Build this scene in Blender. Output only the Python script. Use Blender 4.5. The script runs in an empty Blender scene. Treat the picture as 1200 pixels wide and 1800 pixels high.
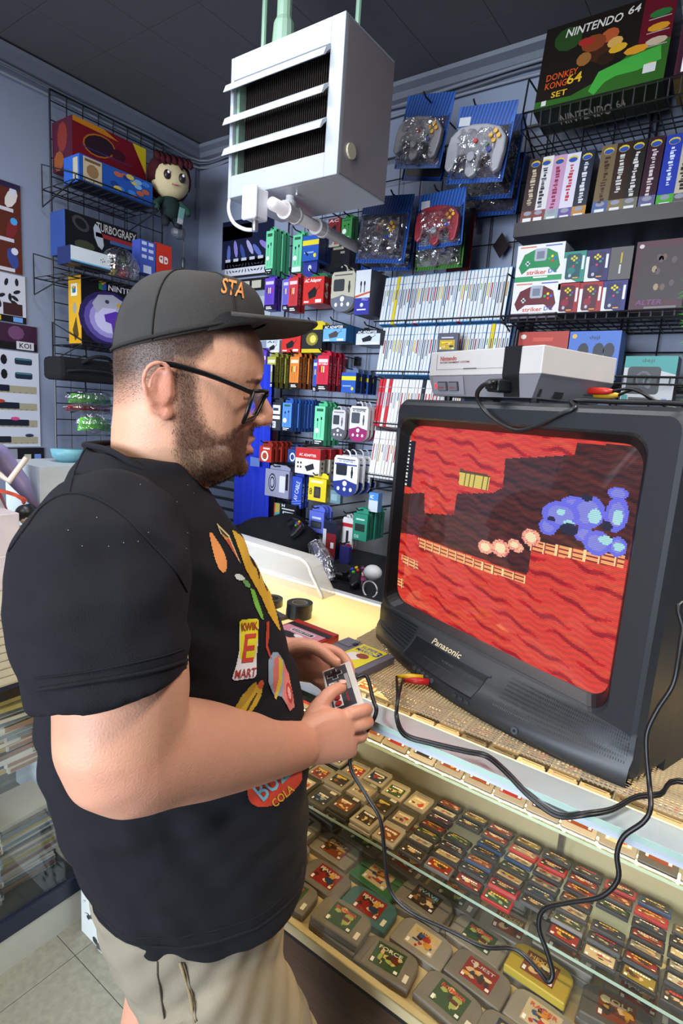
import bpy, bmesh, math, random
from mathutils import Matrix, Vector
from mathutils.bvhtree import BVHTree
scn = bpy.context.scene
COL = scn.collection

# ------------------------------------------------------------------ camera
V = Vector
FPX, PITCH, ROLL, HEAD = 1000.0, math.radians(10), math.radians(3.9), math.radians(35.3)
EYE = V((0, 0, 1.5))
fh = V((-math.sin(HEAD), math.cos(HEAD), 0)); R0 = V((math.cos(HEAD), math.sin(HEAD), 0)); UP = V((0, 0, 1))
cf = fh * math.cos(PITCH) - UP * math.sin(PITCH); U0 = fh * math.sin(PITCH) + UP * math.cos(PITCH)
cr = R0 * math.cos(ROLL) + U0 * math.sin(ROLL); cu_ = -R0 * math.sin(ROLL) + U0 * math.cos(ROLL)
cam = bpy.data.cameras.new('camera'); co = bpy.data.objects.new('camera', cam); COL.objects.link(co)
cam.sensor_fit = 'VERTICAL'; cam.sensor_height = 36.0; cam.sensor_width = 24.0; cam.lens = 20.0
cam.clip_start = 0.02; cam.clip_end = 60
mw = Matrix.Identity(4)
for i in range(3):
    mw[i][0] = cr[i]; mw[i][1] = cu_[i]; mw[i][2] = -cf[i]; mw[i][3] = EYE[i]
co.matrix_world = mw
scn.camera = co

# ------------------------------------------------------------------ world, lamps, exposure
w = bpy.data.worlds.new('world'); scn.world = w; w.use_nodes = True
w.node_tree.nodes['Background'].inputs[0].default_value = (0.72, 0.80, 1.0, 1)
w.node_tree.nodes['Background'].inputs[1].default_value = 0.13
def area(name, loc, target, sx, sy, power, col):
    l = bpy.data.lights.new(name, 'AREA'); l.shape = 'RECTANGLE'; l.size = sx; l.size_y = sy; l.energy = power; l.color = col
    o = bpy.data.objects.new(name, l); COL.objects.link(o); o.location = loc
    o.rotation_euler = (V(target) - V(loc)).to_track_quat('-Z', 'Y').to_euler()
    return o
area('shop_window_light', (-1.0, -2.9, 1.35), (-1.75, 1.5, 1.0), 2.6, 1.6, 66, (0.76, 0.86, 1.0)).data.spread = math.radians(78)
area('ceiling_tube_light', (0.5, 0.95, 2.78), (0.0, 0.85, 0.9), 0.9, 0.3, 13, (1.0, 0.95, 0.88)).data.spread = math.radians(105)
area('ceiling_tube_light', (-0.6, -0.7, 2.78), (-0.6, 0.3, 0), 1.2, 0.4, 20, (1.0, 0.96, 0.9))
area('ceiling_tube_light', (-1.3, 0.75, 2.8), (-1.3, 0.9, 0), 1.2, 0.3, 16, (0.93, 0.96, 1.0))
vs = scn.view_settings; vs.view_transform = 'Standard'; vs.look = 'None'; vs.exposure = 0.28; vs.gamma = 1.0
vs.use_curve_mapping = False
try:
    scn.cycles.max_bounces = 8; scn.cycles.transparent_max_bounces = 24
    scn.cycles.caustics_reflective = False; scn.cycles.caustics_refractive = False
    scn.cycles.sample_clamp_indirect = 4
except Exception: pass

# ------------------------------------------------------------------ measuring: where a sight line meets a plane of the room
def ray(x, y): return cf + cr * ((x - 600) / FPX) - cu_ * ((y - 900) / FPX)
def pz(x, y, z): d = ray(x, y); return EYE + d * ((z - EYE.z) / d.z)
def px(x, y, X): d = ray(x, y); return EYE + d * (X / d.x)
def py(x, y, Y): d = ray(x, y); return EYE + d * (Y / d.y)
def bw(x0, y0, x1, y1, Y):           # upright rectangle on plane y=Y -> x, z(bottom), w, h
    xm, ym = (x0 + x1) / 2, (y0 + y1) / 2
    a, b = py(x0, ym, Y).x, py(x1, ym, Y).x; t, o = py(xm, y0, Y).z, py(xm, y1, Y).z
    return (a + b) / 2, o, b - a, t - o
def lw(x0, y0, x1, y1, X):
    xm, ym = (x0 + x1) / 2, (y0 + y1) / 2
    a, b = px(x0, ym, X).y, px(x1, ym, X).y; t, o = px(xm, y0, X).z, px(xm, y1, X).z
    return (a + b) / 2, o, b - a, t - o

# ------------------------------------------------------------------ colours and materials
def L(h):
    if not isinstance(h, str): return tuple(h[:3])
    h = h.lstrip('#'); r = [int(h[i:i + 2], 16) / 255 for i in (0, 2, 4)]
    return tuple(c / 12.92 if c <= .04045 else ((c + .055) / 1.055) ** 2.4 for c in r)
def mat(name, col=None, rough=.5, metal=0., noise=.08, scale=40., bump=0., bscale=250., spec=.5, coat=0., emis=None, estr=0., trans=0.):
    m = bpy.data.materials.new(name); m.use_nodes = True; nt = m.node_tree; N = nt.nodes; K = nt.links
    b = N['Principled BSDF']; b.inputs['Roughness'].default_value = rough; b.inputs['Metallic'].default_value = metal
    b.inputs['Specular IOR Level'].default_value = spec; b.inputs['Coat Weight'].default_value = coat
    tc = N.new('ShaderNodeTexCoord'); nz = N.new('ShaderNodeTexNoise'); nz.inputs['Scale'].default_value = scale; nz.inputs['Detail'].default_value = 4
    K.new(tc.outputs['Object'], nz.inputs['Vector'])
    mr = N.new('ShaderNodeMapRange'); mr.inputs[3].default_value = 1 - noise; mr.inputs[4].default_value = 1 + noise; K.new(nz.outputs['Fac'], mr.inputs[0])
    mx = N.new('ShaderNodeMix'); mx.data_type = 'RGBA'; mx.blend_type = 'MULTIPLY'; mx.inputs[0].default_value = 1
    K.new(mr.outputs[0], mx.inputs[7])
    if col is None:
        at = N.new('ShaderNodeAttribute'); at.attribute_name = 'Col'; K.new(at.outputs['Color'], mx.inputs[6])
    else: mx.inputs[6].default_value = (*L(col), 1)
    K.new(mx.outputs[2], b.inputs['Base Color'])
    if bump:
        n2 = N.new('ShaderNodeTexNoise'); n2.inputs['Scale'].default_value = bscale; n2.inputs['Detail'].default_value = 5; K.new(tc.outputs['Object'], n2.inputs['Vector'])
        bp = N.new('ShaderNodeBump'); bp.inputs['Strength'].default_value = bump; bp.inputs['Distance'].default_value = .004; K.new(n2.outputs['Fac'], bp.inputs['Height']); K.new(bp.outputs[0], b.inputs['Normal'])
    if estr:
        if emis is None: K.new(mx.outputs[2], b.inputs['Emission Color'])
        else: b.inputs['Emission Color'].default_value = (*L(emis), 1)
        b.inputs['Emission Strength'].default_value = estr
    if trans: b.inputs['Transmission Weight'].default_value = trans
    return m
def glassmat(name, tint=(.965, .98, .968), rough=.02, refl=1., bump=0., bscale=60., haze=0., hazecol=(.8, .8, .8), base=.035):
    m = bpy.data.materials.new(name); m.use_nodes = True; nt = m.node_tree; N = nt.nodes; K = nt.links
    for n in list(N): N.remove(n)
    out = N.new('ShaderNodeOutputMaterial'); tr = N.new('ShaderNodeBsdfTransparent'); tr.inputs[0].default_value = (*tint, 1)
    gl = N.new('ShaderNodeBsdfGlossy'); gl.inputs['Roughness'].default_value = rough; gl.inputs[0].default_value = (refl, refl, refl, 1)
    fr = N.new('ShaderNodeLayerWeight'); pw = N.new('ShaderNodeMath'); pw.operation = 'POWER'; pw.inputs[1].default_value = 5; K.new(fr.outputs['Facing'], pw.inputs[0])
    ml = N.new('ShaderNodeMath'); ml.operation = 'MULTIPLY_ADD'; ml.inputs[1].default_value = .9; ml.inputs[2].default_value = base; K.new(pw.outputs[0], ml.inputs[0]); mx = N.new('ShaderNodeMixShader')
    K.new(ml.outputs[0], mx.inputs[0]); K.new(tr.outputs[0], mx.inputs[1]); K.new(gl.outputs[0], mx.inputs[2]); last = mx
    if bump:
        tc = N.new('ShaderNodeTexCoord'); nz = N.new('ShaderNodeTexNoise'); nz.inputs['Scale'].default_value = bscale; nz.inputs['Detail'].default_value = 3; nz.inputs['Distortion'].default_value = 1.5
        K.new(tc.outputs['Object'], nz.inputs['Vector']); bp = N.new('ShaderNodeBump'); bp.inputs['Strength'].default_value = bump; bp.inputs['Distance'].default_value = .02
        K.new(nz.outputs['Fac'], bp.inputs['Height']); K.new(bp.outputs[0], gl.inputs['Normal']); K.new(bp.outputs[0], fr.inputs['Normal'])
    if haze:
        df = N.new('ShaderNodeBsdfDiffuse'); df.inputs[0].default_value = (*hazecol, 1); m2 = N.new('ShaderNodeMixShader'); m2.inputs[0].default_value = haze
        K.new(mx.outputs[0], m2.inputs[1]); K.new(df.outputs[0], m2.inputs[2]); last = m2
    K.new(last.outputs[0], out.inputs[0]); return m

M = {}
M['card'] = mat('printed_card', None, .45, noise=.05)
M['gloss'] = mat('glossy_print', None, .34, noise=.04, spec=.32)
M['plastic'] = mat('moulded_plastic', None, .38, noise=.05, bump=.05, bscale=900)
M['matte'] = mat('matte_paint', None, .7, noise=.06)
M['fabric'] = mat('soft_fabric', None, .9, noise=.12, scale=120, bump=.25, bscale=700, spec=.2)
M['metal'] = mat('brushed_metal', None, .32, metal=.9, noise=.1, scale=90)
M['wire'] = mat('black_wire', '#161618', .4, noise=.1)
M['rubber'] = mat('black_rubber', '#0c0c0d', .42, noise=.1)
M['glass'] = glassmat('clear_glass')
M['film'] = glassmat('clear_plastic_film', (.97, .97, .98), .07, 1., bump=.8, bscale=22, base=.26)
M['blister'] = glassmat('blister_plastic', (.95, .95, .97), .06, 1., bump=.3, bscale=40)
M['frost'] = glassmat('frosted_plastic', (.94, .94, .94), .2, 1., bump=.1, bscale=30, haze=.28, hazecol=(.9, .9, .88))

# ------------------------------------------------------------------ mesh building
def frame(o, u, v):
    u = V(u).normalized(); v = V(v).normalized(); n = u.cross(v).normalized(); v = n.cross(u)
    m = Matrix.Identity(4)
    for i in range(3): m[i][0] = u[i]; m[i][1] = v[i]; m[i][2] = n[i]; m[i][3] = o[i]
    return m
def FR(x, y, z): return frame((x, y, z), (1, 0, 0), (0, 0, 1))       # draw on a face that looks to -Y
def FL(x, y, z): return frame((x, y, z), (0, 1, 0), (0, 0, 1))       # draw on a face that looks to +X
def FT(x, y, z): return frame((x, y, z), (1, 0, 0), (0, 1, 0))       # draw on a face that looks up
def FB(x, y, z): return frame((x, y, z), (1, 0, 0), (0, -1, 0))      # draw on a face that looks down
_txt = {}
def textmesh(s):
    if s not in _txt:
        c = bpy.data.curves.new('t', 'FONT'); c.body = s; c.resolution_u = 2; c.offset = .014
        o = bpy.data.objects.new('t', c); me = o.to_mesh()
        vs_ = [tuple(v.co) for v in me.vertices]; fs = [tuple(p.vertices) for p in me.polygons]; o.to_mesh_clear()
        bpy.data.objects.remove(o); bpy.data.curves.remove(c)
        x0 = min(v[0] for v in vs_); x1 = max(v[0] for v in vs_); y0 = min(v[1] for v in vs_); y1 = max(v[1] for v in vs_)
        _txt[s] = ([((v[0] - x0) / (x1 - x0) - .5, (v[1] - y0) / (y1 - y0) - .5) for v in vs_], fs)
    return _txt[s]
class MB:
    def __init__(s): s.v = []; s.f = []; s.c = []; s.m = []; s.T = Matrix.Identity(4); s.mi = 0
    def add(s, vs_, fs, col):
        b = len(s.v); T = s.T
        s.v += [T @ V(p) for p in vs_]
        multi = isinstance(col, list)
        for i, f in enumerate(fs):
            s.f.append([b + k for k in f]); s.c.append(L(col[i] if multi else col)); s.m.append(s.mi)
        return s
    def box(s, x0, y0, z0, x1, y1, z1, col, **k):      # k: mx px my py mz pz face colours
        P = [(x, y, z) for z in (z0, z1) for y in (y0, y1) for x in (x0, x1)]
        F = [(0, 4, 6, 2), (1, 3, 7, 5), (0, 1, 5, 4), (2, 6, 7, 3), (0, 2, 3, 1), (4, 5, 7, 6)]
        return s.add(P, F, [k.get(n, col) for n in ('mx', 'px', 'my', 'py', 'mz', 'pz')])
    def rect(s, u0, v0, u1, v1, col, h=.0004): return s.add([(u0, v0, h), (u1, v0, h), (u1, v1, h), (u0, v1, h)], [(0, 1, 2, 3)], col)
    def disc(s, u, v, ru, rv, col, h=.0006, n=14, rot=0.):
        c, sn = math.cos(rot), math.sin(rot); P = []
        for i in range(n):
            a = 2 * math.pi * i / n; x, y = ru * math.cos(a), rv * math.sin(a); P.append((u + c * x - sn * y, v + sn * x + c * y, h))
        return s.add(P, [tuple(range(n))], col)
    def poly(s, pts, col, h=.0006): return s.add([(p[0], p[1], h) for p in pts], [tuple(range(len(pts)))], col)
    def prism(s, pts, z0, z1, col, side=None):
        n = len(pts); P = [(p[0], p[1], z0) for p in pts] + [(p[0], p[1], z1) for p in pts]
        F = [tuple(range(n))[::-1], tuple(range(n, 2 * n))] + [(i, (i + 1) % n, n + (i + 1) % n, n + i) for i in range(n)]
        return s.add(P, F, [col, col] + [side or col] * n)
    def text(s, t, u, v, w, h, col, z=.0008, shear=0., rot=0.):
        P, F = textmesh(t); c, sn = math.cos(rot), math.sin(rot)
        Q = []
        for p in P:
            x = p[0] * w + p[1] * h * shear; y = p[1] * h; Q.append((u + c * x - sn * y, v + sn * x + c * y, z))
        return s.add(Q, F, col)
    def loft(s, rings, col, caps=True, closed=False):
        n = len(rings[0]); P = [p for r in rings for p in r]; F = []
        for k in range(len(rings) - 1):
            for i in range(n): F.append((k * n + i, k * n + (i + 1) % n, (k + 1) * n + (i + 1) % n, (k + 1) * n + i))
        if caps: F.append(tuple(range(n))[::-1]); F.append(tuple(range((len(rings) - 1) * n, len(rings) * n)))
        return s.add(P, F, col)
    def tube(s, path, r, col, n=8, caps=True):
        path = [V(p) for p in path]; m = len(path); rs = r if isinstance(r, (list, tuple)) else [r] * m
        rings = []; ref = None
        for i, p in enumerate(path):
            t = (path[min(i + 1, m - 1)] - path[max(i - 1, 0)]).normalized()
            if ref is None: ref = t.orthogonal().normalized()
            ref = (ref - t * ref.dot(t)); ref = ref.normalized() if ref.length > 1e-6 else t.orthogonal().normalized(); b = t.cross(ref)
            q = rs[i]; qa, qb = q if isinstance(q, tuple) else (q, q)
            rings.append([tuple(p + ref * (qa * math.cos(2 * math.pi * k / n)) + b * (qb * math.sin(2 * math.pi * k / n))) for k in range(n)])
        return s.loft(rings, col, caps)
    def cyl(s, p0, p1, r, col, n=14, r1=None): return s.tube([p0, p1], [r, r if r1 is None else r1], col, n)
    def ball(s, c, r, col, nu=12, nv=8, rot=None):
        if not isinstance(r, tuple): r = (r, r, r)
        rings = []
        for j in range(1, nv):
            a = math.pi * j / nv; rr = []
            for i in range(nu):
                b = 2 * math.pi * i / nu; p = V((r[0] * math.sin(a) * math.cos(b), r[1] * math.sin(a) * math.sin(b), -r[2] * math.cos(a)))
                if rot: p = rot @ p
                rr.append(tuple(V(c) + p))
            rings.append(rr)
        return s.loft(rings, col)
    def rrect(s, u0, v0, u1, v1, rad, col, h=.0004, n=4):
        return s.poly(rrpts(u0, v0, u1, v1, rad, n), col, h)
def rrpts(u0, v0, u1, v1, rad, n=4):
    P = []
    for cx, cy, a0 in ((u1 - rad, v1 - rad, 0), (u0 + rad, v1 - rad, 90), (u0 + rad, v0 + rad, 180), (u1 - rad, v0 + rad, 270)):
        for i in range(n + 1):
            a = math.radians(a0 + 90 * i / n); P.append((cx + rad * math.cos(a), cy + rad * math.sin(a)))
    return P
def spline(pts, k=6):
    pts = [V(p) for p in pts]; out = []
    for i in range(len(pts) - 1):
        p0 = pts[max(i - 1, 0)]; p1 = pts[i]; p2 = pts[i + 1]; p3 = pts[min(i + 2, len(pts) - 1)]
        for j in range(k):
            t = j / k; out.append(.5 * ((2 * p1) + (p2 - p0) * t + (2 * p0 - 5 * p1 + 4 * p2 - p3) * t * t + (3 * p1 - p0 - 3 * p2 + p3) * t ** 3))
    out.append(pts[-1]); return out
def mesh_from(name, mb, mats, smooth=False):
    me = bpy.data.meshes.new(name); me.from_pydata([tuple(v) for v in mb.v], [], mb.f)
    for m in (mats if isinstance(mats, list) else [mats]): me.materials.append(M[m] if isinstance(m, str) else m)
    me.polygons.foreach_set('material_index', mb.m)
    ca = me.color_attributes.new('Col', 'FLOAT_COLOR', 'CORNER'); d = []
    for f, c in zip(mb.f, mb.c): d += [c[0], c[1], c[2], 1.0] * len(f)
    ca.data.foreach_set('color', d)
    if smooth: me.polygons.foreach_set('use_smooth', [True] * len(mb.f))
    me.update(); return me
def obj(name, mb, mats='card', parent=None, loc=None, rot=None, smooth=False, bevel=0., sub=0, me=None):
    if me is None: me = mesh_from(name, mb, mats, smooth)
    o = bpy.data.objects.new(name, me); COL.objects.link(o)
    if parent: o.parent = parent
    if loc is not None: o.location = loc
    if rot is not None: o.rotation_euler = rot
    if bevel:
        b = o.modifiers.new('b', 'BEVEL'); b.width = bevel; b.segments = 2; b.limit_method = 'ANGLE'; b.angle_limit = .6
    if sub:
        b = o.modifiers.new('s', 'SUBSURF'); b.levels = sub; b.render_levels = sub
    return o
def tag(o, label, cat, group=None):
    o['label'] = label; o['category'] = cat
    if group: o['group'] = group
    return o
def thing(name, label, cat, loc=(0, 0, 0), rot=None, group=None):
    o = bpy.data.objects.new(name, None); o.empty_display_size = .02; COL.objects.link(o); o.location = loc
    if rot is not None: o.rotation_euler = rot
    return tag(o, label, cat, group)
def struct(o): o['kind'] = 'structure'; return o
def dup(o, loc=None, rot=None, label=None, parent=None):
    c = o.copy(); COL.objects.link(c); c.parent = parent
    if loc is not None: c.location = loc
    if rot is not None: c.rotation_euler = rot
    if label: c['label'] = label
    for ch in list(KIDS.get(o.name, [])): 
        d = dup(ch, parent=c)
        KIDS.setdefault(c.name, []).append(d)
    return c
KIDS = {}
def kid(p, o): KIDS.setdefault(p.name, []).append(o); return o
ORD = ['first', 'second', 'third', 'fourth', 'fifth', 'sixth', 'seventh', 'eighth', 'ninth', 'tenth', 'eleventh', 'twelfth', 'thirteenth', 'fourteenth', 'fifteenth', 'sixteenth', 'seventeenth', 'eighteenth', 'nineteenth', 'twentieth'] + ['twenty-' + x for x in ('first', 'second', 'third', 'fourth', 'fifth', 'sixth', 'seventh', 'eighth', 'ninth')] + ['thirtieth'] + ['thirty-' + x for x in ('first', 'second', 'third', 'fourth', 'fifth', 'sixth', 'seventh', 'eighth', 'ninth')] + ['fortieth']
PALS = [['#c8401e', '#f0b030', '#5a2010', '#e8d8b0'], ['#2a5fb0', '#8fd0e8', '#f0f0e0', '#d03028'], ['#2e7a3a', '#a8d060', '#f0e0a0', '#802020'], ['#6a3fa0', '#d890d0', '#f0e060', '#203060'], ['#202024', '#b03028', '#d8c8a8', '#506080'], ['#e0d8c8', '#c83828', '#304a90', '#e8a838'], ['#d87820', '#f8e078', '#803010', '#3060a0'], ['#8a8f98', '#404a58', '#e0e4e8', '#b83030']]
def art(mb, w, h, seed, bg=None, n=7, title=True, rating=True, h0=.0003, pal=None):
    r = random.Random(seed); p = pal or r.choice(PALS); bg = bg or p[0]
    mb.rect(-w / 2, -h / 2, w / 2, h / 2, bg, h0)
    for i in range(n):
        ru, rv = r.uniform(.06, .22) * w, r.uniform(.06, .24) * h
        m = max(ru, rv)
        u = r.uniform(-w / 2 + min(m, w * .45), w / 2 - min(m, w * .45)); v = r.uniform(-h / 2 + min(m, h * .45), h / 2 - min(m, h * .45))
        q = min(ru, w / 2 - abs(u), h / 2 - abs(v)); q2 = min(rv, w / 2 - abs(u), h / 2 - abs(v))
        k = r.randint(5, 9)
        pts = [(u + max(q, .001) * r.uniform(.6, 1.) * math.cos(6.283 * j / k), v + max(q2, .001) * r.uniform(.6, 1.) * math.sin(6.283 * j / k)) for j in range(k)]
        mb.poly(pts, r.choice(p[1:] + ['#3a2c22', '#d8b48a']), h0 + .0001 * (i + 1))
    if title:
        k = r.randint(5, 8); tw = w * .7 / k; tc = r.choice(['#f4efe0', '#f0d040', '#e03028', '#ffffff'])
        v0 = h * r.uniform(.14, .26)
        for j in range(k): mb.rect(-w * .35 + j * tw, v0 + r.uniform(-.02, .02) * h, -w * .35 + (j + .78) * tw, v0 + h * .15, tc, h0 + .0012)
    if rating:
        mb.rect(-w * .46, -h * .46, -w * .36, -h * .26, '#f0f0f0', h0 + .0012); mb.rect(w * .34, -h * .46, w * .46, -h * .34, '#e8e8e8', h0 + .0012)
    return mb
# ------------------------------------------------------------------ room shell
XL, YB, ZC = -2.7, 2.25, 2.85
M['wall'] = mat('wall_paint', '#868fa3', .6, noise=.05, scale=6, bump=.06, bscale=60)
M['ceil'] = mat('ceiling_tile', '#565558', .85, noise=.1, scale=9, bump=.15, bscale=300)
M['floor'] = mat('vinyl_floor', '#8e8a78', .5, noise=.35, scale=55, bump=.03)
M['grout'] = mat('floor_joint', '#5a574c', .8)
b = MB().box(XL - .1, -3.5, -.1, 2.2, YB + .1, -.004, '#5a574c'); floor = struct(obj('floor', b, 'grout'))
tm = mesh_from('floor_tile', MB().box(-.1515, -.1515, -.004, .1515, .1515, 0, '#8e8a78'), 'floor')
for i in range(-5, 2):
    for j in range(-1, 4): obj('floor_tile', None, parent=floor, loc=(-1.275 + .305 * (i + .5) + .915, .39 + .305 * (j + .5) - .61, 0), me=tm)
wl = struct(obj('wall_left', MB().box(XL - .1, -1.0, 0, XL, YB + .1, ZC, '#8b919e'), 'wall'))
wb = struct(obj('wall_back', MB().box(XL, YB, 0, 1.6, YB + .1, ZC, '#8b919e'), 'wall'))
wr = struct(obj('wall_right', MB().box(1.6, -1.0, 0, 1.7, YB + .1, ZC, '#8b919e'), 'wall'))
ce = struct(obj('ceiling', MB().box(XL, -1.0, ZC + .012, 1.6, YB, ZC + .1, '#5c5c60'), 'ceil'))
cm = mesh_from('ceiling_tile', MB().box(-.139, -.139, 0, .139, .139, .012, '#5c5c60'), 'ceil')
for i in range(-2, 9):
    for j in range(-3, 3):
        x, y = -2.064 + .28 * (i + .5), 1.465 + .28 * (j + .5)
        if x - .14 > XL - .05: obj('ceiling_tile', None, parent=ce, loc=(x, y, ZC), me=cm)
M['trimp'] = mat('trim_paint', '#6c717c', .5, noise=.08)
def crown(name, prof, p0, p1, inward):
    b = MB(); rings = []
    for P in (p0, p1): rings.append([tuple(V(P) + V(inward) * a + V((0, 0, z))) for a, z in prof])
    b.loft(rings, '#6c717c'); return struct(obj(name, b, 'trimp'))
pr = [(0, 0), (.055, 0), (.05, -.014), (.022, -.026), (.02, -.05), (0, -.056)]
crown('trim_1', pr, (XL, -1, ZC), (XL, YB, ZC), (1, 0, 0)); crown('trim_2', pr[::-1], (XL, YB, ZC), (1.6, YB, ZC), (0, -1, 0))
rr = random.Random(3)
for k, (dz, off, r, lab) in enumerate([(-.066, .016, .007, 'upper grey cable'), (-.082, .02, .005, 'middle grey cable'), (-.1, .013, .006, 'lowest drooping grey cable')]):
    pts = [(XL + off + rr.uniform(0, .008), -.9 + .35 * i, ZC + dz + rr.uniform(-.009, .007)) for i in range(9)] + [(XL + off + .01, YB - off - .01, ZC + dz)]
    pts += [(XL + .3 * i, YB - off - rr.uniform(0, .008), ZC + dz + rr.uniform(-.01, .008)) for i in range(1, 14)]
    tag(obj('cable', MB().tube(spline(pts, 4), r, ['#7d828d', '#666b76', '#8b909a'][k], 7), 'plastic', smooth=True), lab + ' running under the ceiling trim of both walls', 'cable', 'cables under the ceiling trim')

# ------------------------------------------------------------------ unit heater hung from the ceiling
HX0, HX1, HY0, HY1, HZ0, HZ1 = -1.43, -1.012, 1.30, 1.545, 2.12, 2.504
h = thing('unit_heater', 'white louvred unit heater hanging from the ceiling', 'heater', (0, 0, 0))
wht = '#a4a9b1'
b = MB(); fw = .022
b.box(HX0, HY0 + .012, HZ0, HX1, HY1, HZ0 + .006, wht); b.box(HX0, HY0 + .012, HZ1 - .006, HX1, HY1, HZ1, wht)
b.box(HX0, HY0 + .012, HZ0 + .006, HX0 + .006, HY1, HZ1 - .006, wht); b.box(HX1 - .006, HY0 + .012, HZ0 + .006, HX1, HY1, HZ1 - .006, '#8d8688')  # right side toned darker and pinker: its shade is put into the colour
b.box(HX0 + .006, HY1 - .006, HZ0 + .006, HX1 - .006, HY1, HZ1 - .006, wht); M['enamel'] = mat('enamel', None, .35, noise=.05, scale=15, bump=.02)
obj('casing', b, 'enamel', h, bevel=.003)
OX0, OX1, OZ0, OZ1 = HX0 + .013, HX1 - .045, HZ0 + .062, HZ1 - .062
b = MB(); y0, y1 = HY0, HY0 + .014
b.box(HX0, y0, HZ0, OX0, y1, HZ1, wht); b.box(OX1, y0, HZ0, HX1, y1, HZ1, wht); b.box(OX0, y0, HZ0, OX1, y1, OZ0, wht); b.box(OX0, y0, OZ1, OX1, y1, HZ1, wht)
obj('front_panel', b, 'enamel', h, bevel=.002)
b = MB(); b.box(OX0, HY0 + .014, OZ0, OX0 + .012, HY0 + .06, OZ1, '#7f9a86'); b.box(OX0, HY0 + .05, OZ0, OX1, HY0 + .06, OZ1, '#14110f')
for i in range(44): x = OX0 + .014 + i * (OX1 - OX0 - .016) / 44; b.box(x, HY0 + .038, OZ0, x + .0025, HY0 + .05, OZ1, '#2a211a')
obj('fin_coil', b, 'matte', h)
for k, z in enumerate((OZ1 - .004, OZ1 - .093, OZ1 - .176)):
    b = MB(); rings = []
    for x in (OX0 - .016 + .003, OX1 + .002):
        rings.append([(x, HY0 + .026, z + .006), (x, HY0 + .0, z + .001), (x, HY0 - .02, z - .014), (x, HY0 - .029, z - .036), (x, HY0 - .023, z - .034), (x, HY0 - .012, z - .02), (x, HY0 + .002, z - .007), (x, HY0 + .026, z + .001)])
    b.loft(rings, '#adb2ba'); obj('louvre', b, 'enamel', h)
b = MB(); b.T = frame((HX1, HY0 + .055, HZ0 + .075), (0, 1, 0), (0, 0, 1)); b.prism([(.02 * math.cos(i * .4488), .02 * math.sin(i * .4488)) for i in range(14)], 0, .006, '#c5bca2'); obj('round_knockout', b, 'enamel', h)
b = MB(); b.cyl((-1.2, HY0 + .06, HZ0), (-1.2, HY0 + .06, HZ0 - .006), .005, '#dddddd'); obj('bolt', b, 'metal', h)
p = thing('heater_pipe', 'pale green steam pipe rising from the heater to the ceiling', 'pipe')
b = MB(); b.cyl((-1.29, 1.37, HZ1), (-1.29, 1.37, 2.86), .022, '#8aa892'); b.cyl((-1.29, 1.37, HZ1 + .02), (-1.29, 1.37, HZ1 + .085), .034, '#8aa892', r1=.03); b.cyl((-1.29, 1.37, HZ1 + .085), (-1.29, 1.37, HZ1 + .1), .03, '#8aa892', r1=.022)
obj('riser', b, 'enamel', p, smooth=False)
for k, (x, y) in enumerate(((-1.36, 1.36), (-1.07, 1.43))):
    tag(obj('hanger_rod', MB().cyl((x, y, HZ1), (x, y, 2.86), .008, '#7d9d86', 8), 'enamel'), ('green hanger rod left of the pipe above the heater', 'green hanger rod at the right of the heater top')[k], 'rod', 'rods holding the heater')
# condensate pipe and its junction box
p = thing('drain_pipe', 'white insulated pipe running below the heater to the back wall', 'pipe')
A = V((-1.235, 1.37, HZ0 - .045)); B = py(640, 442, 1.95)
b = MB(); b.cyl((-1.235, 1.37, HZ0), tuple(A), .013, '#d8d2d2'); b.cyl((-1.235, 1.37, HZ0 - .03), (-1.235, 1.37, HZ0 - .014), .018, '#e2dede'); obj('drop', b, 'enamel', p)
D_ = (B - A).normalized(); b = MB(); b.cyl(tuple(A - D_ * .1), tuple(B), .018, '#cbc2c0'); obj('run', b, 'enamel', p, smooth=True)
for t0, t1, r in ((-.035, -.022, .026), (-.022, .03, .0235), (.03, .043, .026), (.17, .185, .026), (.185, .215, .024), (.215, .23, .026)):
    obj('coupling', MB().cyl(tuple(A + D_ * t0), tuple(A + D_ * t1), r, '#dcd6d5'), 'enamel', p)
c = py(450, 360, 1.262)
jb = thing('junction_box', 'white electrical box with a curled cable below the heater', 'box')
b = MB(); b.box(c.x - .028, 1.245, c.z - .042, c.x + .022, 1.29, c.z + .042, '#d9d9de'); obj('housing', b, 'enamel', jb, bevel=.005)
b = MB(); b.box(c.x - .031, 1.233, c.z - .045, c.x + .025, 1.246, c.z + .045, '#dedee4'); obj('cover', b, 'enamel', jb, bevel=.006)
b = MB(); b.cyl((c.x - .004, 1.265, c.z - .042), (c.x - .004, 1.265, c.z - .07), .009, '#a0a0a0', 8); obj('gland', b, 'metal', jb)
b = MB(); b.tube(spline([V((c.x - .004, 1.265, c.z - .066)), py(430, 403, 1.268), py(411, 392, 1.275), py(402, 370, 1.29), py(404, 347, 1.31)], 5), .0055, '#dcdce0', 8); obj('cable', b, 'plastic', jb, smooth=True)

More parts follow.
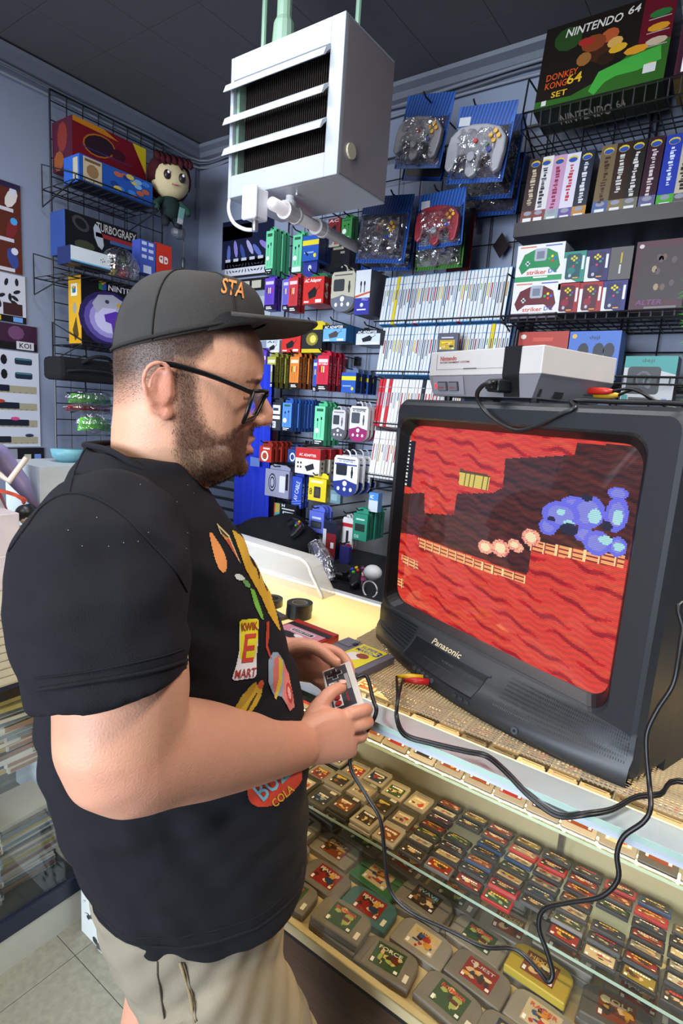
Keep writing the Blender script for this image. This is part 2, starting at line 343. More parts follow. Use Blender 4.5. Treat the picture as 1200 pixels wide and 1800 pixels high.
# ------------------------------------------------------------------ wire grid panels
def grid_panel(name, label, o, u, w_, h_, du, dv, parent_rot=None):
    t = thing(name, label, 'grid panel'); u = V(u); n = u.cross(UP)
    b = MB()
    for a, c in (((0, 0), (0, h_)), ((w_, 0), (w_, h_)), ((0, 0), (w_, 0)), ((0, h_), (w_, h_))):
        b.tube([V(o) + u * a[0] + UP * a[1], V(o) + u * c[0] + UP * c[1]], .0045, '#141416', 6)
    obj('frame', b, 'wire', t); b = MB(); k = 1
    while k * du < w_ - .01: b.tube([V(o) + u * k * du, V(o) + u * k * du + UP * h_], .0026, '#141416', 5); k += 1
    a = obj('upright_wires', b, 'wire', t); a['kind'] = 'stuff'; b = MB(); k = 1
    while k * dv < h_ - .01: b.tube([V(o) + UP * k * dv + n * .003, V(o) + UP * k * dv + u * w_ + n * .003], .0026, '#141416', 5); k += 1
    a = obj('cross_wires', b, 'wire', t); a['kind'] = 'stuff'
    return t
grid_panel('grid_panel', 'black wire grid panel mounted on the left wall', (XL + .03, 1.405, 1.0), (0, 1, 0), .58, 1.77, .075, .075)
for x, w_, lab in ((-2.0, .92, 'black wire grid panel behind the cable packs'), (-1.06, .62, 'black wire grid panel behind the white game cases'), (-.42, .92, 'black wire grid panel behind the boxed controllers')):
    grid_panel('grid_panel', lab, (x, YB - .03, .95), (1, 0, 0), w_, 1.62, .102, .102)
b = MB(); c = py(881, 432, YB - .05); b.T = frame(c, (1, 0, 0), (0, 0, 1)); b.prism([(0, -.045), (.032, 0), (0, .045), (-.032, 0)], 0, .008, '#3a3132')
tag(obj('diamond_plate', b, 'metal'), 'dark diamond shaped plate joining two grid panels', 'plate')

# ------------------------------------------------------------------ posters on the walls
def poster(name, label, pts, facef, w_, h_, paint, mats='gloss'):
    t = thing(name, label, 'poster'); b = MB(); b.T = facef; b.prism([(-w_ / 2, -h_ / 2), (w_ / 2, -h_ / 2), (w_ / 2, h_ / 2), (-w_ / 2, h_ / 2)], 0, .002, '#d8d8d8'); obj('sheet', b, 'card', t)
    b = MB(); b.T = facef @ Matrix.Translation((0, 0, .0021)); paint(b, w_, h_); obj('print', b, mats, t); return t
def figs(b, w_, h_, bg, seed, rows):
    b.rect(-w_ / 2, -h_ / 2, w_ / 2, h_ / 2, bg); r = random.Random(seed)
    for k in range(rows):
        v = h_ / 2 - (k + .5) * h_ / rows
        for j in range(4):
            u = -w_ / 2 + (j + .5) * w_ / 4; s = h_ / rows * .36
            b.disc(u, v, s * .5, s, r.choice(['#b06a30', '#3a4a8a', '#7a2a2a', '#c8a070', '#2a2a38', '#d8d0c8']), .0006, 9, r.uniform(-.5, .5))
            b.disc(u + s * .2, v + s * .7, s * .35, s * .35, r.choice(['#e0b890', '#d0d0e0', '#5a3020', '#4aa0d8']), .0008, 8)
        b.rect(-w_ * .1, v - h_ / rows * .46, w_ * .4, v - h_ / rows * .34, '#c9c4cc', .0009)
X_ = XL + .002
poster('poster', 'tall orange and blue figure poster at the left edge of the left wall', None, FL(X_, 1.13, 2.17), .31, .36, lambda b, w_, h_: (figs(b, w_, h_, '#5a2a1e', 5, 3), b.rect(-w_ / 2, h_ * .44, w_ / 2, h_ / 2, '#2e2440', .001)))
poster('poster', 'white poster of small black figures on the left wall', None, FL(X_, 1.14, 1.885), .31, .2, lambda b, w_, h_: (b.rect(-w_ / 2, -h_ / 2, w_ / 2, h_ / 2, '#c4c4ce'), [b.disc(random.Random(i).uniform(-.13, .13), random.Random(i + 40).uniform(-.06, .08), .008, .017, '#22222a', .0006, 7, i) for i in range(26)], b.rect(.06, -.07, .14, -.02, '#3a2226', .0009), b.rect(-w_ / 2, -h_ / 2, w_ / 2, -h_ / 2 + .028, '#141418', .001), b.rect(.0, -h_ / 2 + .004, .05, -h_ / 2 + .024, '#c8b020', .0012), b.rect(.1, -h_ / 2 + .004, .14, -h_ / 2 + .024, '#6a9ad8', .0012)))
poster('poster', 'dark purple poster with a white square logo on the left wall', None, FL(X_, 1.16, 1.725), .36, .11, lambda b, w_, h_: (b.rect(-w_ / 2, -h_ / 2, w_ / 2, h_ / 2, '#3a1f36'), b.disc(.09, .018, .035, .03, '#6a4468', .0005, 10), b.disc(.0, .02, .02, .03, '#8a5a48', .0005, 9), b.rect(-.1, -.018, -.0, .004, '#d4d0d8', .0007), b.rect(-w_ / 2, -h_ / 2, w_ / 2, -.022, '#17151a', .0006), b.rect(.09, -.05, .165, -.016, '#c9c5cc', .0008), b.text('KOI', .1275, -.033, .05, .022, '#1a161c', .001)))
def padpost(b, w_, h_):
    b.rrect(-w_ / 2, -h_ / 2, w_ / 2, h_ / 2, .02, '#c6c9d4'); v = h_ / 2 - .04
    for k in range(2):
        b.disc(.03, v, .014, .022, '#1c1c20', .0006, 8); b.rrect(.075, v - .016, .15, v + .012, .008, '#26303e', .0007); b.rect(.08, v + .004, .145, v + .01, '#3f7a86', .0009); v -= .062
    for k, c in enumerate(('#d86a28', '#b03a28', '#d04a8a', '#303848')):
        b.rrect(-.1, v - .018, .168, v + .014, .004, '#a29a80', .0006); b.rrect(-.15, v - .012, .05 + .04 * (k % 3), v + .016, .004, '#1e2230', .0008); b.disc(-.05 + .06 * k, v + .02, .02, .008, c, .001, 8)
        for i in range(10): b.rect(-.09 + i * .026, v - .016, -.084 + i * .026, v - .013, '#6e6856', .0009)
        v -= .075
poster('poster', 'white rounded poster of dark gadgets and rulers on the left wall', None, FL(X_, 1.165, 1.455), .36, .42, padpost)
poster('poster', 'small black strip poster below the rounded white poster', None, FL(X_, 1.22, 1.205), .28, .07, lambda b, w_, h_: (b.rect(-w_ / 2, -h_ / 2, w_ / 2, h_ / 2, '#1c1c20'), b.rect(-.13, -.03, .02, .03, '#8a8a92', .0006), b.rect(.05, -.025, .08, .005, '#b8b49a', .0008), b.rect(.095, -.025, .125, .005, '#6a8ac8', .0008)))
cx, cz, w_, h_ = bw(401, 398, 470, 455, YB - .003)
poster('poster', 'dark blue poster of pale figures behind the green packs', None, FR(cx, YB - .003, cz + h_ / 2), w_ * 1.3, h_ * 1.5, lambda b, w_, h_: (b.rect(-w_ / 2, -h_ / 2, w_ / 2, h_ / 2, '#1b2038'), [b.disc(-w_ * .36 + i * w_ * .14, -h_ * .18 + (i % 2) * .02, .014, .045, ['#5a6ab0', '#8a7ac0', '#3a4a8a', '#a8a0c8'][i % 4], .0005, 9, .2 * i) for i in range(6)], [b.rect(-w_ * .42 + i * w_ * .16, -h_ * .36, -w_ * .32 + i * w_ * .16, -h_ * .3, '#c0c0c8', .0008) for i in range(5)], b.rect(-w_ / 2, h_ * .1, w_ * .1, h_ * .4, '#27386a', .0004)))
cx, cz, w_, h_ = bw(399, 456, 470, 487, YB - .003)
poster('poster', 'white strip poster of tiny line drawings on the back wall', None, FR(cx, YB - .003, cz + h_ / 2), w_ * 1.1, h_, lambda b, w_, h_: (b.rect(-w_ / 2, -h_ / 2, w_ / 2, h_ / 2, '#c9cad0'), [b.disc(-w_ * .44 + (i % 13) * w_ * .07, h_ * (.22 if i < 13 else -.12), .004, .011, '#3a3a48', .0005, 6, i * .5) for i in range(26)], b.rect(-w_ / 2, -h_ / 2, w_ / 2, -h_ * .36, '#24242a', .0008)))
cx, cz, w_, h_ = bw(400, 490, 472, 512, YB - .003)
poster('poster', 'black strip poster with three cream panels on the back wall', None, FR(cx, YB - .003, cz + h_ / 2), w_ * 1.1, h_, lambda b, w_, h_: (b.rect(-w_ / 2, -h_ / 2, w_ / 2, h_ / 2, '#1f1f23'), [b.rect(-w_ * .4 + i * w_ * .25, -h_ * .3, -w_ * .2 + i * w_ * .25, h_ * .3, '#bdb9a4', .0006) for i in range(3)]))
cx, cz, w_, h_ = bw(410, 522, 475, 600, YB - .003)
poster('poster', 'plain pale grey sheet on the back wall beside the purple packs', None, FR(cx, YB - .003, cz + h_ / 2), w_, h_, lambda b, w_, h_: b.rect(-w_ / 2, -h_ / 2, w_ / 2, h_ / 2, '#a9b3b8'))
# ------------------------------------------------------------------ goods hung on the back wall
def nth(k, n): return 'frontmost' if k == 0 else ('rearmost' if k == n - 1 else ORD[k] + ' back')
def hook(x, z, Y, what):
    b = MB(); b.tube([(x, YB - .03, z), (x, Y - .02, z + .004), (x, Y - .035, z + .014)], .003, '#141416', 6); b.box(x - .012, YB - .036, z - .03, x + .012, YB - .031, z + .012, '#141416')
    tag(obj('peg_hook', b, 'wire'), 'hook holding ' + what, 'hook', 'hooks on the wire grids')
def pack(name, label, cat, box, Y, d, n=1, dy=None, body='#888888', front=None, side=None, tab=None, shape=None, mats='gloss', mz=None, hk=True, right=None):
    x, z, w_, h_ = bw(*box, Y); dy = dy or d + .004
    b = MB()
    if shape == 'blister':          # card with rounded foot and hook loop
        P = rrpts(-w_ / 2, 0, w_ / 2, h_ * .93, w_ * .08, 3); r = w_ / 2
        P = [(w_ / 2, h_ * .86), (w_ * .42, h_ * .93), (-w_ * .42, h_ * .93), (-w_ / 2, h_ * .86)] + [(r * math.cos(math.pi + i * math.pi / 10), r * .75 * (1 + math.sin(math.pi + i * math.pi / 10))) for i in range(11)]
        b.T = FR(0, 0, 0); b.prism(P, -d, 0, body)
    else: b.box(-w_ / 2, 0, 0, w_ / 2, d, h_, body, mz=mz or body, px=right or body)
    o = obj(name, b, mats, loc=(x, Y, z), bevel=0); tag(o, label + (', ' + nth(0, n) if n > 1 else ''), cat, 'packs of the kind: ' + label if n > 1 else None)
    if front:
        b = MB(); b.T = FR(0, -.0003, h_ / 2); front(b, w_, h_); kid(o, obj('front_print', b, mats, o))
    if side:
        b = MB(); b.T = FL(w_ / 2 + .0003, d / 2, h_ / 2); side(b, d, h_); kid(o, obj('side_print', b, mats, o))
    if shape == 'blister':
        b = MB(); b.tube([(w_ * .16 * math.cos(t * .4), .001, h_ * .93 + w_ * .2 * math.sin(t * .4)) for t in range(0, 7)], .003, body, 6); kid(o, obj('hang_loop', b, 'plastic', o))
    elif tab:
        b = MB(); b.T = FR(0, d - .0015, h_); tw = w_ * .42; b.prism([(-tw, -.002), (tw, -.002), (tw, .012), (tw * .6, .022), (-tw * .6, .022), (-tw, .012)], 0, .0012, tab); kid(o, obj('hang_tab', b, mats, o))
    for k in range(1, n): dup(o, (x + random.Random(k).uniform(-.002, .002), Y + k * dy, z + random.Random(k + 9).uniform(-.002, .002)), label=label + ', ' + nth(k, n))
    if hk: hook(x, z + h_ + (.012 if shape != 'blister' else .005), Y, 'the ' + label)
    return o
def cables(top, bar, foot, c1='#f0f0f0', txt=None):
    def f(b, w_, h_):
        b.rect(-w_ / 2, -h_ / 2, w_ / 2, h_ / 2, top); b.rect(-w_ * .4, h_ * .3, w_ * .4, h_ * .4, bar, .0007); b.rect(-w_ / 2, -h_ / 2, w_ / 2, -h_ * .33, foot, .0006)
        for i, c in enumerate(('#2a2a2e', '#e8c828', '#e8e8e8', '#c83030')): b.rect(-w_ * .3 + i * w_ * .17, h_ * .02, -w_ * .22 + i * w_ * .17, h_ * .2, c, .0009); b.rect(-w_ * .275 + i * w_ * .17, -h_ * .3, -w_ * .255 + i * w_ * .17, h_ * .02, '#2a2a2e', .0008)
        b.rect(-w_ * .3, -h_ * .42, w_ * .2, -h_ * .39, '#d8d8d8', .0009); b.rect(-w_ * .3, -h_ * .47, w_ * .3, -h_ * .44, '#d8d8d8', .0009)
        if txt: b.text(txt, 0, h_ * .26, w_ * .8, h_ * .05, '#f4f4f4', .0009)
    return f
def vtext(t, col, bg=None):
    def f(b, w_, h_):
        if bg: b.rect(-w_ / 2, -h_ / 2, w_ / 2, h_ / 2, bg)
        b.text(t, 0, 0, h_ * .6, w_ * .6, col, .0009, rot=math.pi / 2)
    return f
def twoplug(bg, foot):
    def f(b, w_, h_):
        b.rect(-w_ / 2, -h_ / 2, w_ / 2, h_ / 2, bg); b.rect(-w_ * .32, h_ * .37, w_ * .32, h_ * .44, '#2c5a40', .0008)
        for u, v in ((-w_ * .18, h_ * .12), (w_ * .18, h_ * .16)): b.rect(u - w_ * .015, -h_ * .3, u + w_ * .015, v, '#1e2a24', .0008); b.rect(u - w_ * .07, v, u + w_ * .07, v + h_ * .07, '#18201c', .0009)
        b.disc(-w_ * .2, -h_ * .12, w_ * .2, w_ * .2, '#e8f0ea', .001, 10); b.rect(-w_ / 2, -h_ / 2, w_ / 2, -h_ * .36, foot, .001); b.rect(-w_ * .36, -h_ * .41, w_ * .3, -h_ * .385, '#e4e4e4', .0013); b.rect(-w_ * .36, -h_ * .46, w_ * .1, -h_ * .44, '#e4e4e4', .0013)
    return f
def adapter(bg, tc, dark='#1d1f22', txt='AC Adapter', stripe=None):
    def f(b, w_, h_):
        b.rect(-w_ / 2, -h_ / 2, w_ / 2, h_ / 2, bg)
        if stripe: b.rect(-w_ / 2, h_ * .26, w_ / 2, h_ / 2, stripe, .0006)
        b.text(txt, -w_ * .04, h_ * .36, w_ * .8, h_ * .17, tc, .0009, shear=.2)
        b.poly([(-w_ * .26, -h_ * .08), (w_ * .06, h_ * .14), (w_ * .18, -h_ * .02), (w_ * .12, -h_ * .24), (-w_ * .2, -h_ * .32)], dark, .0009)
        b.tube([(w_ * .16, -h_ * .0, .001), (w_ * .3, h_ * .12, .001), (w_ * .26, h_ * .22, .001)], .0012, dark, 4)
        b.rect(w_ * .12, -h_ * .46, w_ * .4, -h_ * .34, '#f0f0f0', .0009); b.rect(-w_ * .44, -h_ * .45, -w_ * .2, -h_ * .38, '#e8c8c0', .0009)
    return f
def blis(bg, foot, item='#202226', txt=None):
    def f(b, w_, h_):
        r = w_ / 2
        P = [(r * math.cos(math.pi + i * math.pi / 10), -h_ / 2 + r * .75 * (1 + math.sin(math.pi + i * math.pi / 10))) for i in range(11)]
        P = [(-w_ / 2, -h_ * .18)] + P + [(w_ / 2, -h_ * .18), (w_ * .2, -h_ * .14), (0, -h_ * .1), (-w_ * .2, -h_ * .14)]
        b.poly(P, foot, .0006)
        b.rrect(-w_ * .4, -h_ * .02, w_ * .06, h_ * .26, w_ * .06, item, .0008); b.rect(w_ * .24, -h_ * .06, w_ * .3, h_ * .2, item, .0008); b.disc(w_ * .27, h_ * .06, w_ * .05, h_ * .09, item, .0009, 8)
        b.rect(-w_ * .38, h_ * .34, w_ * .38, h_ * .365, '#555555', .0008); b.disc(0, -h_ * .2, w_ * .09, w_ * .09, '#f0f0f0', .001, 10)
        for u in (-.26, 0, .26): b.disc(w_ * u, -h_ * .33, w_ * .06, w_ * .07, '#f0f0f0', .001, 8)
        if txt: b.text(txt, 0, h_ * .31, w_ * .7, h_ * .05, '#2a2a30', .0009)
    return f
def blister_pack(*a, item='#202226', **k):
    o = pack(*a, shape='blister', **k); return o
# row A
pack('cable_box', 'mint green cable box at the left end of the top row', 'cable box', (467, 406, 480, 483), 2.02, .022, 4, .03, '#4fae80', twoplug('#6fc79a', '#1b2420'), None, '#4fae80')
pack('cable_box', 'mint green cable box left of the blue and yellow pack', 'cable box', (514, 413, 530, 478), 2.06, .022, 2, .03, '#4fae80', twoplug('#6fc79a', '#c8d8d0'), None, '#4fae80')
def bluyel(b, w_, h_): b.rect(-w_ / 2, -h_ / 2, w_ / 2, h_ / 2, '#2c55a8'); b.rect(-w_ / 2, h_ * .12, w_ / 2, h_ * .32, '#e0cc30', .0006); b.disc(w_ * .28, -h_ * .3, w_ * .09, w_ * .1, '#e0cc30', .0008, 10); b.rect(-w_ * .4, -h_ * .2, w_ * .2, -h_ * .14, '#90a8d8', .0008)
pack('cable_box', 'blue pack with a yellow band beside the mint green boxes', 'cable box', (532, 414, 560, 458), 2.03, .05, 2, .055, '#2c4f96', bluyel, None, '#2c55a8', right='#22325e')
pack('blister_pack', 'indigo round footed pack below the blue and yellow pack', 'pack', (532, 455, 557, 487), 2.05, .012, 1, None, '#343a86', lambda b, w_, h_: b.disc(0, .0, w_ * .12, w_ * .16, '#c8cce0', .0006, 8), shape='blister')
pack('cable_box', 'dark green hanging card below the drain pipe', 'pack', (600, 384, 618, 420), 2.15, .02, 2, .03, '#2f6a38', twoplug('#3f8a46', '#3f8a46'), None, '#2f6a38')
pack('adapter_box', 'dark red and black pack behind the drain pipe', 'pack', (577, 384, 598, 414), 2.14, .03, 1, None, '#6a2026', adapter('#7a2429', '#c8c0c0', txt='AC'), None, None)
pack('cable_box', 'cream tilted pack of cables hanging behind the drain pipe', 'pack', (571, 416, 596, 434), 2.1, .012, 1, None, '#a8a494', lambda b, w_, h_: (b.disc(-w_ * .1, 0, w_ * .16, h_ * .3, '#70707a', .0006, 9), b.rect(w_ * .15, -h_ * .3, w_ * .4, h_ * .1, '#a0522a', .0008)), None, None)
pack('case_pack', 'black carrying case hanging under the cream cable pack', 'case', (562, 432, 614, 470), 2.12, .07, 1, None, '#1c1b1f', lambda b, w_, h_: (b.rect(-w_ * .05, h_ * .3, w_ * .3, h_ * .44, '#a09a80', .0006), b.rect(w_ * .2, h_ * .1, w_ * .34, h_ * .2, '#8a8a80', .0006)), None, None)
# row B
pack('cable_box', 'purple video cable box on the leftmost hook of the second row', 'cable box', (465, 489, 482, 545), 2.03, .022, 2, .03, '#4a3290', cables('#6244b4', '#c8c0e0', '#1e1830'), vtext('CABLE', '#2a1c58'), '#5a3ca8')
pack('cable_box', 'lighter purple video cable box beside the red video cable boxes', 'cable box', (497, 491, 507, 545), 2.04, .022, 1, None, '#5246a0', cables('#6a62c0', '#c8c0e0', '#1e1830'), None, '#5a3ca8')
pack('cable_box', 'crimson video cable box left of the red adapter boxes', 'cable box', (507, 488, 523, 548), 2.01, .024, 2, .03, '#a82830', cables('#c23a40', '#e8c8c8', '#1e1414'), vtext('AV CABLE', '#d89090'), '#b83036')
pack('adapter_box', 'red adapter box below the indigo pack', 'adapter box', (533, 487, 569, 534), 2.0, .035, 3, .04, '#a8241f', adapter('#c5302b', '#f4ece8'), vtext('64', '#e0d0c8'), '#2c6a44')
pack('blister_pack', 'tan round footed adapter pack with a looped hook', 'pack', (582, 472, 623, 548), 1.98, .02, 2, .05, '#b9b29c', blis('#b9b29c', '#6a6e7a', '#3a3c40'), shape='blister')
def prowh(b, w_, h_):
    b.rect(-w_ / 2, -h_ / 2, w_ / 2, h_ / 2, '#d4d6da'); b.rect(-w_ / 2, -h_ / 2, w_ / 2, -h_ * .12, '#3a3a94', .0006); b.poly([(-w_ / 2, -h_ * .12), (w_ / 2, -h_ * .02), (w_ / 2, h_ * .02), (-w_ / 2, -h_ * .07)], '#c85a30', .0008)
    for u in (-.12, .12): b.rect(w_ * u - .002, 0, w_ * u + .002, h_ * .2, '#2a2c30', .0008); b.disc(w_ * u, h_ * .2, w_ * .06, h_ * .06, '#2a2c30', .0009, 8)
    b.text('PRO', w_ * .2, -h_ * .16, w_ * .4, h_ * .06, '#a8a8d8', .001); b.rect(-w_ * .3, -h_ * .4, w_ * .3, -h_ * .37, '#d8d8f0', .001); b.disc(0, -h_ * .28, w_ * .12, h_ * .05, '#d8d8f0', .001, 6)
pack('cable_box', 'white and indigo cable box below the bagged controller', 'cable box', (624, 475, 650, 553), 1.98, .12, 1, None, '#66636a', prowh, None, '#d4d6da', right='#57565c')
# row C
pack('adapter_box', 'red adapter box half hidden by the cap brim', 'adapter box', (495, 586, 528, 619), 2.0, .04, 2, .045, '#a8241f', adapter('#c5302b', '#f4ece8'), None, '#b02a25')
pack('adapter_box', 'pale grey adapter box just above the olive cable boxes', 'adapter box', (468, 598, 491, 620), 2.05, .03, 1, None, '#9aa0a8', adapter('#c4c8cc', '#333333', txt='AC'), None, '#9aa0a8')
def yelbag(b, w_, h_): b.rect(-w_ / 2, -h_ / 2, w_ / 2, h_ / 2, '#25262a'); b.rect(-w_ / 2, h_ * .34, w_ / 2, h_ / 2, '#d0b828', .0006); b.disc(0, 0, w_ * .3, h_ * .24, '#8a7a30', .0007, 12); b.disc(w_ * .05, .0, w_ * .16, h_ * .15, '#d8c860', .0009, 9); b.rect(-w_ / 2, -h_ / 2, w_ / 2, -h_ * .36, '#c8b028', .0009)
pack('cable_box', 'black and yellow bagged cable beside the red adapter box', 'pack', (531, 572, 566, 620), 1.98, .03, 2, .04, '#2a2a2c', yelbag, None, '#d0b828')
pack('adapter_box', 'light blue adapter box with white lettering', 'adapter box', (568, 571, 608, 600), 1.98, .055, 2, .06, '#3a78b4', adapter('#6aa6dc', '#f4f4f4', '#4a4440', 'AC ADAPTER', '#1c2836'), None, None, mz='#1c2430')
pack('adapter_box', 'black and white adapter box right of the light blue one', 'adapter box', (626, 580, 668, 606), 1.98, .06, 2, .065, '#22242a', adapter('#c4ccd8', '#f4f4f4', '#202226', 'AC ADAPTER', '#20222a'), None, None)
# row D
pack('cable_box', 'purple cable box left of the olive video cable boxes', 'cable box', (455, 619, 467, 686), 2.02, .022, 1, None, '#4a3290', cables('#6244b4', '#c8c0e0', '#1e1830'), None, '#5a3ca8')
pack('cable_box', 'olive video cable box in the third row', 'cable box', (469, 627, 484, 681), 1.99, .022, 4, .034, '#6c6824', cables('#a3a04a', '#d8d4b0', '#22221a'), vtext('AV CABLE', '#a8a060'), '#8a8636')
pack('cable_box', 'orange video cable box in the third row', 'cable box', (509, 627, 525, 682), 1.99, .022, 4, .034, '#9a5220', cables('#dc7f34', '#f0d8b8', '#241a14'), vtext('AV CABLE', '#d09860'), '#c46c2a')
pack('cable_box', 'blue cable box squeezed left of the crimson video cable boxes', 'cable box', (550, 632, 557, 688), 2.02, .02, 1, None, '#2f3f8a', cables('#3f57ac', '#c0c8e0', '#1a1e30'), None, '#2f3f8a')
pack('cable_box', 'crimson video cable box in the third row', 'cable box', (557, 625, 577, 686), 1.97, .022, 4, .034, '#a01c30', cables('#c82a40', '#f0c8c8', '#241418', txt='AV CABLE'), vtext('AV CABLE', '#e89090'), '#b82238')
pack('blister_pack', 'clear blister pack with a blue and yellow foot', 'pack', (600, 655, 625, 690), 1.95, .025, 4, .045, '#2c4a94', bluyel, None, '#5a6a8a', right='#2a3358')
# row E
def hdmi(b, w_, h_): b.rect(-w_ / 2, -h_ / 2, w_ / 2, h_ / 2, '#303238'); b.rect(-w_ * .38, h_ * .08, w_ * .4, h_ * .4, '#d8dae4', .0006); b.rect(-w_ * .2, h_ * .2, w_ * .25, h_ * .3, '#3a3a48', .0009); b.rect(-w_ * .36, -h_ * .1, w_ * .4, h_ * .02, '#e8e8e8', .0008); b.rect(-w_ * .4, -h_ * .42, w_ * .06, -h_ * .18, '#d8d8d8', .0008); b.text('HD', -w_ * .17, -h_ * .3, w_ * .3, h_ * .13, '#303238', .001)
pack('adapter_box', 'black and white converter box left of the blue cable boxes', 'adapter box', (474, 707, 494, 756), 1.98, .02, 2, .026, '#24262a', hdmi, None, '#303238')
pack('adapter_box', 'pale blue converter box nearest to the glasses', 'adapter box', (462, 708, 472, 750), 2.0, .02, 1, None, '#3a4a5a', lambda b, w_, h_: (b.rect(-w_ / 2, -h_ / 2, w_ / 2, h_ / 2, '#9ab8cc'), b.rect(-w_ / 2, -h_ / 2, w_ / 2, -h_ * .2, '#24303c', .0006)), None, '#3a4a5a')
pack('cable_box', 'blue cable box with two plugs in the fourth row', 'cable box', (496, 708, 512, 758), 1.93, .016, 10, .023, '#2f55a4', twoplug('#4f82d0', '#141a28'), None, '#2f55a4')
pack('cable_box', 'mint green cable box with two plugs in the fourth row', 'cable box', (552, 714, 570, 783), 1.93, .022, 4, .03, '#4fae80', twoplug('#72cc9e', '#1b2420'), None, '#4fae80')
pack('blister_pack', 'white round footed pack with a dark grey foot', 'pack', (583, 716, 606, 774), 1.93, .016, 3, .03, '#c4c0c2', blis('#c4c0c2', '#55555e', '#3a3c42'), shape='blister')
pack('blister_pack', 'white round footed adapter pack with a magenta foot', 'pack', (614, 709, 646, 777), 1.91, .018, 3, .03, '#d2cdd0', blis('#d2cdd0', '#8e2860', '#4a4c52', 'AC ADAPTER'), shape='blister')
pack('game_box', 'red and blue boxed game low behind the nose', 'box', (459, 756, 478, 777), 2.0, .03, 1, None, '#8a2028', lambda b, w_, h_: (b.rect(-w_ / 2, -h_ / 2, w_ / 2, h_ / 2, '#982530'), b.disc(w_ * .05, -h_ * .05, w_ * .3, h_ * .36, '#c0a878', .0006, 10)), None, None)
# row F
def redring(b, w_, h_): b.rrect(-w_ / 2, -h_ / 2, w_ / 2, h_ / 2, w_ * .2, '#b03424'); b.disc(-w_ * .05, -h_ * .12, w_ * .3, h_ * .34, '#e8e4e0', .0006, 14); b.disc(-w_ * .05, -h_ * .12, w_ * .2, h_ * .22, '#a04428', .0008, 12); b.rect(-w_ * .2, h_ * .3, w_ * .35, h_ * .4, '#e8c8b8', .0008)
pack('cable_pack', 'rust red pack with a white ring left of the boxed adapters', 'pack', (456, 784, 477, 812), 1.92, .016, 5, .034, '#8a2a1e', redring, None, '#8a2a1e')
pack('cable_pack', 'navy pack with a white ring right of the rust red packs', 'pack', (506, 790, 522, 813), 1.96, .016, 2, .03, '#22346a', lambda b, w_, h_: (b.rect(-w_ / 2, -h_ / 2, w_ / 2, h_ / 2, '#26407c'), b.disc(0, -.005, w_ * .3, h_ * .34, '#d8d8e0', .0006, 12), b.disc(0, -.005, w_ * .2, h_ * .22, '#26407c', .0008, 12)), None, '#22346a')
def redwh(b, w_, h_):
    b.rect(-w_ / 2, -h_ / 2, w_ / 2, h_ / 2, '#d9d4c8'); b.rect(-w_ / 2, h_ * .1, w_ / 2, h_ / 2, '#b52a2c', .0006); b.text('AC ADAPTER', 0, h_ * .24, w_ * .7, h_ * .1, '#f0e0d8', .0009); b.poly([(-w_ * .1, -h_ * .2), (w_ * .24, -h_ * .05), (w_ * .3, -h_ * .26), (0, -h_ * .38)], '#26282c', .0009)
    for i in range(4): b.disc(-w_ * .38 + (i % 2) * w_ * .12, -h_ * (.08 + .16 * (i // 2)), w_ * .04, h_ * .05, '#303030', .0009, 6)
pack('adapter_box', 'red and cream adapter box with checkered foot', 'adapter box', (519, 788, 562, 834), 1.9, .035, 3, .075, '#b3ab9c', redwh, lambda b, w_, h_: (b.rect(-w_ / 2, h_ * .1, w_ / 2, h_ / 2, '#a8282a'), [b.disc(0, h_ * (-.4 + .18 * i), w_ * .16, w_ * .18, '#403a36', .0008, 8) for i in range(3)]), None)
def navyblis(b, w_, h_):
    blis('', '#26347a', '#22242a')(b, w_, h_)
    b.rect(-w_ * .46, h_ * .22, w_ * .46, h_ * .25, '#26347a', .001); b.text('AC ADAPTER', 0, h_ * .31, w_ * .6, h_ * .045, '#7078a8', .001)
pack('blister_pack', 'white adapter pack with a navy round foot', 'pack', (586, 796, 628, 873), 1.86, .012, 4, .045, '#dcdde2', navyblis, shape='blister')
# row G
def bagc(b, w_, h_): b.rect(-w_ / 2, -h_ / 2, w_ / 2, h_ / 2, '#8a8aa0'); [b.disc(-w_ * .2, h_ * .02, w_ * (.16 - .03 * i), h_ * (.34 - .06 * i), ['#20242a', '#9a9ab0'][i % 2], .0006 + .0002 * i, 14) for i in range(4)]; b.rrect(w_ * .1, -h_ * .3, w_ * .34, h_ * .3, .004, '#c8c8d0', .0008); b.rect(w_ * .36, -h_ * .2, w_ * .46, h_ * .4, '#18181c', .0009)
pack('cable_bag', 'clear bag of coiled cables beside the blue cloth', 'bag', (466, 826, 508, 874), 1.9, .02, 1, None, '#75759a', bagc, None, '#8a8aa0', mats='gloss')
pack('cable_box', 'royal blue cable box left of the yellow one', 'cable box', (513, 838, 530, 893), 1.92, .02, 2, .034, '#283c94', lambda b, w_, h_: (b.rect(-w_ / 2, -h_ / 2, w_ / 2, h_ / 2, '#2e48a8'), b.text('AV CABLE', 0, h_ * .05, h_ * .62, w_ * .4, '#c0c8f0', .0009, rot=1.4), [b.poly([(-w_ * .5, -h_ * (.5 - .08 * i)), (w_ * .5, -h_ * (.42 - .08 * i)), (w_ * .5, -h_ * (.39 - .08 * i)), (-w_ * .5, -h_ * (.47 - .08 * i))], '#6a80d0', .0007) for i in range(3)]), vtext('CABLE', '#b8c0f0'), '#283c94')
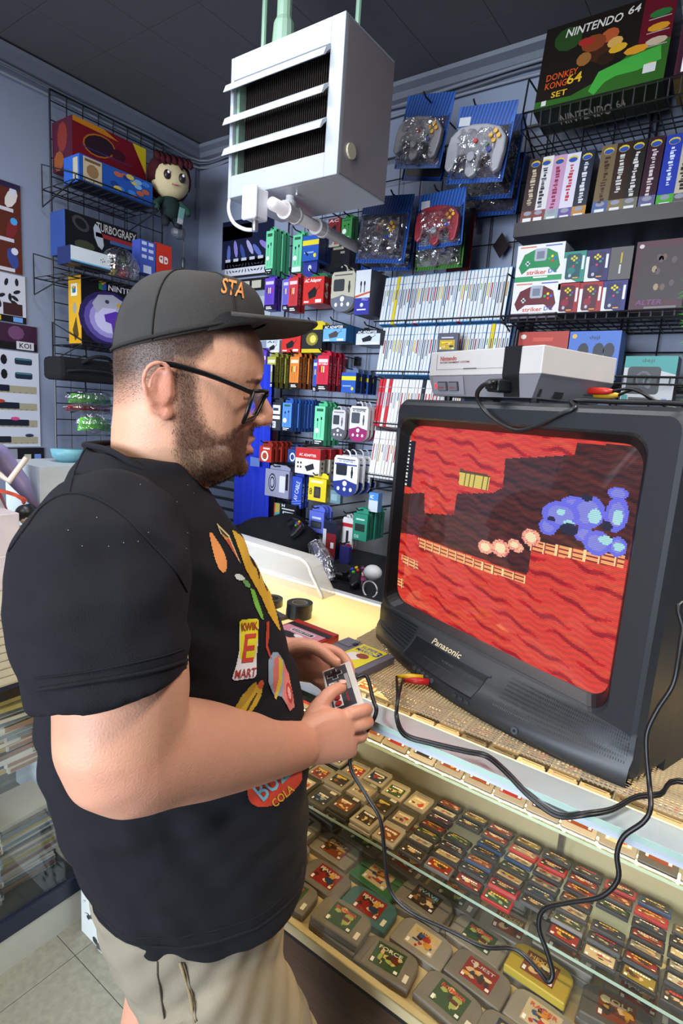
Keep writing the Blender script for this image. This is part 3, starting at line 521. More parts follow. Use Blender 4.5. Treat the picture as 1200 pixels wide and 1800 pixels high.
pack('adapter_box', 'yellow box with a dark gadget printed', 'adapter box', (542, 841, 573, 881), 1.9, .025, 1, None, '#b09a1c', lambda b, w_, h_: (b.rect(-w_ / 2, -h_ / 2, w_ / 2, h_ / 2, '#d8c028'), b.rrect(-w_ * .18, -h_ * .36, w_ * .2, h_ * .14, .004, '#303238', .0007), b.rect(-w_ * .1, -h_ * .28, w_ * .12, h_ * .04, '#4a4438', .0009), b.text('8', -w_ * .36, -h_ * .1, w_ * .16, h_ * .3, '#4a4420', .0008), b.rect(-w_ * .4, h_ * .3, w_ * .3, h_ * .4, '#f4eeb0', .0008)), vtext('ADAPTER', '#5a4c10'), '#d8c028')
pack('adapter_box', 'small teal and grey pack below the navy footed packs', 'pack', (580, 862, 598, 885), 1.93, .02, 1, None, '#6a8890', lambda b, w_, h_: b.rect(-w_ * .4, -h_ * .3, w_ * .2, h_ * .2, '#88a8b0', .0006), None, None)
pack('adapter_box', 'light blue adapter card half hidden by the television', 'adapter box', (648, 866, 664, 900), 1.86, .03, 1, None, '#5a8ac8', lambda b, w_, h_: (b.rect(-w_ / 2, -h_ / 2, w_ / 2, h_ / 2, '#c4ccd4'), b.rect(-w_ / 2, h_ * .1, w_ / 2, h_ / 2, '#4a86cc', .0006), b.text('AC', -w_ * .2, h_ * .28, w_ * .4, h_ * .2, '#f0f4f8', .0009)), None, None)
# row H
def lite(b, w_, h_): b.rect(-w_ / 2, -h_ / 2, w_ / 2, h_ / 2, '#17181b'); b.rrect(-w_ * .34, -h_ * .18, w_ * .34, h_ * .16, .003, '#c4c8d0', .0006); b.rect(-w_ * .26, -h_ * .1, w_ * .26, h_ * .12, '#4a4e54', .0008); b.text('DS LITE', 0, -h_ * .36, w_ * .7, h_ * .09, '#f0f0f0', .0008, shear=.2); b.text('H', -w_ * .32, h_ * .4, w_ * .18, h_ * .12, '#f0f0f0', .0008); b.rect(-w_ * .4, h_ * .24, w_ * .4, h_ * .29, '#c8c8c8', .0008)
pack('battery_box', 'black battery box lettered DS LITE', 'box', (492, 886, 520, 927), 1.9, .03, 2, .04, '#141518', lite, None, '#17181b')
pack('game_box', 'thin teal and red case behind the black battery box', 'box', (481, 884, 491, 924), 1.94, .03, 1, None, '#2a8a94', lambda b, w_, h_: (b.rect(-w_ / 2, -h_ / 2, w_ / 2, h_ / 2, '#48a8b0'), b.rect(-w_ / 2, h_ * .1, w_ / 2, h_ / 2, '#b8a050', .0006), b.rect(-w_ / 2, -h_ / 2, -w_ * .3, h_ / 2, '#b03028', .0008)), None, None)
pack('battery_box', 'lavender blue battery card above the white cardboard box', 'pack', (543, 899, 569, 936), 1.84, .014, 3, .022, '#4450a8', lambda b, w_, h_: (b.rect(-w_ / 2, -h_ / 2, w_ / 2, h_ / 2, '#5a68c4'), b.rect(-w_ * .36, -h_ * .3, w_ * .36, h_ * .04, '#30343c', .0006), b.rect(-w_ * .3, -h_ * .24, w_ * .3, -h_ * .02, '#484c56', .0008), b.rect(-w_ * .3, h_ * .14, w_ * .3, h_ * .24, '#c0c8f0', .0008)), None, '#5a68c4')
pack('stylus_pack', 'white and red blister pack with a black stylus', 'pack', (601, 905, 619, 970), 1.83, .014, 2, .022, '#d4d2d4', lambda b, w_, h_: (b.rect(-w_ / 2, h_ * .18, w_ / 2, h_ * .28, '#b02430', .0006), b.rect(-w_ / 2, -h_ / 2, w_ / 2, -h_ * .28, '#b02430', .0006), b.rect(-w_ * .1, -h_ * .24, w_ * .14, h_ * .08, '#26282c', .0008)), shape='blister')
pack('battery_box', 'sea green battery card beside the television', 'pack', (620, 903, 645, 950), 1.83, .014, 5, .028, '#1f6a58', lambda b, w_, h_: (b.rect(-w_ / 2, -h_ / 2, w_ / 2, h_ / 2, '#2f8a72'), b.rect(-w_ * .36, -h_ * .16, w_ * .34, h_ * .12, '#26302e', .0006), b.text('DS', -w_ * .2, -h_ * .36, w_ * .3, h_ * .12, '#c8e8d8', .0008), b.rect(-w_ * .3, h_ * .26, w_ * .3, h_ * .32, '#b8e0d0', .0008)), None, '#2f8a72')
pack('game_box', 'dark red and navy boxed accessory hanging below the grid', 'box', (567, 918, 590, 982), 1.78, .03, 1, None, '#1e2034', lambda b, w_, h_: (b.rect(-w_ / 2, -h_ / 2, w_ / 2, h_ / 2, '#7a2024'), b.rect(-w_ / 2, h_ * .2, w_ / 2, h_ / 2, '#1c1e36', .0006), b.rect(-w_ / 2, -h_ * .3, -w_ * .25, h_ * .3, '#c4c4cc', .0008), b.rect(w_ * .12, -h_ * .2, w_ * .36, -h_ * .04, '#d8d8d8', .0009)), None, None, right='#15162a')
pack('case_pack', 'indigo oval case hanging at the bottom of the hooks', 'case', (596, 958, 613, 994), 1.8, .02, 1, None, '#2c2c6a', None, shape='blister')
pack('cardboard_box', 'white cardboard box hanging behind the lavender battery card', 'box', (532, 926, 560, 966), 1.86, .04, 1, None, '#b8b8ba', lambda b, w_, h_: b.text('Supplies', 0, -h_ * .1, h_ * .7, w_ * .16, '#3a3a40', .0008, rot=1.2), None, None)

# ------------------------------------------------------------------ white game cases on slanted wire shelves
M['caseshell'] = mat('blue_case_plastic', '#4f86b8', .25, noise=.05)
def case_mesh(sp, strip, kind, th):
    b = MB(); H = .19; D = .135
    b.mi = 0; b.box(-th / 2, 0, 0, th / 2, D, H, kind)
    b.mi = 1; b.T = FR(0, -.0004, H / 2); w2 = th / 2 - .0009
    b.rect(-w2, -H / 2 + .003, w2, H / 2 - .003, sp); b.T = FR(0, -.0007, H / 2); r = random.Random(strip)
    b.rect(-w2, H * .32, w2, H * .335, r.choice(['#8aa0b8', '#a8a8a8', '#7090b0', '#c0a0a0']))
    b.rect(-w2 * .45, H * .18 - r.uniform(.01, .07), w2 * .45, H * .22, r.choice(['#9a9aa0', '#b08a50', '#a03030', '#7a8aa0', '#c8b040', '#88a060', '#6a6a70', '#707888']))
    b.rect(-w2 * .5, -H * .44, w2 * .5, -H * .4, '#9098a0')
    return mesh_from('game_case', b, ['gloss', 'gloss'])
TH = .0147
CM = [case_mesh(c, i, k, TH - .0012) for i, (c, k) in enumerate([('#d6d8d6', '#4f86b8')] * 7 + [('#d2d0c8', '#4f86b8'), ('#d8c020', '#c8a818'), ('#d8d8d8', '#a83034')])]
CW = [case_mesh('#d9d6d2', 20 + i, '#c8c4c0', TH - .0012) for i in range(6)] + [case_mesh('#c42e34', 30, '#b02a30', TH - .0012), case_mesh('#2a2e38', 31, '#22252c', TH - .0012)]
def case_row(bl, br, Y, n, lean, pick, rowname, shelf=True, end='#1f3450'):
    A = py(*bl, Y); Bx = py(*br, Y).x; step = (Bx - A.x) / n
    for k in range(n):
        r = random.Random(k + len(rowname) * 7)
        o = obj('game_case', None, loc=(A.x + step * (k + .5), Y + r.uniform(-.002, .003), A.z), rot=(-lean, 0, 0), me=pick(k, r)); o.scale.x = step / TH
        tag(o, ORD[k] + ' game case from the left on the ' + rowname, 'game case', 'game cases on the ' + rowname)
    if shelf:
        t = thing('wire_shelf', 'black wire shelf under the ' + rowname, 'shelf'); b = MB()
        for i in (2, 4):
            q = Y - .004 + i * .035; b.tube([(A.x - .02, q, A.z - .004 - .006 - (q - Y) * math.tan(lean)), (Bx + .02, q, A.z - .01 - (q - Y) * math.tan(lean))], .0026, '#141416', 5)
        b.tube([(A.x - .02, Y - .006, A.z + .012), (Bx + .02, Y - .006, A.z + .012)], .0026, '#141416', 5); obj('rails', b, 'wire', t); b = MB()
        k = int((Bx - A.x) / .13)
        for i in range(k + 1):
            x = A.x - .01 + (Bx - A.x + .02) * i / k; b.tube([(x, Y - .006, A.z + .012), (x, Y - .006, A.z - .012), (x, YB - .03, A.z - .012 - (YB - .03 - Y) * math.tan(lean))], .002, '#141416', 5)
        obj('cross_wires', b, 'wire', t)['kind'] = 'stuff'
        b = MB(); b.T = frame((Bx + .006, Y, A.z), (0, 1, 0), (0, 0, 1)); b.prism([(0, 0), (.14, -.14 * math.tan(lean)), (.175, .19 - .14 * math.tan(lean)), (.035, .188)], 0, .008, end); obj('end_panel', b, 'plastic', t)
    return A, Bx
LN = math.radians(9)
case_row((665, 571), (886, 557), 2.02, 37, LN, lambda k, r: CM[8] if k == 4 else (CM[9] if k in (11, 24) else CM[r.randrange(8)]), 'topmost white game shelf')
case_row((660, 658), (885, 655), 1.99, 36, LN, lambda k, r: CM[8] if k == 31 else CM[r.randrange(8)], 'second white game shelf')
case_row((655, 748), (800, 752), 1.96, 24, LN, lambda k, r: CW[6] if k in (0, 1, 3) else (CW[7] if k == 13 else CW[r.randrange(6)]), 'third white game shelf')
case_row((646, 838), (700, 842), 1.93, 10, LN, lambda k, r: CW[r.randrange(6)], 'lowest white game shelf')
x, z, w_, h_ = bw(769, 585, 804, 612, 1.94)
t = thing('boxed_cartridge', 'grey boxed cartridge with a yellow label leaning on the white cases', 'cartridge', (x, 1.94, z - .03)); b = MB(); b.box(-w_ / 2, 0, 0, w_ / 2, .02, h_ + .03, '#4a4c5a'); obj('shell', b, 'plastic', t, bevel=.003)
b = MB(); b.T = FR(0, -.0006, (h_ + .03) / 2); art(b, w_ * .76, h_ * .62, 77, '#b89a28', 5); b.rect(-w_ * .3, h_ * .42, w_ * .3, h_ * .5, '#c8c8d0', .002); obj('label', b, 'gloss', t)
# ------------------------------------------------------------------ upper right shelves
def nlogo(b, u, v, s):
    b.poly([(u - s, v - s * .8), (u, v - s), (u, v + s * .2), (u - s, v + s)], '#2f7a3a', .001); b.poly([(u, v - s), (u + s, v - s * .8), (u + s, v + s), (u, v + s * .2)], '#2c4a9a', .001); b.poly([(u - s, v + s), (u, v + s * .2), (u + s, v + s), (u, v + s * 1.2)], '#c89a28', .0011)
def wire_shelf(label, x0, x1, Y, z, wall=YB - .03, lip=.05, dx=.03, drop=0):
    t = thing('wire_shelf', label, 'shelf'); b = MB()
    for i in range(5): q = Y + (wall - Y) * i / 4; b.tube([(x0, q, z), (x1, q, z)], .0028, '#141416', 5)
    b.tube([(x0, Y, z + lip), (x1, Y, z + lip)], .0034, '#141416', 5); obj('rails', b, 'wire', t); b = MB(); k = max(2, int((x1 - x0) / dx))
    for i in range(k + 1): x = x0 + (x1 - x0) * i / k; b.tube([(x, Y, z + lip), (x, Y, z), (x, wall, z)], .002, '#141416', 5)
    obj('cross_wires', b, 'wire', t)['kind'] = 'stuff'
    for x in (x0, x1):
        b = MB(); b.tube([(x, Y, z + lip), (x, Y + .02, z + .16), (x, wall, z + .16), (x, wall, z - .09), (x, Y, z + lip)], .0032, '#141416', 5); obj('bracket', b, 'wire', t)
    return t
# big console box
Yb = 1.97; P0 = py(937, 199, Yb); P1 = py(1164, 147, Yb); W_ = P1.x - P0.x; H_ = .262
t = thing('console_box', 'large dark green console box on the top right shelf', 'box', (P0.x, Yb, P0.z), (-.16, 0, 0))
b = MB(); b.box(0, 0, 0, W_, .12, H_, '#1d2a18', my='#17160f', px='#241016', mz='#20261a'); obj('carton', b, 'gloss', t)
b = MB(); b.T = FR(W_ / 2, -.0004, H_ / 2)
b.rect(-W_ / 2, -H_ / 2, W_ / 2, H_ / 2, '#191410'); b.rect(W_ * .27, -H_ * .12, W_ / 2, H_ / 2, '#5c1220', .0005)
b.poly([(-W_ / 2, -H_ / 2), (W_ / 2, -H_ / 2), (W_ / 2, -H_ * .02), (W_ * .25, -H_ * .05), (0, -H_ * .3), (-W_ * .2, -H_ * .4), (-W_ / 2, -H_ * .38)], '#2d5a1e', .0006)
b.poly([(-W_ * .06, -H_ * .4), (W_ * .0, -H_ * .2), (W_ * .2, -H_ * .13), (W_ * .44, -H_ * .08), (W_ * .46, -H_ * .24), (W_ * .3, -H_ * .3), (W_ * .14, -H_ * .3), (W_ * .06, -H_ * .34), (-W_ * .01, -H_ * .46)], '#3f9a3a', .0008)
for u, v, ru, rv, c in ((-.3, .3, .12, .14, '#24401c'), (-.08, .16, .1, .1, '#7a3a1c'), (.04, .2, .07, .08, '#a8502a'), (.0, .04, .12, .13, '#3a2012'), (.09, .1, .06, .06, '#c89a50'), (-.14, .0, .06, .08, '#8a5a2c'), (.12, .02, .07, .05, '#c89a28'), (-.14, .2, .07, .05, '#9a2a24'), (.04, -.06, .07, .08, '#2a1a10')): b.disc(W_ * u, H_ * v, W_ * ru, H_ * rv, c, .001 + .0002 * abs(u) * 5, 10, u)
b.text('NINTENDO', -W_ * .1, H_ * .37, W_ * .44, H_ * .1, '#d0ccc4', .0024, shear=.15); b.text('64', W_ * .2, H_ * .41, W_ * .09, H_ * .09, '#d0ccc4', .0024, shear=.15)
b.text('DONKEY', -W_ * .3, -H_ * .12, W_ * .26, H_ * .08, '#c24c1c', .0024); b.text('KONG', -W_ * .34, -H_ * .22, W_ * .18, H_ * .08, '#c24c1c', .0024); b.text('64', -W_ * .19, -H_ * .2, W_ * .12, H_ * .12, '#d0a428', .0024); b.text('SET', -W_ * .3, -H_ * .34, W_ * .13, H_ * .07, '#d0a428', .0024)
for i, c in enumerate(('#2a6a34', '#c88a24', '#b8a48a')): b.disc(W_ * .4, H_ * (.28 - .15 * i), W_ * .08, H_ * .045, c, .0012, 9); b.rect(W_ * .32, H_ * (.225 - .15 * i), W_ * .48, H_ * (.235 - .15 * i), '#a89a98', .0012)
b.disc(W_ * .26, -H_ * .06, W_ * .09, H_ * .05, '#c88a24', .0016, 8); b.rect(W_ * .34, -H_ * .36, W_ * .43, -H_ * .26, '#c8c8c4', .0024); nlogo(b, W_ * .385, -H_ * .31, .014); b.rect(-W_ * .44, -H_ * .45, -W_ * .4, -H_ * .39, '#c8c8c4', .0024)
obj('front_print', b, 'gloss', t)
b = MB(); b.T = frame((W_ / 2, .06, -.0005), (1, 0, 0), (0, -1, 0)); b.text('NINTENDO', -W_ * .1, 0, W_ * .42, .05, '#a89c94', .0006, shear=.15); b.text('64', W_ * .18, .01, W_ * .07, .035, '#a89c94', .0006); obj('base_print', b, 'gloss', t)
wire_shelf('black wire shelf holding the large console box', P0.x - .03, P1.x + .35, Yb - .012, P0.z - .05)
t = thing('console_box', 'purple red console box at the far right of the top shelf', 'box', (P1.x + .025, Yb, P0.z), (-.13, 0, 0)); b = MB(); b.box(0, 0, 0, .3, .12, H_ * .9, '#48202c', mz='#6a5a30'); obj('carton', b, 'gloss', t)
b = MB(); b.T = FR(.15, -.0004, H_ * .45); art(b, .29, H_ * .86, 12, '#3a1a28', 8, pal=['#3a1a28', '#6a2430', '#3a4a6a', '#8a7a70']); obj('front_print', b, 'gloss', t)
# row of tall game boxes
Yn = 1.96; NB = [(912, 396, '#3a2c2a', '#b8a890', '#6a3a30'), (930.5, 394, '#ccc8c8', '#2a2a34', '#7a3a38'), (953, 393, '#b48aa8', '#8a2a4a', '#8a9a9a'), (976, 391, '#c8c4d0', '#b03040', '#5a4a8a'), (1000, 388, '#1c2434', '#c8c8cc', '#b07a28'), (1037, 381, '#6a5a40', '#3a2a20', '#4a5a8a'), (1063, 378, '#2c1a12', '#c0bcb8', '#7a6a48'), (1088, 375, '#1e1a18', '#c8c4c0', '#6a6a58'), (1118, 372, '#321a28', '#c8b8b8', '#5a5a80'), (1149, 370, '#26389a', '#c8d0e8', '#4a9a3a'), (1174, 368, '#b0a894', '#2a2420', '#5a5450'), (1198, 366, '#8a1c20', '#d8c8b8', '#2a2a3a')]
desc = ['brown', 'white and black', 'pink', 'white with red lettering', 'navy and orange', 'olive tan', 'dark brown', 'black with white lettering', 'dark purple', 'blue and green', 'cream', 'red']
for k, (x_, y_, c0, c1, c2) in enumerate(NB):
    A = py(x_, y_, Yn); w_ = .044; h_ = .215
    t = thing('game_box', desc[k] + ' tall game box standing on the black shelf, ' + ORD[k] + ' from the left', 'game box', (A.x, Yn, A.z), (-.16, 0, 0), 'tall game boxes on the black shelf')
    b = MB(); b.box(0, 0, 0, w_, .13, h_, c0, px='#17151a'); obj('carton', b, 'gloss', t)
    b = MB(); b.T = FR(w_ / 2, -.0004, h_ / 2); b.rect(-w_ / 2, -h_ / 2, w_ / 2, -h_ * .3, c2, .0003); b.disc(0, h_ * .41, w_ * .34, h_ * .05, '#c8b030', .0006, 10); b.disc(0, h_ * .4, w_ * .3, h_ * .035, '#2a4a9a', .0008, 10)
    rr = random.Random(k)
    b.rect(-w_ / 2, -h_ / 2, w_ / 2, h_ / 2, c0, .0001); q = .33
    while q > -.2 - .05 * (k % 3):
        e = rr.uniform(.012, .045); b.rect(-w_ * rr.uniform(.06, .2), h_ * (q - e), w_ * rr.uniform(.05, .2), h_ * q, c1, .0006); q -= e + rr.uniform(.006, .02)
    b.rect(-w_ * .3, -h_ * .48, w_ * .32, -h_ * .41, '#d4d4d4', .0008); b.disc(0, -h_ * .34, w_ * .3, h_ * .035, '#8a8a98', .0006, 8); obj('spine_print', b, 'gloss', t)
A = py(905, 399, Yn - .01); b = MB(); b.box(A.x, Yn - .015, A.z - .035, .9, YB - .03, A.z - .006, '#17151a'); b.box(A.x, Yn - .02, A.z - .035, .9, Yn - .015, A.z + .008, '#1c191d'); tag(obj('black_shelf', b, 'plastic'), 'black shelf board under the row of tall game boxes', 'shelf')
# boxed controllers
Ys = 1.93
def bxy(x0, y0, x1, y1, d, col, label, cat, paint, Y=Ys, name='controller_box', **k):
    x, z, w_, h_ = bw(x0, y0, x1, y1, Y); t = thing(name, label, cat, (x, Y, z)); b = MB(); b.box(-w_ / 2, 0, 0, w_ / 2, d, h_, col, **k); obj('carton', b, 'gloss', t)
    b = MB(); b.T = FR(0, -.0005, h_ / 2); paint(b, w_, h_); obj('front_print', b, 'gloss', t); return t
def striker(c, c2):
    def f(b, w_, h_):
        b.rect(-w_ / 2, -h_ / 2, w_ / 2, h_ / 2, '#d2d0d2'); b.rect(-w_ / 2, -h_ / 2, w_ / 2, -h_ * .36, c2, .0005)
        b.poly([(-w_ * .36, -h_ * .3), (-w_ * .44, -h_ * .1), (-w_ * .34, h_ * .24), (-w_ * .12, h_ * .36), (w_ * .16, h_ * .36), (w_ * .36, h_ * .22), (w_ * .44, -h_ * .12), (w_ * .36, -h_ * .3), (w_ * .2, -h_ * .14), (-w_ * .2, -h_ * .14)], c, .0007)
        b.rrect(-w_ * .12, h_ * .04, w_ * .14, h_ * .38, .006, '#9aa0aa', .001); b.rect(-w_ * .07, h_ * .1, w_ * .09, h_ * .3, '#6a7280', .0012)
        b.rect(-w_ * .3, -h_ * .03, -w_ * .2, h_ * .01, '#b8c0c0', .001); b.rect(-w_ * .27, -h_ * .08, -w_ * .23, h_ * .06, '#b8c0c0', .001)
        for u, v, q in ((.26, .14, '#d8c828'), (.33, .08, '#2a5ac8'), (.27, .02, '#c83028'), (.2, .08, '#3a9a4a')): b.disc(w_ * u, h_ * v, w_ * .028, w_ * .028, q, .0012, 8)
        b.text('striker', -w_ * .04, -h_ * .26, w_ * .42, h_ * .12, '#c4562c', .0014); b.text('DC', w_ * .3, -h_ * .25, w_ * .18, h_ * .11, '#2a4a9a', .0014); b.rect(-w_ * .1, -h_ * .42, w_ * .2, -h_ * .38, '#e0e0e0', .0012); b.rect(-w_ * .44, h_ * .42, -w_ * .1, h_ * .45, '#c86a40', .0012); b.rect(w_ * .1, h_ * .42, w_ * .44, h_ * .45, '#4a5aa0', .0012)
    return f
bxy(908, 429, 990, 493.5, .1, '#c8c8c8', 'white striker DC box with a green controller, on top', 'controller box', striker('#1f7a48', '#2f8a58'))
bxy(900, 494.5, 982, 559, .1, '#b8b0b0', 'white striker DC box with a dark red controller, below the green one', 'controller box', striker('#5c1c26', '#6a5a6a'), mz='#3a2a2a')
def padbox(edge, body, acc):
    def f(b, w_, h_):
        b.rect(-w_ / 2, -h_ / 2, w_ / 2, h_ / 2, edge); b.poly([(-w_ / 2, -h_ / 2), (w_ * .2, -h_ / 2), (-w_ * .2, -h_ * .34), (-w_ * .34, h_ * .3), (-w_ / 2, h_ * .3)], '#cfcfd2', .0005); b.rect(w_ * .34, -h_ * .1, w_ * .44, h_ * .34, '#cfcfd2', .0005)
        b.rrect(-w_ * .36, -h_ * .4, w_ * .3, h_ * .42, w_ * .1, body, .0008)
        for u, v in ((0, .06), (0, -.06), (.1, 0), (-.1, 0)): b.disc(w_ * (u - .02), h_ * (.27 + v), w_ * .055, w_ * .055, '#c8b828', .0012, 8)
        b.disc(w_ * .12, h_ * .12, w_ * .06, w_ * .05, '#2f8a6a', .0012, 8); b.disc(w_ * .2, h_ * .2, w_ * .05, w_ * .05, '#3a4aa0', .0012, 8); b.disc(-w_ * .02, h_ * .02, w_ * .05, w_ * .05, '#c82a4a', .0012, 8); b.disc(-w_ * .1, -h_ * .12, w_ * .18, h_ * .12, acc, .001, 10); b.disc(-w_ * .14, -h_ * .28, w_ * .07, w_ * .08, '#a8a8b0', .0012, 8); b.rect(0, -h_ * .38, w_ * .24, -h_ * .34, '#c88a38', .0012)
    return f
for x0, y0, x1, y1, e, bd, ac, lab in ((989, 442, 1028, 496, '#2a7a6c', '#1c4a50', '#2a6a68', 'teal small controller box left of the navy one in the upper row'), (1029, 439, 1070, 494, '#232158', '#181a44', '#22285a', 'navy small controller box in the upper row'), (978, 498, 1016, 553, '#8e1c24', '#4a1428', '#7a1a2a', 'red small controller box beside the dark red striker box'), (1017, 496, 1057, 551, '#8e1c24', '#4a1428', '#7a1a2a', 'red small controller box left of the lower navy one'), (1058, 493, 1100, 549, '#26246a', '#1a1a4a', '#22285a', 'navy small controller box at the right of the lower row')):
    bxy(x0, y0, x1, y1, .1, e, lab, 'controller box', padbox(e, bd, ac), mz='#2a1a1e')
bxy(1071, 434, 1110, 491, .1, '#4c4c4c', 'plain grey box with upright yellow lettering above the navy box', 'box', lambda b, w_, h_: (b.rect(-w_ * .02, 0, w_ * .06, h_ * .32, '#b09420', .0006), b.rect(-w_ * .04, -h_ * .32, w_ * .04, -h_ * .04, '#b8b8b4', .0006)))
def figbox(b, w_, h_):
    b.rect(-w_ / 2, -h_ / 2, w_ / 2, h_ / 2, '#3c1424'); b.rect(-w_ * .4, -h_ * .32, w_ * .5, h_ * .4, '#2a2226', .0006); r = random.Random(4)
    for i in range(9): b.disc(w_ * r.uniform(-.15, .35), h_ * r.uniform(-.2, .3), w_ * .05, h_ * .05, r.choice(['#5a4a40', '#6a5a4a', '#4a4048', '#8a7a60']), .001, 7)
    b.text('ALTER', -w_ * .12, -h_ * .36, w_ * .5, h_ * .07, '#6a3a6a', .0012, shear=.2); b.rect(-w_ * .2, -h_ * .45, w_ * .4, -h_ * .42, '#6a6468', .0012); b.disc(-w_ * .4, h_ * .43, w_ * .05, h_ * .03, '#c0b0b8', .0012, 8)
bxy(1112, 422, 1206, 548, .11, '#1f1418', 'dark maroon figure box with a window at the right of the controllers', 'figure box', figbox)
z_ = bw(896, 494, 980, 559, Ys)[1]; wire_shelf('black wire shelf under the boxed controllers', bw(896, 494, 980, 559, Ys)[0] - .1, .6, Ys - .01, z_ - .012, lip=.02)
Yt = 1.9
bxy(908, 583, 995, 668, .08, '#8e2a22', 'red boxed accessory behind the game console', 'box', lambda b, w_, h_: (b.rect(-w_ / 2, -h_ / 2, w_ / 2, h_ / 2, '#9e3226'), b.disc(-w_ * .4, h_ * .4, w_ * .06, h_ * .05, '#c8c0b8', .0006, 8), b.rect(-w_ * .2, h_ * .3, w_ * .2, h_ * .38, '#b84a3a', .0006)), Y=Yt, name='accessory_box')
bxy(997, 582, 1087, 668, .08, '#34569a', 'blue boxed headset behind the game console', 'box', lambda b, w_, h_: (b.rect(-w_ / 2, -h_ / 2, w_ / 2, h_ / 2, '#3f66b4'), b.text('deji', 0, h_ * .36, w_ * .2, h_ * .1, '#1c3a54', .0008), [b.disc(w_ * u, h_ * .1, w_ * .11, h_ * .16, '#1c2028', .0008, 12) for u in (-.2, .1, .3)], b.disc(-w_ * .4, h_ * .4, w_ * .05, h_ * .05, '#c8a048', .0008, 8)), Y=Yt, name='headset_box')
def tealbox(b, w_, h_):
    b.rect(-w_ / 2, -h_ / 2, w_ / 2, h_ / 2, '#b8bcc0'); b.poly([(-w_ / 2, h_ * .5), (-w_ / 2, h_ * .26), (w_ * .2, h_ * .2), (w_ / 2, h_ * .12), (w_ / 2, h_ / 2)], '#2a8a86', .0005)
    b.rrect(-w_ * .42, -h_ * .3, w_ * .22, h_ * .28, .01, '#24262a', .0008); b.disc(-w_ * .1, h_ * .02, w_ * .16, h_ * .17, '#4a4e54', .001, 14); b.disc(-w_ * .1, h_ * .02, w_ * .11, h_ * .12, '#202226', .0012, 12); b.disc(-w_ * .02, -h_ * .08, w_ * .06, h_ * .12, '#6a6e74', .0013, 9, .6)
    b.text('deji', -w_ * .05, h_ * .4, w_ * .24, h_ * .1, '#1c5a58', .001); b.rect(-w_ * .34, -h_ * .42, w_ * .14, -h_ * .37, '#3a3e44', .001); b.rect(-w_ * .48, -h_ * .44, -w_ * .36, -h_ * .32, '#3a8a88', .001); b.rect(w_ * .3, -h_ * .46, w_ * .4, -h_ * .38, '#6a8ad0', .001)
bxy(1094, 626, 1186, 710, .08, '#8a9096', 'teal and white boxed headset right of the game console', 'box', tealbox, Y=Yt - .04, name='headset_box', px='#2a2c30')
z_ = py(1000, 668, Yt).z; wire_shelf('black wire shelf behind the game console', py(905, 668, Yt).x, .6, Yt - .05, z_ - .01, lip=.02)
# leafy green garland at the far right edge
g = thing('green_garland', 'green tinsel garland hanging at the right edge', 'garland'); r = random.Random(8); b = MB(); A = py(1212, 500, 1.88); Bq = py(1216, 700, 1.88)
for i in range(420):
    t_ = r.random(); p = A + (Bq - A) * t_; a = r.uniform(0, 6.28); d = V((math.cos(a), math.sin(a), r.uniform(-.6, .6))) * r.uniform(.015, .036); q = d.orthogonal().normalized() * .003
    b.add([p - q, p + q, p + d], [(0, 1, 2)], r.choice(['#3a8a2e', '#4aa83a', '#2a6a24', '#78c858']))
o = obj('tinsel', b, 'gloss', g); o['kind'] = 'stuff'; obj('core', MB().tube([A, Bq], .004, '#2a5a22', 6), 'plastic', g)

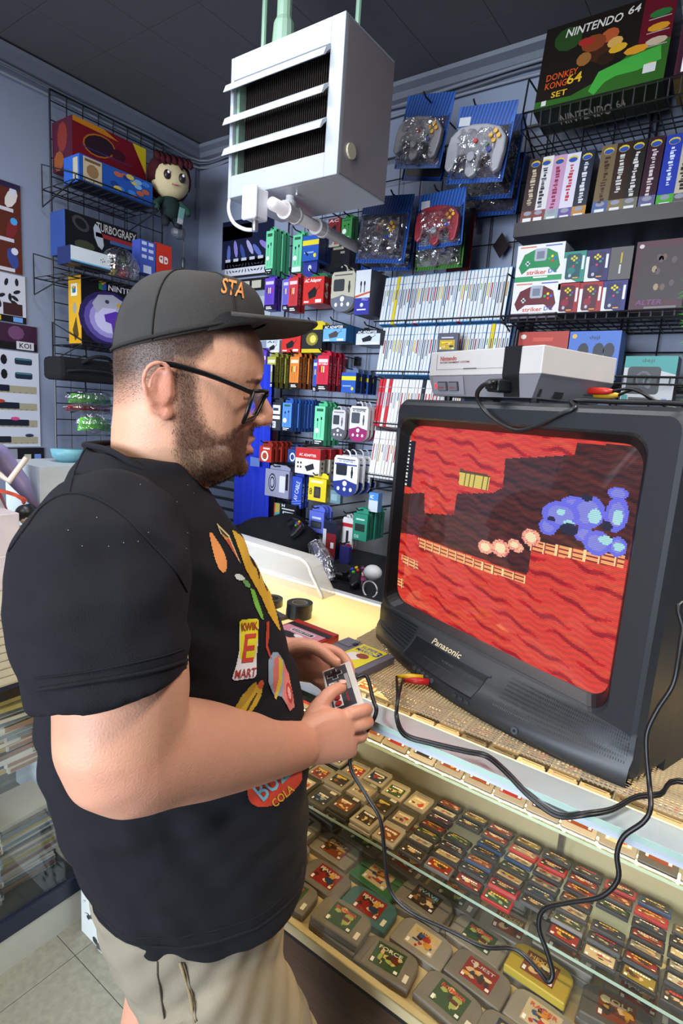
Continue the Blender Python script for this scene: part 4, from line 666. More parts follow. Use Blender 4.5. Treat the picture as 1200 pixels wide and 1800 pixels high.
# ------------------------------------------------------------------ game controllers in clear bags
def bag(label, tl, tr, bl, br, Y, card, hangs=None, z_card=.05, film=True, sticker=False):
    P = [py(*tl, Y), py(*tr, Y), py(*br, Y), py(*bl, Y)]; c = (P[0] + P[1] + P[2] + P[3]) / 4
    t = thing('controller_bag', label, 'bag', c); W2 = ((P[1] - P[0]).length + (P[2] - P[3]).length) / 2; H2 = ((P[3] - P[0]).length + (P[2] - P[1]).length) / 2
    u = ((P[1] - P[0]) + (P[2] - P[3])).normalized(); v = ((P[0] - P[3]) + (P[1] - P[2])).normalized(); T = frame((0, 0, 0), u, v); rg = random.Random(int(tl[0]))
    b = MB(); b.T = T; b.prism([(-W2 / 2, -H2 / 2), (W2 / 2, -H2 / 2), (W2 / 2, H2 / 2 + z_card), (W2 * .1, H2 / 2 + z_card), (-W2 / 2, H2 / 2 + z_card)], -.002, 0, card)
    kid(t, obj('card', b, 'gloss', t)); dk = tuple(x * .45 for x in L(card)); b = MB(); b.T = T
    for i in range(int(W2 / .012)):
        x = -W2 / 2 + i * .012; b.poly([(x, H2 / 2), (x + .006, H2 / 2), (min(x + .018, W2 / 2), H2 / 2 + z_card), (min(x + .012, W2 / 2), H2 / 2 + z_card)], dk, .0006)
    n = 18
    for i in range(n):      # patterned border
        for (ax, ay), (bx_, by_) in (((-W2 / 2, -H2 / 2), (W2 / 2, -H2 / 2)), ((-W2 / 2, -H2 / 2), (-W2 / 2, H2 / 2)), ((W2 / 2 - .012, -H2 / 2), (W2 / 2 - .012, H2 / 2))):
            q = (i + .3) / n; x, y = ax + (bx_ - ax) * q, ay + (by_ - ay) * q; b.poly([(x, y), (min(x + .007, W2 / 2), y), (min(x + .01, W2 / 2), y + .011), (x + .003, y + .011)], dk, .0006)
    b.rect(-W2 / 2 + .013, -H2 / 2 + .014, W2 / 2 - .014, H2 / 2 - .004, '#3a3438', .0009)
    if sticker: b.rect(-W2 / 2 + .008, H2 / 2 + .006, -W2 / 2 + W2 * .24, H2 / 2 + .032, '#b8bcc0', .0016)
    kid(t, obj('card_print', b, 'gloss', t))
    if film:
        b = MB(); b.T = T; N = 14; P_ = []
        for j in range(N + 1):
            for i in range(N + 1):
                x, y = i / N, j / N; e = min(x, 1 - x, y, 1 - y) * 2; z = .004 + .045 * (min(1, e * 2.2) ** .6) * (1 - .0) + rg.uniform(-.011, .011) * (1 if e > 0.05 else 0)
                P_.append((-W2 / 2 + .008 + x * (W2 - .016), -H2 / 2 + .01 + y * (H2 - .012), z))
        b.add(P_, [(j * (N + 1) + i, j * (N + 1) + i + 1, (j + 1) * (N + 1) + i + 1, (j + 1) * (N + 1) + i) for j in range(N) for i in range(N)], '#ffffff'); kid(t, obj('film', b, 'film', t, smooth=False))
    return t, c, T, W2, H2
def pad(label, c, T, s, col, rot=0.):
    t = thing('game_controller', label, 'controller', c); t.matrix_world = Matrix.Translation(c) @ T @ Matrix.Translation((0, 0, .012)) @ Matrix.Rotation(rot, 4, 'Z'); b = MB()
    out = [(-.085, .035), (-.06, .06), (-.02, .068), (.02, .068), (.06, .06), (.085, .035), (.088, 0), (.084, -.045), (.07, -.056), (.057, -.045), (.05, -.012), (.022, -.008), (.017, -.058), (0, -.07), (-.017, -.058), (-.022, -.008), (-.05, -.012), (-.057, -.045), (-.07, -.056), (-.084, -.045), (-.088, 0)]
    b.prism([(x * s, y * s) for x, y in out], 0, .022 * s, col); obj('shell', b, 'plastic', t, bevel=.005 * s)
    def bt(nm, x, y, r, c2, h=.008): q = MB(); q.cyl((x * s, y * s, .02 * s), (x * s, y * s, (.022 + h) * s), r * s, c2, 10); obj(nm, q, 'plastic', t)
    for x, y in ((.055, .045), (.055, .022), (.0435, .0335), (.0665, .0335)): bt('c_button', x, y, .006, '#d09a28')
    bt('start_button', 0, .022, .006, '#b83030'); bt('action_button', .036, .012, .006, '#2f6a4a'); bt('action_button', .046, .0, .007, '#2a3a9a'); bt('thumb_stick', 0, -.02, .012, '#8a8a90', .014); bt('direction_pad', -.055, .028, .012, col, .004)
    return t
BL = '#2c58a8'
q = py(748, 262, 2.03); hook(q.x, q.z, 2.0, 'the empty fronted blue bag')
bag('empty fronted blue bag behind the upper left controller bag', (714, 268), (790, 268), (706, 318), (778, 318), 2.03, BL, film=False, z_card=.0)
a = bag('blue edged clear bag with a grey controller, upper left of four', (708, 206), (795, 202), (694, 298), (770, 294), 1.93, BL, z_card=.07); pad('grey three pronged controller in the upper left bag', a[1], a[2], 1.05, '#77757c', -.1)
bag('blue bag seen lowest behind the upper right controller bag', (812, 290), (918, 280), (806, 384), (910, 374), 2.1, '#24488e', z_card=.02)
bag('blue bag in the middle behind the upper right controller bag', (812, 240), (915, 230), (803, 355), (905, 345), 2.03, '#28509a', z_card=.05)
a = bag('blue edged clear bag with a pale grey controller, upper right of four', (797, 226), (897, 219), (788, 326), (888, 316), 1.88, BL, z_card=.065, sticker=True); pad('pale grey three pronged controller in the upper right bag', a[1], a[2], 1.15, '#8d8c92', -.05)
bag('blue bag hanging behind the lower left controller bag', (640, 372), (728, 366), (640, 476), (728, 474), 2.02, '#28509a', z_card=.04)
a = bag('blue edged clear bag with a dusky grey controller, lower left of four', (633, 378), (720, 372), (627, 461), (712, 464), 1.9, BL, z_card=.06); pad('dusky grey three pronged controller in the lower left bag', a[1], a[2], 1.0, '#5c565c', -.1)
a = bag('green edged clear bag below the red controller bag', (734, 420), (815, 408), (729, 476), (814, 470), 1.97, '#3f7a2c', z_card=.0); pad('dark grey controller in the green edged bag', a[1], a[2], .8, '#4a464c', -.1)
a = bag('blue edged clear bag with a red controller, lower right of four', (735, 372), (816, 360), (733, 442), (812, 428), 1.9, BL, z_card=.055, sticker=True); pad('red three pronged controller in the lower right bag', a[1], a[2], .95, '#7e1c28', -.1)
bag('dark red bag hanging behind the red controller bag', (790, 380), (832, 374), (786, 482), (828, 478), 2.08, '#6e1c22', z_card=.0, film=False)
for k, (x_, y_) in enumerate(((757, 182), (843, 196), (700, 350), (775, 342))): q = py(x_, y_, 1.93); hook(q.x, q.z, q.y - .02, ('the upper left controller bag', 'the upper right controller bag', 'the lower left controller bag', 'the red controller bag')[k])
# ------------------------------------------------------------------ goods on the left wall grid
def lbox(name, label, cat, x0, y0, x1, y1, X, d, col, paint, side=None, mz=None, back=None):
    y, z, w_, h_ = lw(x0, y0, x1, y1, X); t = thing(name, label, cat, (X, y, z)); b = MB(); b.box(-d, -w_ / 2, 0, 0, w_ / 2, h_, col, my=back or col, mz=mz or col); obj('carton', b, 'gloss', t)
    b = MB(); b.T = FL(.0005, 0, h_ / 2); paint(b, w_, h_); obj('front_print', b, 'gloss', t)
    if side: b = MB(); b.T = frame((-d / 2, -w_ / 2 - .0005, h_ / 2), (1, 0, 0), (0, 0, 1)); side(b, d, h_); obj('side_print', b, 'gloss', t)
    return t
def redc(b, w_, h_):
    b.rect(-w_ / 2, -h_ / 2, w_ / 2, h_ / 2, '#6c1420'); b.poly([(-w_ / 2, h_ * .5), (-w_ * .1, h_ * .5), (w_ * .1, h_ * .38), (-w_ / 2, h_ * .4)], '#b8741c', .0005); b.disc(-w_ * .16, h_ * .12, w_ * .2, h_ * .2, '#2a1a24', .0008, 14, .2); b.disc(-w_ * .16, h_ * .12, w_ * .22, h_ * .23, '#a06020', .0006, 14, .2); b.disc(w_ * .1, h_ * .1, w_ * .1, h_ * .12, '#401420', .0009, 10)
    b.poly([(w_ * .3, h_ * .5), (w_ * .5, h_ * .5), (w_ * .5, -h_ * .05)], '#c8b020', .0009)
    b.text('FIRE BASE', 0, -h_ * .28, w_ * .7, h_ * .13, '#8a2a38', .001, shear=.15); b.rect(-w_ * .4, -h_ * .02, w_ * .3, h_ * .0, '#40306a', .001)
lbox('console_box', 'dark red console box on the top left shelf', 'box', 128, 232, 256, 318, -2.5, .16, '#5a1420', redc, lambda b, w_, h_: (b.rect(-w_ / 2, -h_ / 2, w_ / 2, h_ / 2, '#4a1226'), b.disc(0, .03, .04, .06, '#7a2a20', .0006, 9), b.disc(-.03, -.06, .04, .04, '#8a4a1c', .0006, 9)))
def bluc(b, w_, h_):
    b.rect(-w_ / 2, -h_ / 2, w_ / 2, h_ / 2, '#2450a0'); r = random.Random(2)
    for i in range(16): b.disc(w_ * r.uniform(-.1, .42), h_ * r.uniform(-.38, .38), w_ * .06, h_ * .1, r.choice(['#3a7ad0', '#1c3a80', '#7aa8d8', '#b05a40', '#c8b050']), .0006 + i * .0001, 8)
    b.rect(-w_ * .46, -h_ * .42, -w_ * .22, h_ * .46, '#b8a888', .0022); b.disc(-w_ * .34, .0, w_ * .08, h_ * .25, '#8a6a4a', .0024, 9); b.rect(-w_ * .44, h_ * .3, -w_ * .24, h_ * .4, '#6a4a3a', .0025)
lbox('game_box', 'bright blue boxed game in front of the dark red console box', 'box', 140, 296, 268, 342, -2.42, .12, '#2450a0', bluc, lambda b, w_, h_: (b.rect(-w_ / 2, -h_ / 2, w_ / 2, h_ / 2, '#2a5ab0'), b.rect(w_ * .1, -h_ * .4, w_ * .4, h_ * .4, '#b0a890', .0006)), mz='#1a1f30')
def lshelf(label, y0, y1, X, z, lip=.04):
    t = thing('wire_shelf', label, 'shelf'); b = MB(); wall = XL + .035
    for i in range(4): q = X + (wall - X) * i / 3; b.tube([(q, y0, z), (q, y1, z)], .003, '#141416', 5)
    b.tube([(X, y0, z + lip), (X, y1, z + lip)], .003, '#141416', 5); obj('rails', b, 'wire', t); b = MB(); k = int((y1 - y0) / .04)
    for i in range(k + 1): y = y0 + (y1 - y0) * i / k; b.tube([(X, y, z + lip), (X, y, z), (wall, y, z)], .002, '#141416', 5)
    obj('cross_wires', b, 'wire', t)['kind'] = 'stuff'
    for y in (y0, y1): b = MB(); b.tube([(X, y, z + lip), (X, y, z), (wall, y, z - .07), (wall, y, z + .1), (X, y, z + lip)], .003, '#141416', 5); obj('bracket', b, 'wire', t)
q = lw(140, 296, 268, 342, -2.42); lshelf('black wire shelf under the blue boxed game', q[0] - q[2] / 2 - .03, q[0] + q[2] / 2 + .02, -2.4, q[1] - .006, .02)
def turbo(b, w_, h_):
    b.rect(-w_ / 2, -h_ / 2, w_ / 2, h_ / 2, '#141519'); b.disc(-w_ * .3, h_ * .28, w_ * .12, h_ * .16, '#3a3a3c', .0006, 12, -.4); b.disc(-w_ * .3, h_ * .28, w_ * .08, h_ * .1, '#18181a', .0008, 12, -.4); b.disc(-w_ * .06, h_ * .1, w_ * .06, h_ * .3, '#a8b0b8', .0006, 8, .3)
    b.text('TURBOGRAFX', w_ * .2, h_ * .34, w_ * .58, h_ * .2, '#b4b0a8', .001); b.rect(-w_ * .1, h_ * .1, w_ * .5, h_ * .2, '#8a2a2c', .0006); b.rect(w_ * .1, h_ * .02, w_ * .5, h_ * .1, '#3a5a8a', .0008); b.disc(-w_ * .25, -h_ * .2, w_ * .14, h_ * .12, '#3a3f2c', .0006, 9)
lbox('console_box', 'black TURBOGRAFX console box with a blue side', 'box', 115, 388, 240, 462, -2.5, .12, '#17181c', turbo, lambda b, w_, h_: b.rect(-w_ / 2, -h_ / 2, w_ / 2, h_ / 2, '#2c4684'), mz='#1c2440', back='#2c4684')
lbox('console_box', 'small white console box with coloured buttons in front of the black box', 'box', 124, 440, 194, 470, -2.36, .1, '#2a5a9a', lambda b, w_, h_: (b.rect(-w_ / 2, -h_ / 2, w_ / 2, h_ / 2, '#c4ccd0'), b.rect(-w_ / 2, -h_ / 2, w_ / 2, -h_ * .36, '#2a2e34', .0006), b.rect(-w_ / 2, -h_ * .36, w_ / 2, -h_ * .28, '#5aa0c8', .0007), [b.disc(w_ * u, h_ * v, w_ * .018, w_ * .018, c, .001, 8) for u, v, c in ((.25, .1, '#4a9a4a'), (.3, .18, '#c8a030'), (.34, .06, '#b84040'), (.29, .0, '#4a60b0'))]), lambda b, w_, h_: b.rect(-w_ / 2, -h_ / 2, w_ / 2, h_ / 2, '#1d2c58'), mz='#16181c')
q = lw(115, 388, 240, 462, -2.42); lshelf('black wire shelf under the black console box', q[0] - q[2] / 2 - .01, q[0] + .2, -2.34, px(150, 484, -2.36).z, .02)
# clear bag full of small toys
y, z, w_, h_ = lw(190, 430, 252, 492, -2.34); t = thing('toy_bag', 'clear crinkled bag of dark toys between the white box and the red box', 'bag', (-2.34, y, z)); r = random.Random(6); b = MB()
for i in range(16): b.ball((-.04 + r.uniform(-.02, .01), r.uniform(-.38, .38) * w_, r.uniform(.12, .6) * h_), r.uniform(.012, .028), r.choice(['#1c2420', '#3a4a2c', '#5a1420', '#222630', '#8a7a30', '#701820']), 7, 5)
obj('toys', b, 'gloss', t); b = MB(); b.ball((-.04, 0, h_ * .45), (.05, w_ * .52, h_ * .5), '#ffffff', 10, 8); obj('film', b, 'film', t)
lbox('game_box', 'blue and white boxed accessory left of the red box', 'box', 246, 424, 274, 482, -2.38, .06, '#3a4a9a', lambda b, w_, h_: (b.rect(-w_ / 2, -h_ / 2, w_ / 2, h_ / 2, '#4456b0'), [b.rect(-w_ * .4 + (i % 2) * w_ * .42, h_ * (.36 - .2 * (i // 2)), -w_ * .1 + (i % 2) * w_ * .42, h_ * (.46 - .2 * (i // 2)), '#c0c8e4', .0006) for i in range(6)], b.rect(-w_ * .3, -h_ * .48, w_ * .2, -h_ * .25, '#c8d0e0', .0006)))
lbox('game_box', 'red boxed accessory with a white round logo', 'box', 273, 430, 301, 484, -2.38, .06, '#a8281c', lambda b, w_, h_: (b.rect(-w_ / 2, -h_ / 2, w_ / 2, h_ / 2, '#c4321f'), b.rrect(-w_ * .28, -h_ * .12, w_ * .28, h_ * .12, .012, '#e4dcd8', .0006), b.rect(-w_ * .03, -h_ * .12, w_ * .03, h_ * .12, '#c4321f', .0008), b.disc(-w_ * .15, h_ * .03, w_ * .07, h_ * .04, '#c4321f', .0008, 9), b.disc(w_ * .16, -h_ * .02, w_ * .07, h_ * .04, '#c4321f', .0008, 9)))
def n64b(b, w_, h_):
    b.rect(-w_ / 2, -h_ / 2, w_ / 2, h_ / 2, '#101014')
    for i, c in enumerate(('#2c2458', '#5a4e98', '#9a90cc', '#c9c4e4')): b.disc(-w_ * .12, -h_ * .08, w_ * (.42 - .07 * i), h_ * (.42 - .07 * i), c, .0005 + .0001 * i, 18)
    b.poly([(-w_ * .36, h_ * .12), (-w_ * .28, h_ * .26), (-w_ * .08, h_ * .3), (w_ * .08, h_ * .22), (w_ * .1, h_ * .02), (w_ * .02, -h_ * .02), (-w_ * .04, h_ * .1), (-w_ * .22, h_ * .08), (-w_ * .3, -h_ * .02)], '#a8a8b8', .0012)
    b.poly([(-w_ * .2, -h_ * .02), (-w_ * .04, h_ * .06), (w_ * .14, h_ * .02), (w_ * .16, -h_ * .14), (w_ * .04, -h_ * .1), (w_ * .0, -h_ * .4), (-w_ * .06, -h_ * .42), (-w_ * .1, -h_ * .14), (-w_ * .18, -h_ * .12)], '#5a34a4', .0014)
    b.disc(-w_ * .16, h_ * .18, w_ * .03, h_ * .03, '#3a3a48', .0016, 8); b.disc(w_ * .0, h_ * .16, w_ * .03, h_ * .03, '#c8a028', .0016, 8); b.disc(w_ * .02, -h_ * .06, w_ * .03, h_ * .03, '#24183c', .0016, 8)
    nlogo(b, -w_ * .22, h_ * .4, .018); b.text('NINTENDO', w_ * .14, h_ * .4, w_ * .56, h_ * .09, '#e4e4e8', .001)
def n64s(b, w_, h_):
    b.rect(-w_ / 2, -h_ / 2, w_ / 2, h_ / 2, '#c89418')
    b.rect(-w_ * .3, h_ * .2, w_ * .2, h_ * .38, '#d4d0b8', .0006); nlogo(b, -w_ * .05, h_ * .29, .014); b.poly([(-w_ * .2, -h_ * .3), (w_ * .1, -h_ * .1), (w_ * .3, -h_ * .38), (0, -h_ * .46)], '#4a3a10', .0006); b.disc(0, h_ * .02, w_ * .14, h_ * .08, '#8a8a80', .0006, 9)
lbox('console_box', 'black NINTENDO 64 box with a yellow side and purple controller', 'box', 143, 497, 266, 612, -2.44, .1, '#16161a', n64b, n64s, back='#c89418')
q = lw(143, 497, 266, 612, -2.44); lshelf('black wire shelf under the NINTENDO 64 box', q[0] - q[2] / 2 - .01, q[0] + .22, -2.42, q[1] - .006, .015)
# plush doll
c = px(290, 312, -2.42); t = thing('plush_doll', 'plush doll with dark red hair beside the boxes on the left wall', 'plush toy', c + V((0, .03, 0)), (0, 0, math.radians(-22)))
b = MB(); b.ball((0, 0, 0), (.078, .092, .088), '#c4b48c', 18, 12); obj('head', b, 'fabric', t, smooth=True, sub=1)
b = MB(); rings = []
for j in range(9):
    a = j / 8 * math.pi * .62; rr_ = []
    for i in range(20): th = 2 * math.pi * i / 20; e = 1.07 + .05 * (i % 2); rr_.append((.078 * e * math.sin(a) * math.cos(th) - .018, .094 * e * math.sin(a) * math.sin(th), .09 * e * math.cos(a) + .012))
    rings.append(rr_)
b.loft(rings[1:], '#3c1218', caps=True); b.ball((-.04, 0, -.01), (.07, .098, .085), '#3c1218', 16, 10)
for i in range(7): a = -1.0 + i * .33; b.tube([(.03, .085 * math.sin(a), .085), (.072, .088 * math.sin(a), .055), (.074 - .01 * abs(a), .084 * math.sin(a) + .006, .026 + .02 * abs(math.cos(i * 2)))], [.018, .014, .003], '#3c1218', 6)
obj('hair', b, 'fabric', t, smooth=True)
for s in (-1, 1):
    b = MB(); b.ball((.072, s * .034, -.005), (.01, .017, .021), '#2a1f22', 10, 8); o = obj('eye', b, 'gloss', t, smooth=True); b = MB(); b.ball((.081, s * .034 + .004, .004), (.003, .006, .007), '#e8e8e8', 8, 6); obj('highlight', b, 'gloss', o, smooth=True)
b = MB(); b.tube([(.079, -.014, -.042), (.082, 0, -.046), (.079, .014, -.042)], .0035, '#a85a58', 6); obj('mouth', b, 'fabric', t)
b = MB(); b.ball((0, 0, -.125), (.045, .05, .06), '#1c2a28', 12, 8); obj('body', b, 'fabric', t, smooth=True)
for s in (-1, 1): b = MB(); b.tube([(.01, s * .04, -.1), (.03, s * .075, -.13), (.05, s * .07, -.15)], [.018, .017, .014], '#26403a', 8); obj('arm', b, 'fabric', t, smooth=True); b = MB(); b.tube([(0, s * .022, -.165), (.03, s * .028, -.2), (.05, s * .03, -.205)], [.02, .019, .015], '#20242a', 8); obj('leg', b, 'fabric', t, smooth=True)
b = MB(); b.T = frame((.06, .035, -.165), (-.5, .8, 0), (.2, .1, 1)); b.prism([(-.018, -.035), (.018, -.035), (.018, .035), (-.018, .035)], 0, .001, '#8ac0b8'); b.rect(-.018, -.035, .018, -.012, '#d4d8d8', .0015); obj('price_tag', b, 'card', t)
tag(obj('string_light', MB().tube([px(345, 270, XL + .01), px(343, 330, XL + .02), px(343, 386, XL + .01)], .0035, '#3e434c', 6), 'plastic'), 'thin dark wire dangling in the wall corner', 'wire')
c = px(322, 455, -2.4); b = MB(); b.tube([c + V((0, 0, .09)), c + V((0, 0, .04)), c], .002, '#22242a', 6); b.ball((c.x, c.y, c.z - .02), (.012, .012, .03), '#30333a', 10, 8); b.ball((c.x, c.y - .03, c.z + .11), (.03, .04, .03), '#55585e', 10, 8)
tag(obj('hanging_keychain', b, 'plastic'), 'dark keychain hanging from a grey knob in the corner', 'keychain')
# black case, bagged accessories low on the grid
y, z, w_, h_ = lw(118, 640, 200, 672, -2.4); t = thing('carry_case', 'black carrying case with a handle behind the man\'s head', 'case', (-2.4, y, z)); b = MB(); b.box(-.15, -w_ / 2 - .03, 0, 0, w_ / 2 + .1, h_ + .02, '#1b1b1d'); obj('shell', b, 'fabric', t, bevel=.02)
b = MB(); b.tube(spline([(.004, -w_ * .5, h_ * .5), (.012, -w_ * .2, h_ * .62), (.012, w_ * .3, h_ * .62), (.004, w_ * .5, h_ * .5)], 4), .006, '#26262a', 7); obj('zip', b, 'gloss', t); b = MB(); b.tube(spline([(0, -w_ * .2, h_), (.03, 0, h_ + .03), (.03, w_ * .3, h_ + .03), (0, w_ * .45, h_)], 4), .008, '#17171a', 7); obj('handle', b, 'fabric', t)
for k, (box, c1, lab) in enumerate((((118, 690, 200, 712), '#3f8a24', 'green striped bagged cable under the black case'), ((112, 712, 200, 724), '#7a1a22', 'dark red bagged cable between the green bags'), ((136, 728, 200, 762), '#5ab82e', 'clear bag with bright green cable above the shoulder'))):
    y, z, w_, h_ = lw(*box, -2.38); t = thing('cable_bag', lab, 'bag', (-2.38, y, z)); b = MB(); r = random.Random(k)
    for i in range(7): b.tube([(-.03 + .004 * i, -w_ * .4, h_ * (.15 + .1 * i)), (-.015, 0, h_ * (.3 + .08 * i)), (-.03, w_ * .5, h_ * (.1 + .1 * i))], .005, c1, 6)
    obj('cable', b, 'plastic', t, smooth=True); b = MB(); b.ball((-.03, .02, h_ * .5), (.05, w_ * .56, h_ * .7), '#ffffff', 12, 8); obj('film', b, 'film', t)
for k, y_ in enumerate((598, 660, 690)): 
    c = px(118, y_, XL + .04); b = MB(); b.tube([c, c + V((.15, 0, 0)), c + V((.16, 0, -.07)), c + V((.03, 0, -.09))], .004, '#17171a', 6); tag(obj('wire_bracket', b, 'wire'), ('upper', 'middle', 'lower')[k] + ' black bent wire bracket on the left grid below the NINTENDO 64 box', 'bracket', 'wire brackets on the left grid')

# ------------------------------------------------------------------ blue cloth and slatted panel by the corner
b = MB(); A = py(418, 640, 1.98); Bq = py(484, 640, 1.98); z0 = py(450, 960, 1.98).z; rows = []
for side_ in (0, 1):
    for zz in (z0, (A.z + z0) / 2, A.z): rows.append([(A.x + (Bq.x - A.x) * i / 24 + .0, 1.98 + .02 * math.sin(i * 1.1 + zz * 2) + side_ * .008, zz) for i in range(25)])
n = 25; P = [p for r_ in rows for p in r_]; F = []
for k in (0, 1, 3, 4):
    for i in range(24): F.append((k * n + i, k * n + i + 1, (k + 1) * n + i + 1, (k + 1) * n + i))
b.add(P, F, '#2438b8'); t = thing('blue_cloth', 'bright royal blue cloth hanging beside the man\'s chin', 'cloth'); obj('cloth', b, 'fabric', t, smooth=True)
c = py(448, 812, 1.94); b = MB(); b.T = FR(c.x, c.y, c.z); b.prism([(-.03, -.022), (.03, -.02), (.03, .02), (-.03, .022)], 0, .001, '#5a74b0'); obj('tape_patch', b, 'gloss', t)
t = thing('slat_panel', 'grey slatted panel between the man\'s neck and the blue cloth', 'panel')
for k in range(7):
    A = py(350, 838 + k * 17, 2.05); Bq = py(418, 838 + k * 17, 2.05); b = MB(); b.box(A.x - .1, 2.05, A.z - .03, Bq.x, 2.07, A.z + .006, '#4a5468'); obj('slat', b, 'plastic', t)
b = MB(); b.box(A.x - .1, 2.075, .4, Bq.x, 2.09, 1.35, '#17181c'); obj('backing', b, 'matte', t)

# ------------------------------------------------------------------ display case along the left wall
CX0, CX1, CY0, CY1 = -1.95, -1.37, -.4, .78
lc = thing('display_case', 'glass fronted display case with a navy frame along the left side', 'display case', (0, 0, 0))
b = MB(); b.box(CX0, CY0, 0, CX1, CY1, .1, '#b9b6a8'); obj('plinth', b, 'matte', lc)
b = MB(); b.box(CX1 - .02, CY0, .1, CX1 + .004, CY1, .15, '#1d2338'); b.box(CX1 - .02, CY1 - .02, .15, CX1 + .002, CY1, .8, '#1d2338'); b.box(CX1 - .012, CY0, .785, CX1 + .003, CY1, .8, '#1d2338'); obj('frame', b, 'plastic', lc)
b = MB(); b.box(CX0, CY0, .1, CX1 - .02, CY1, .12, '#2a2c34'); b.box(CX0, CY0, .12, CX0 + .015, CY1, .8, '#2a2824'); obj('carcass', b, 'matte', lc)
b = MB(); b.box(CX1 - .008, CY0, .15, CX1 - .003, CY1 - .02, .785, '#ffffff'); obj('front_glass', b, 'glass', lc)
b = MB(); b.box(CX0 + .02, CY0, .512, CX1 - .03, CY1 - .02, .52, '#cfe8dc'); obj('shelf_glass', b, 'glass', lc)
b = MB(); b.box(CX0 - .02, CY0, .8, CX1 + .01, CY1 + .01, .99, '#b0a88f'); o = obj('top_box', b, 'matte', lc)
for i in range(9): b = MB(); b.box(CX1 + .01, CY0, .806 + i * .0205, CX1 + .014, CY1 + .01, .823 + i * .0205, '#b8b098'); obj('ribbed_strip', b, 'matte', lc)
r = random.Random(14)
def flatcase(x, y, z, c, lab, grp, rz=0.):
    b = MB(); b.box(-.068, -.095, 0, .068, .095, .0138, c); b.box(.0682, -.09, .0016, .0686, .09, .012, r.choice(['#b8b4a8', '#c4c4c0', '#6a7a8a', '#a89a58', '#8a6a60', '#8a8a88', '#4a5460']))
    tag(obj('stacked_case', b, 'gloss', loc=(x, y, z), rot=(0, 0, rz)), lab, 'game case', grp)
for s_, (y_, n_) in enumerate(((.36, 14), (.50, 16), (.66, 15))):
    for k in range(n_): flatcase(-1.49 + r.uniform(-.008, .004) - .03 * s_, y_ + r.uniform(-.004, .004), .121 + k * .0143, r.choice(['#b8b8b4', '#c8c4b8', '#8a98a8', '#3a3c44', '#c4c8cc', '#70685a']), ORD[k] + ' case from the bottom in the ' + ('nearest', 'middle', 'farthest')[s_] + ' lower stack of the left case', 'cases stacked low in the left display case', r.uniform(-.05, .05))
for s_, (y_, n_) in enumerate(((.42, 12), (.58, 14), (.7, 9))):
    for k in range(n_): flatcase(-1.5 + r.uniform(-.01, .004), y_ + r.uniform(-.004, .004), .521 + k * .0143, r.choice(['#b8b8b4', '#c8c4b8', '#6a5a40', '#3a3c44', '#c4c8cc', '#8a7a50']), ORD[k] + ' case from the bottom in the ' + ('nearest', 'middle', 'farthest')[s_] + ' upper stack of the left case', 'cases stacked high in the left display case', r.uniform(-.08, .08))
b = MB(); b.box(-1.56, .1, .121, -1.4, .29, .3, '#2a4a90', pz='#4a88c0'); tag(obj('console_carton', b, 'gloss'), 'blue carton low in the left display case', 'box')
b = MB(); b.box(-1.56, .08, .521, -1.42, .33, .63, '#1c1c20', pz='#26262a'); tag(obj('console_carton', b, 'gloss'), 'black carton on the upper shelf of the left display case', 'box')
# white appliance box with ink drawing on the floor
t = thing('white_carton', 'white carton with a black ink drawing standing behind the man\'s legs', 'box'); b = MB(); b.box(-1.332, .745, 0, -.86, .79, .46, '#c9cfca'); obj('carton', b, 'card', t, bevel=.002)
b = MB(); b.T = FR(-1.25, .7445, .15); r = random.Random(21)
for i in range(60): u, v = max(-.07, r.gauss(0, .032)), r.gauss(0, .07); b.disc(u - v * .15, v, r.uniform(.003, .014), r.uniform(.004, .02), r.choice(['#1e1e20', '#2c2c2e', '#444446', '#18181a']), .0003 + .00002 * i, 6, r.uniform(0, 3))
for i in range(22): u, v = r.gauss(0, .04), r.gauss(0, .07); b.disc(u, v, .003, .012, '#c0c4c0', .0018, 5, r.uniform(0, 3))
obj('ink_drawing', b, 'card', t)

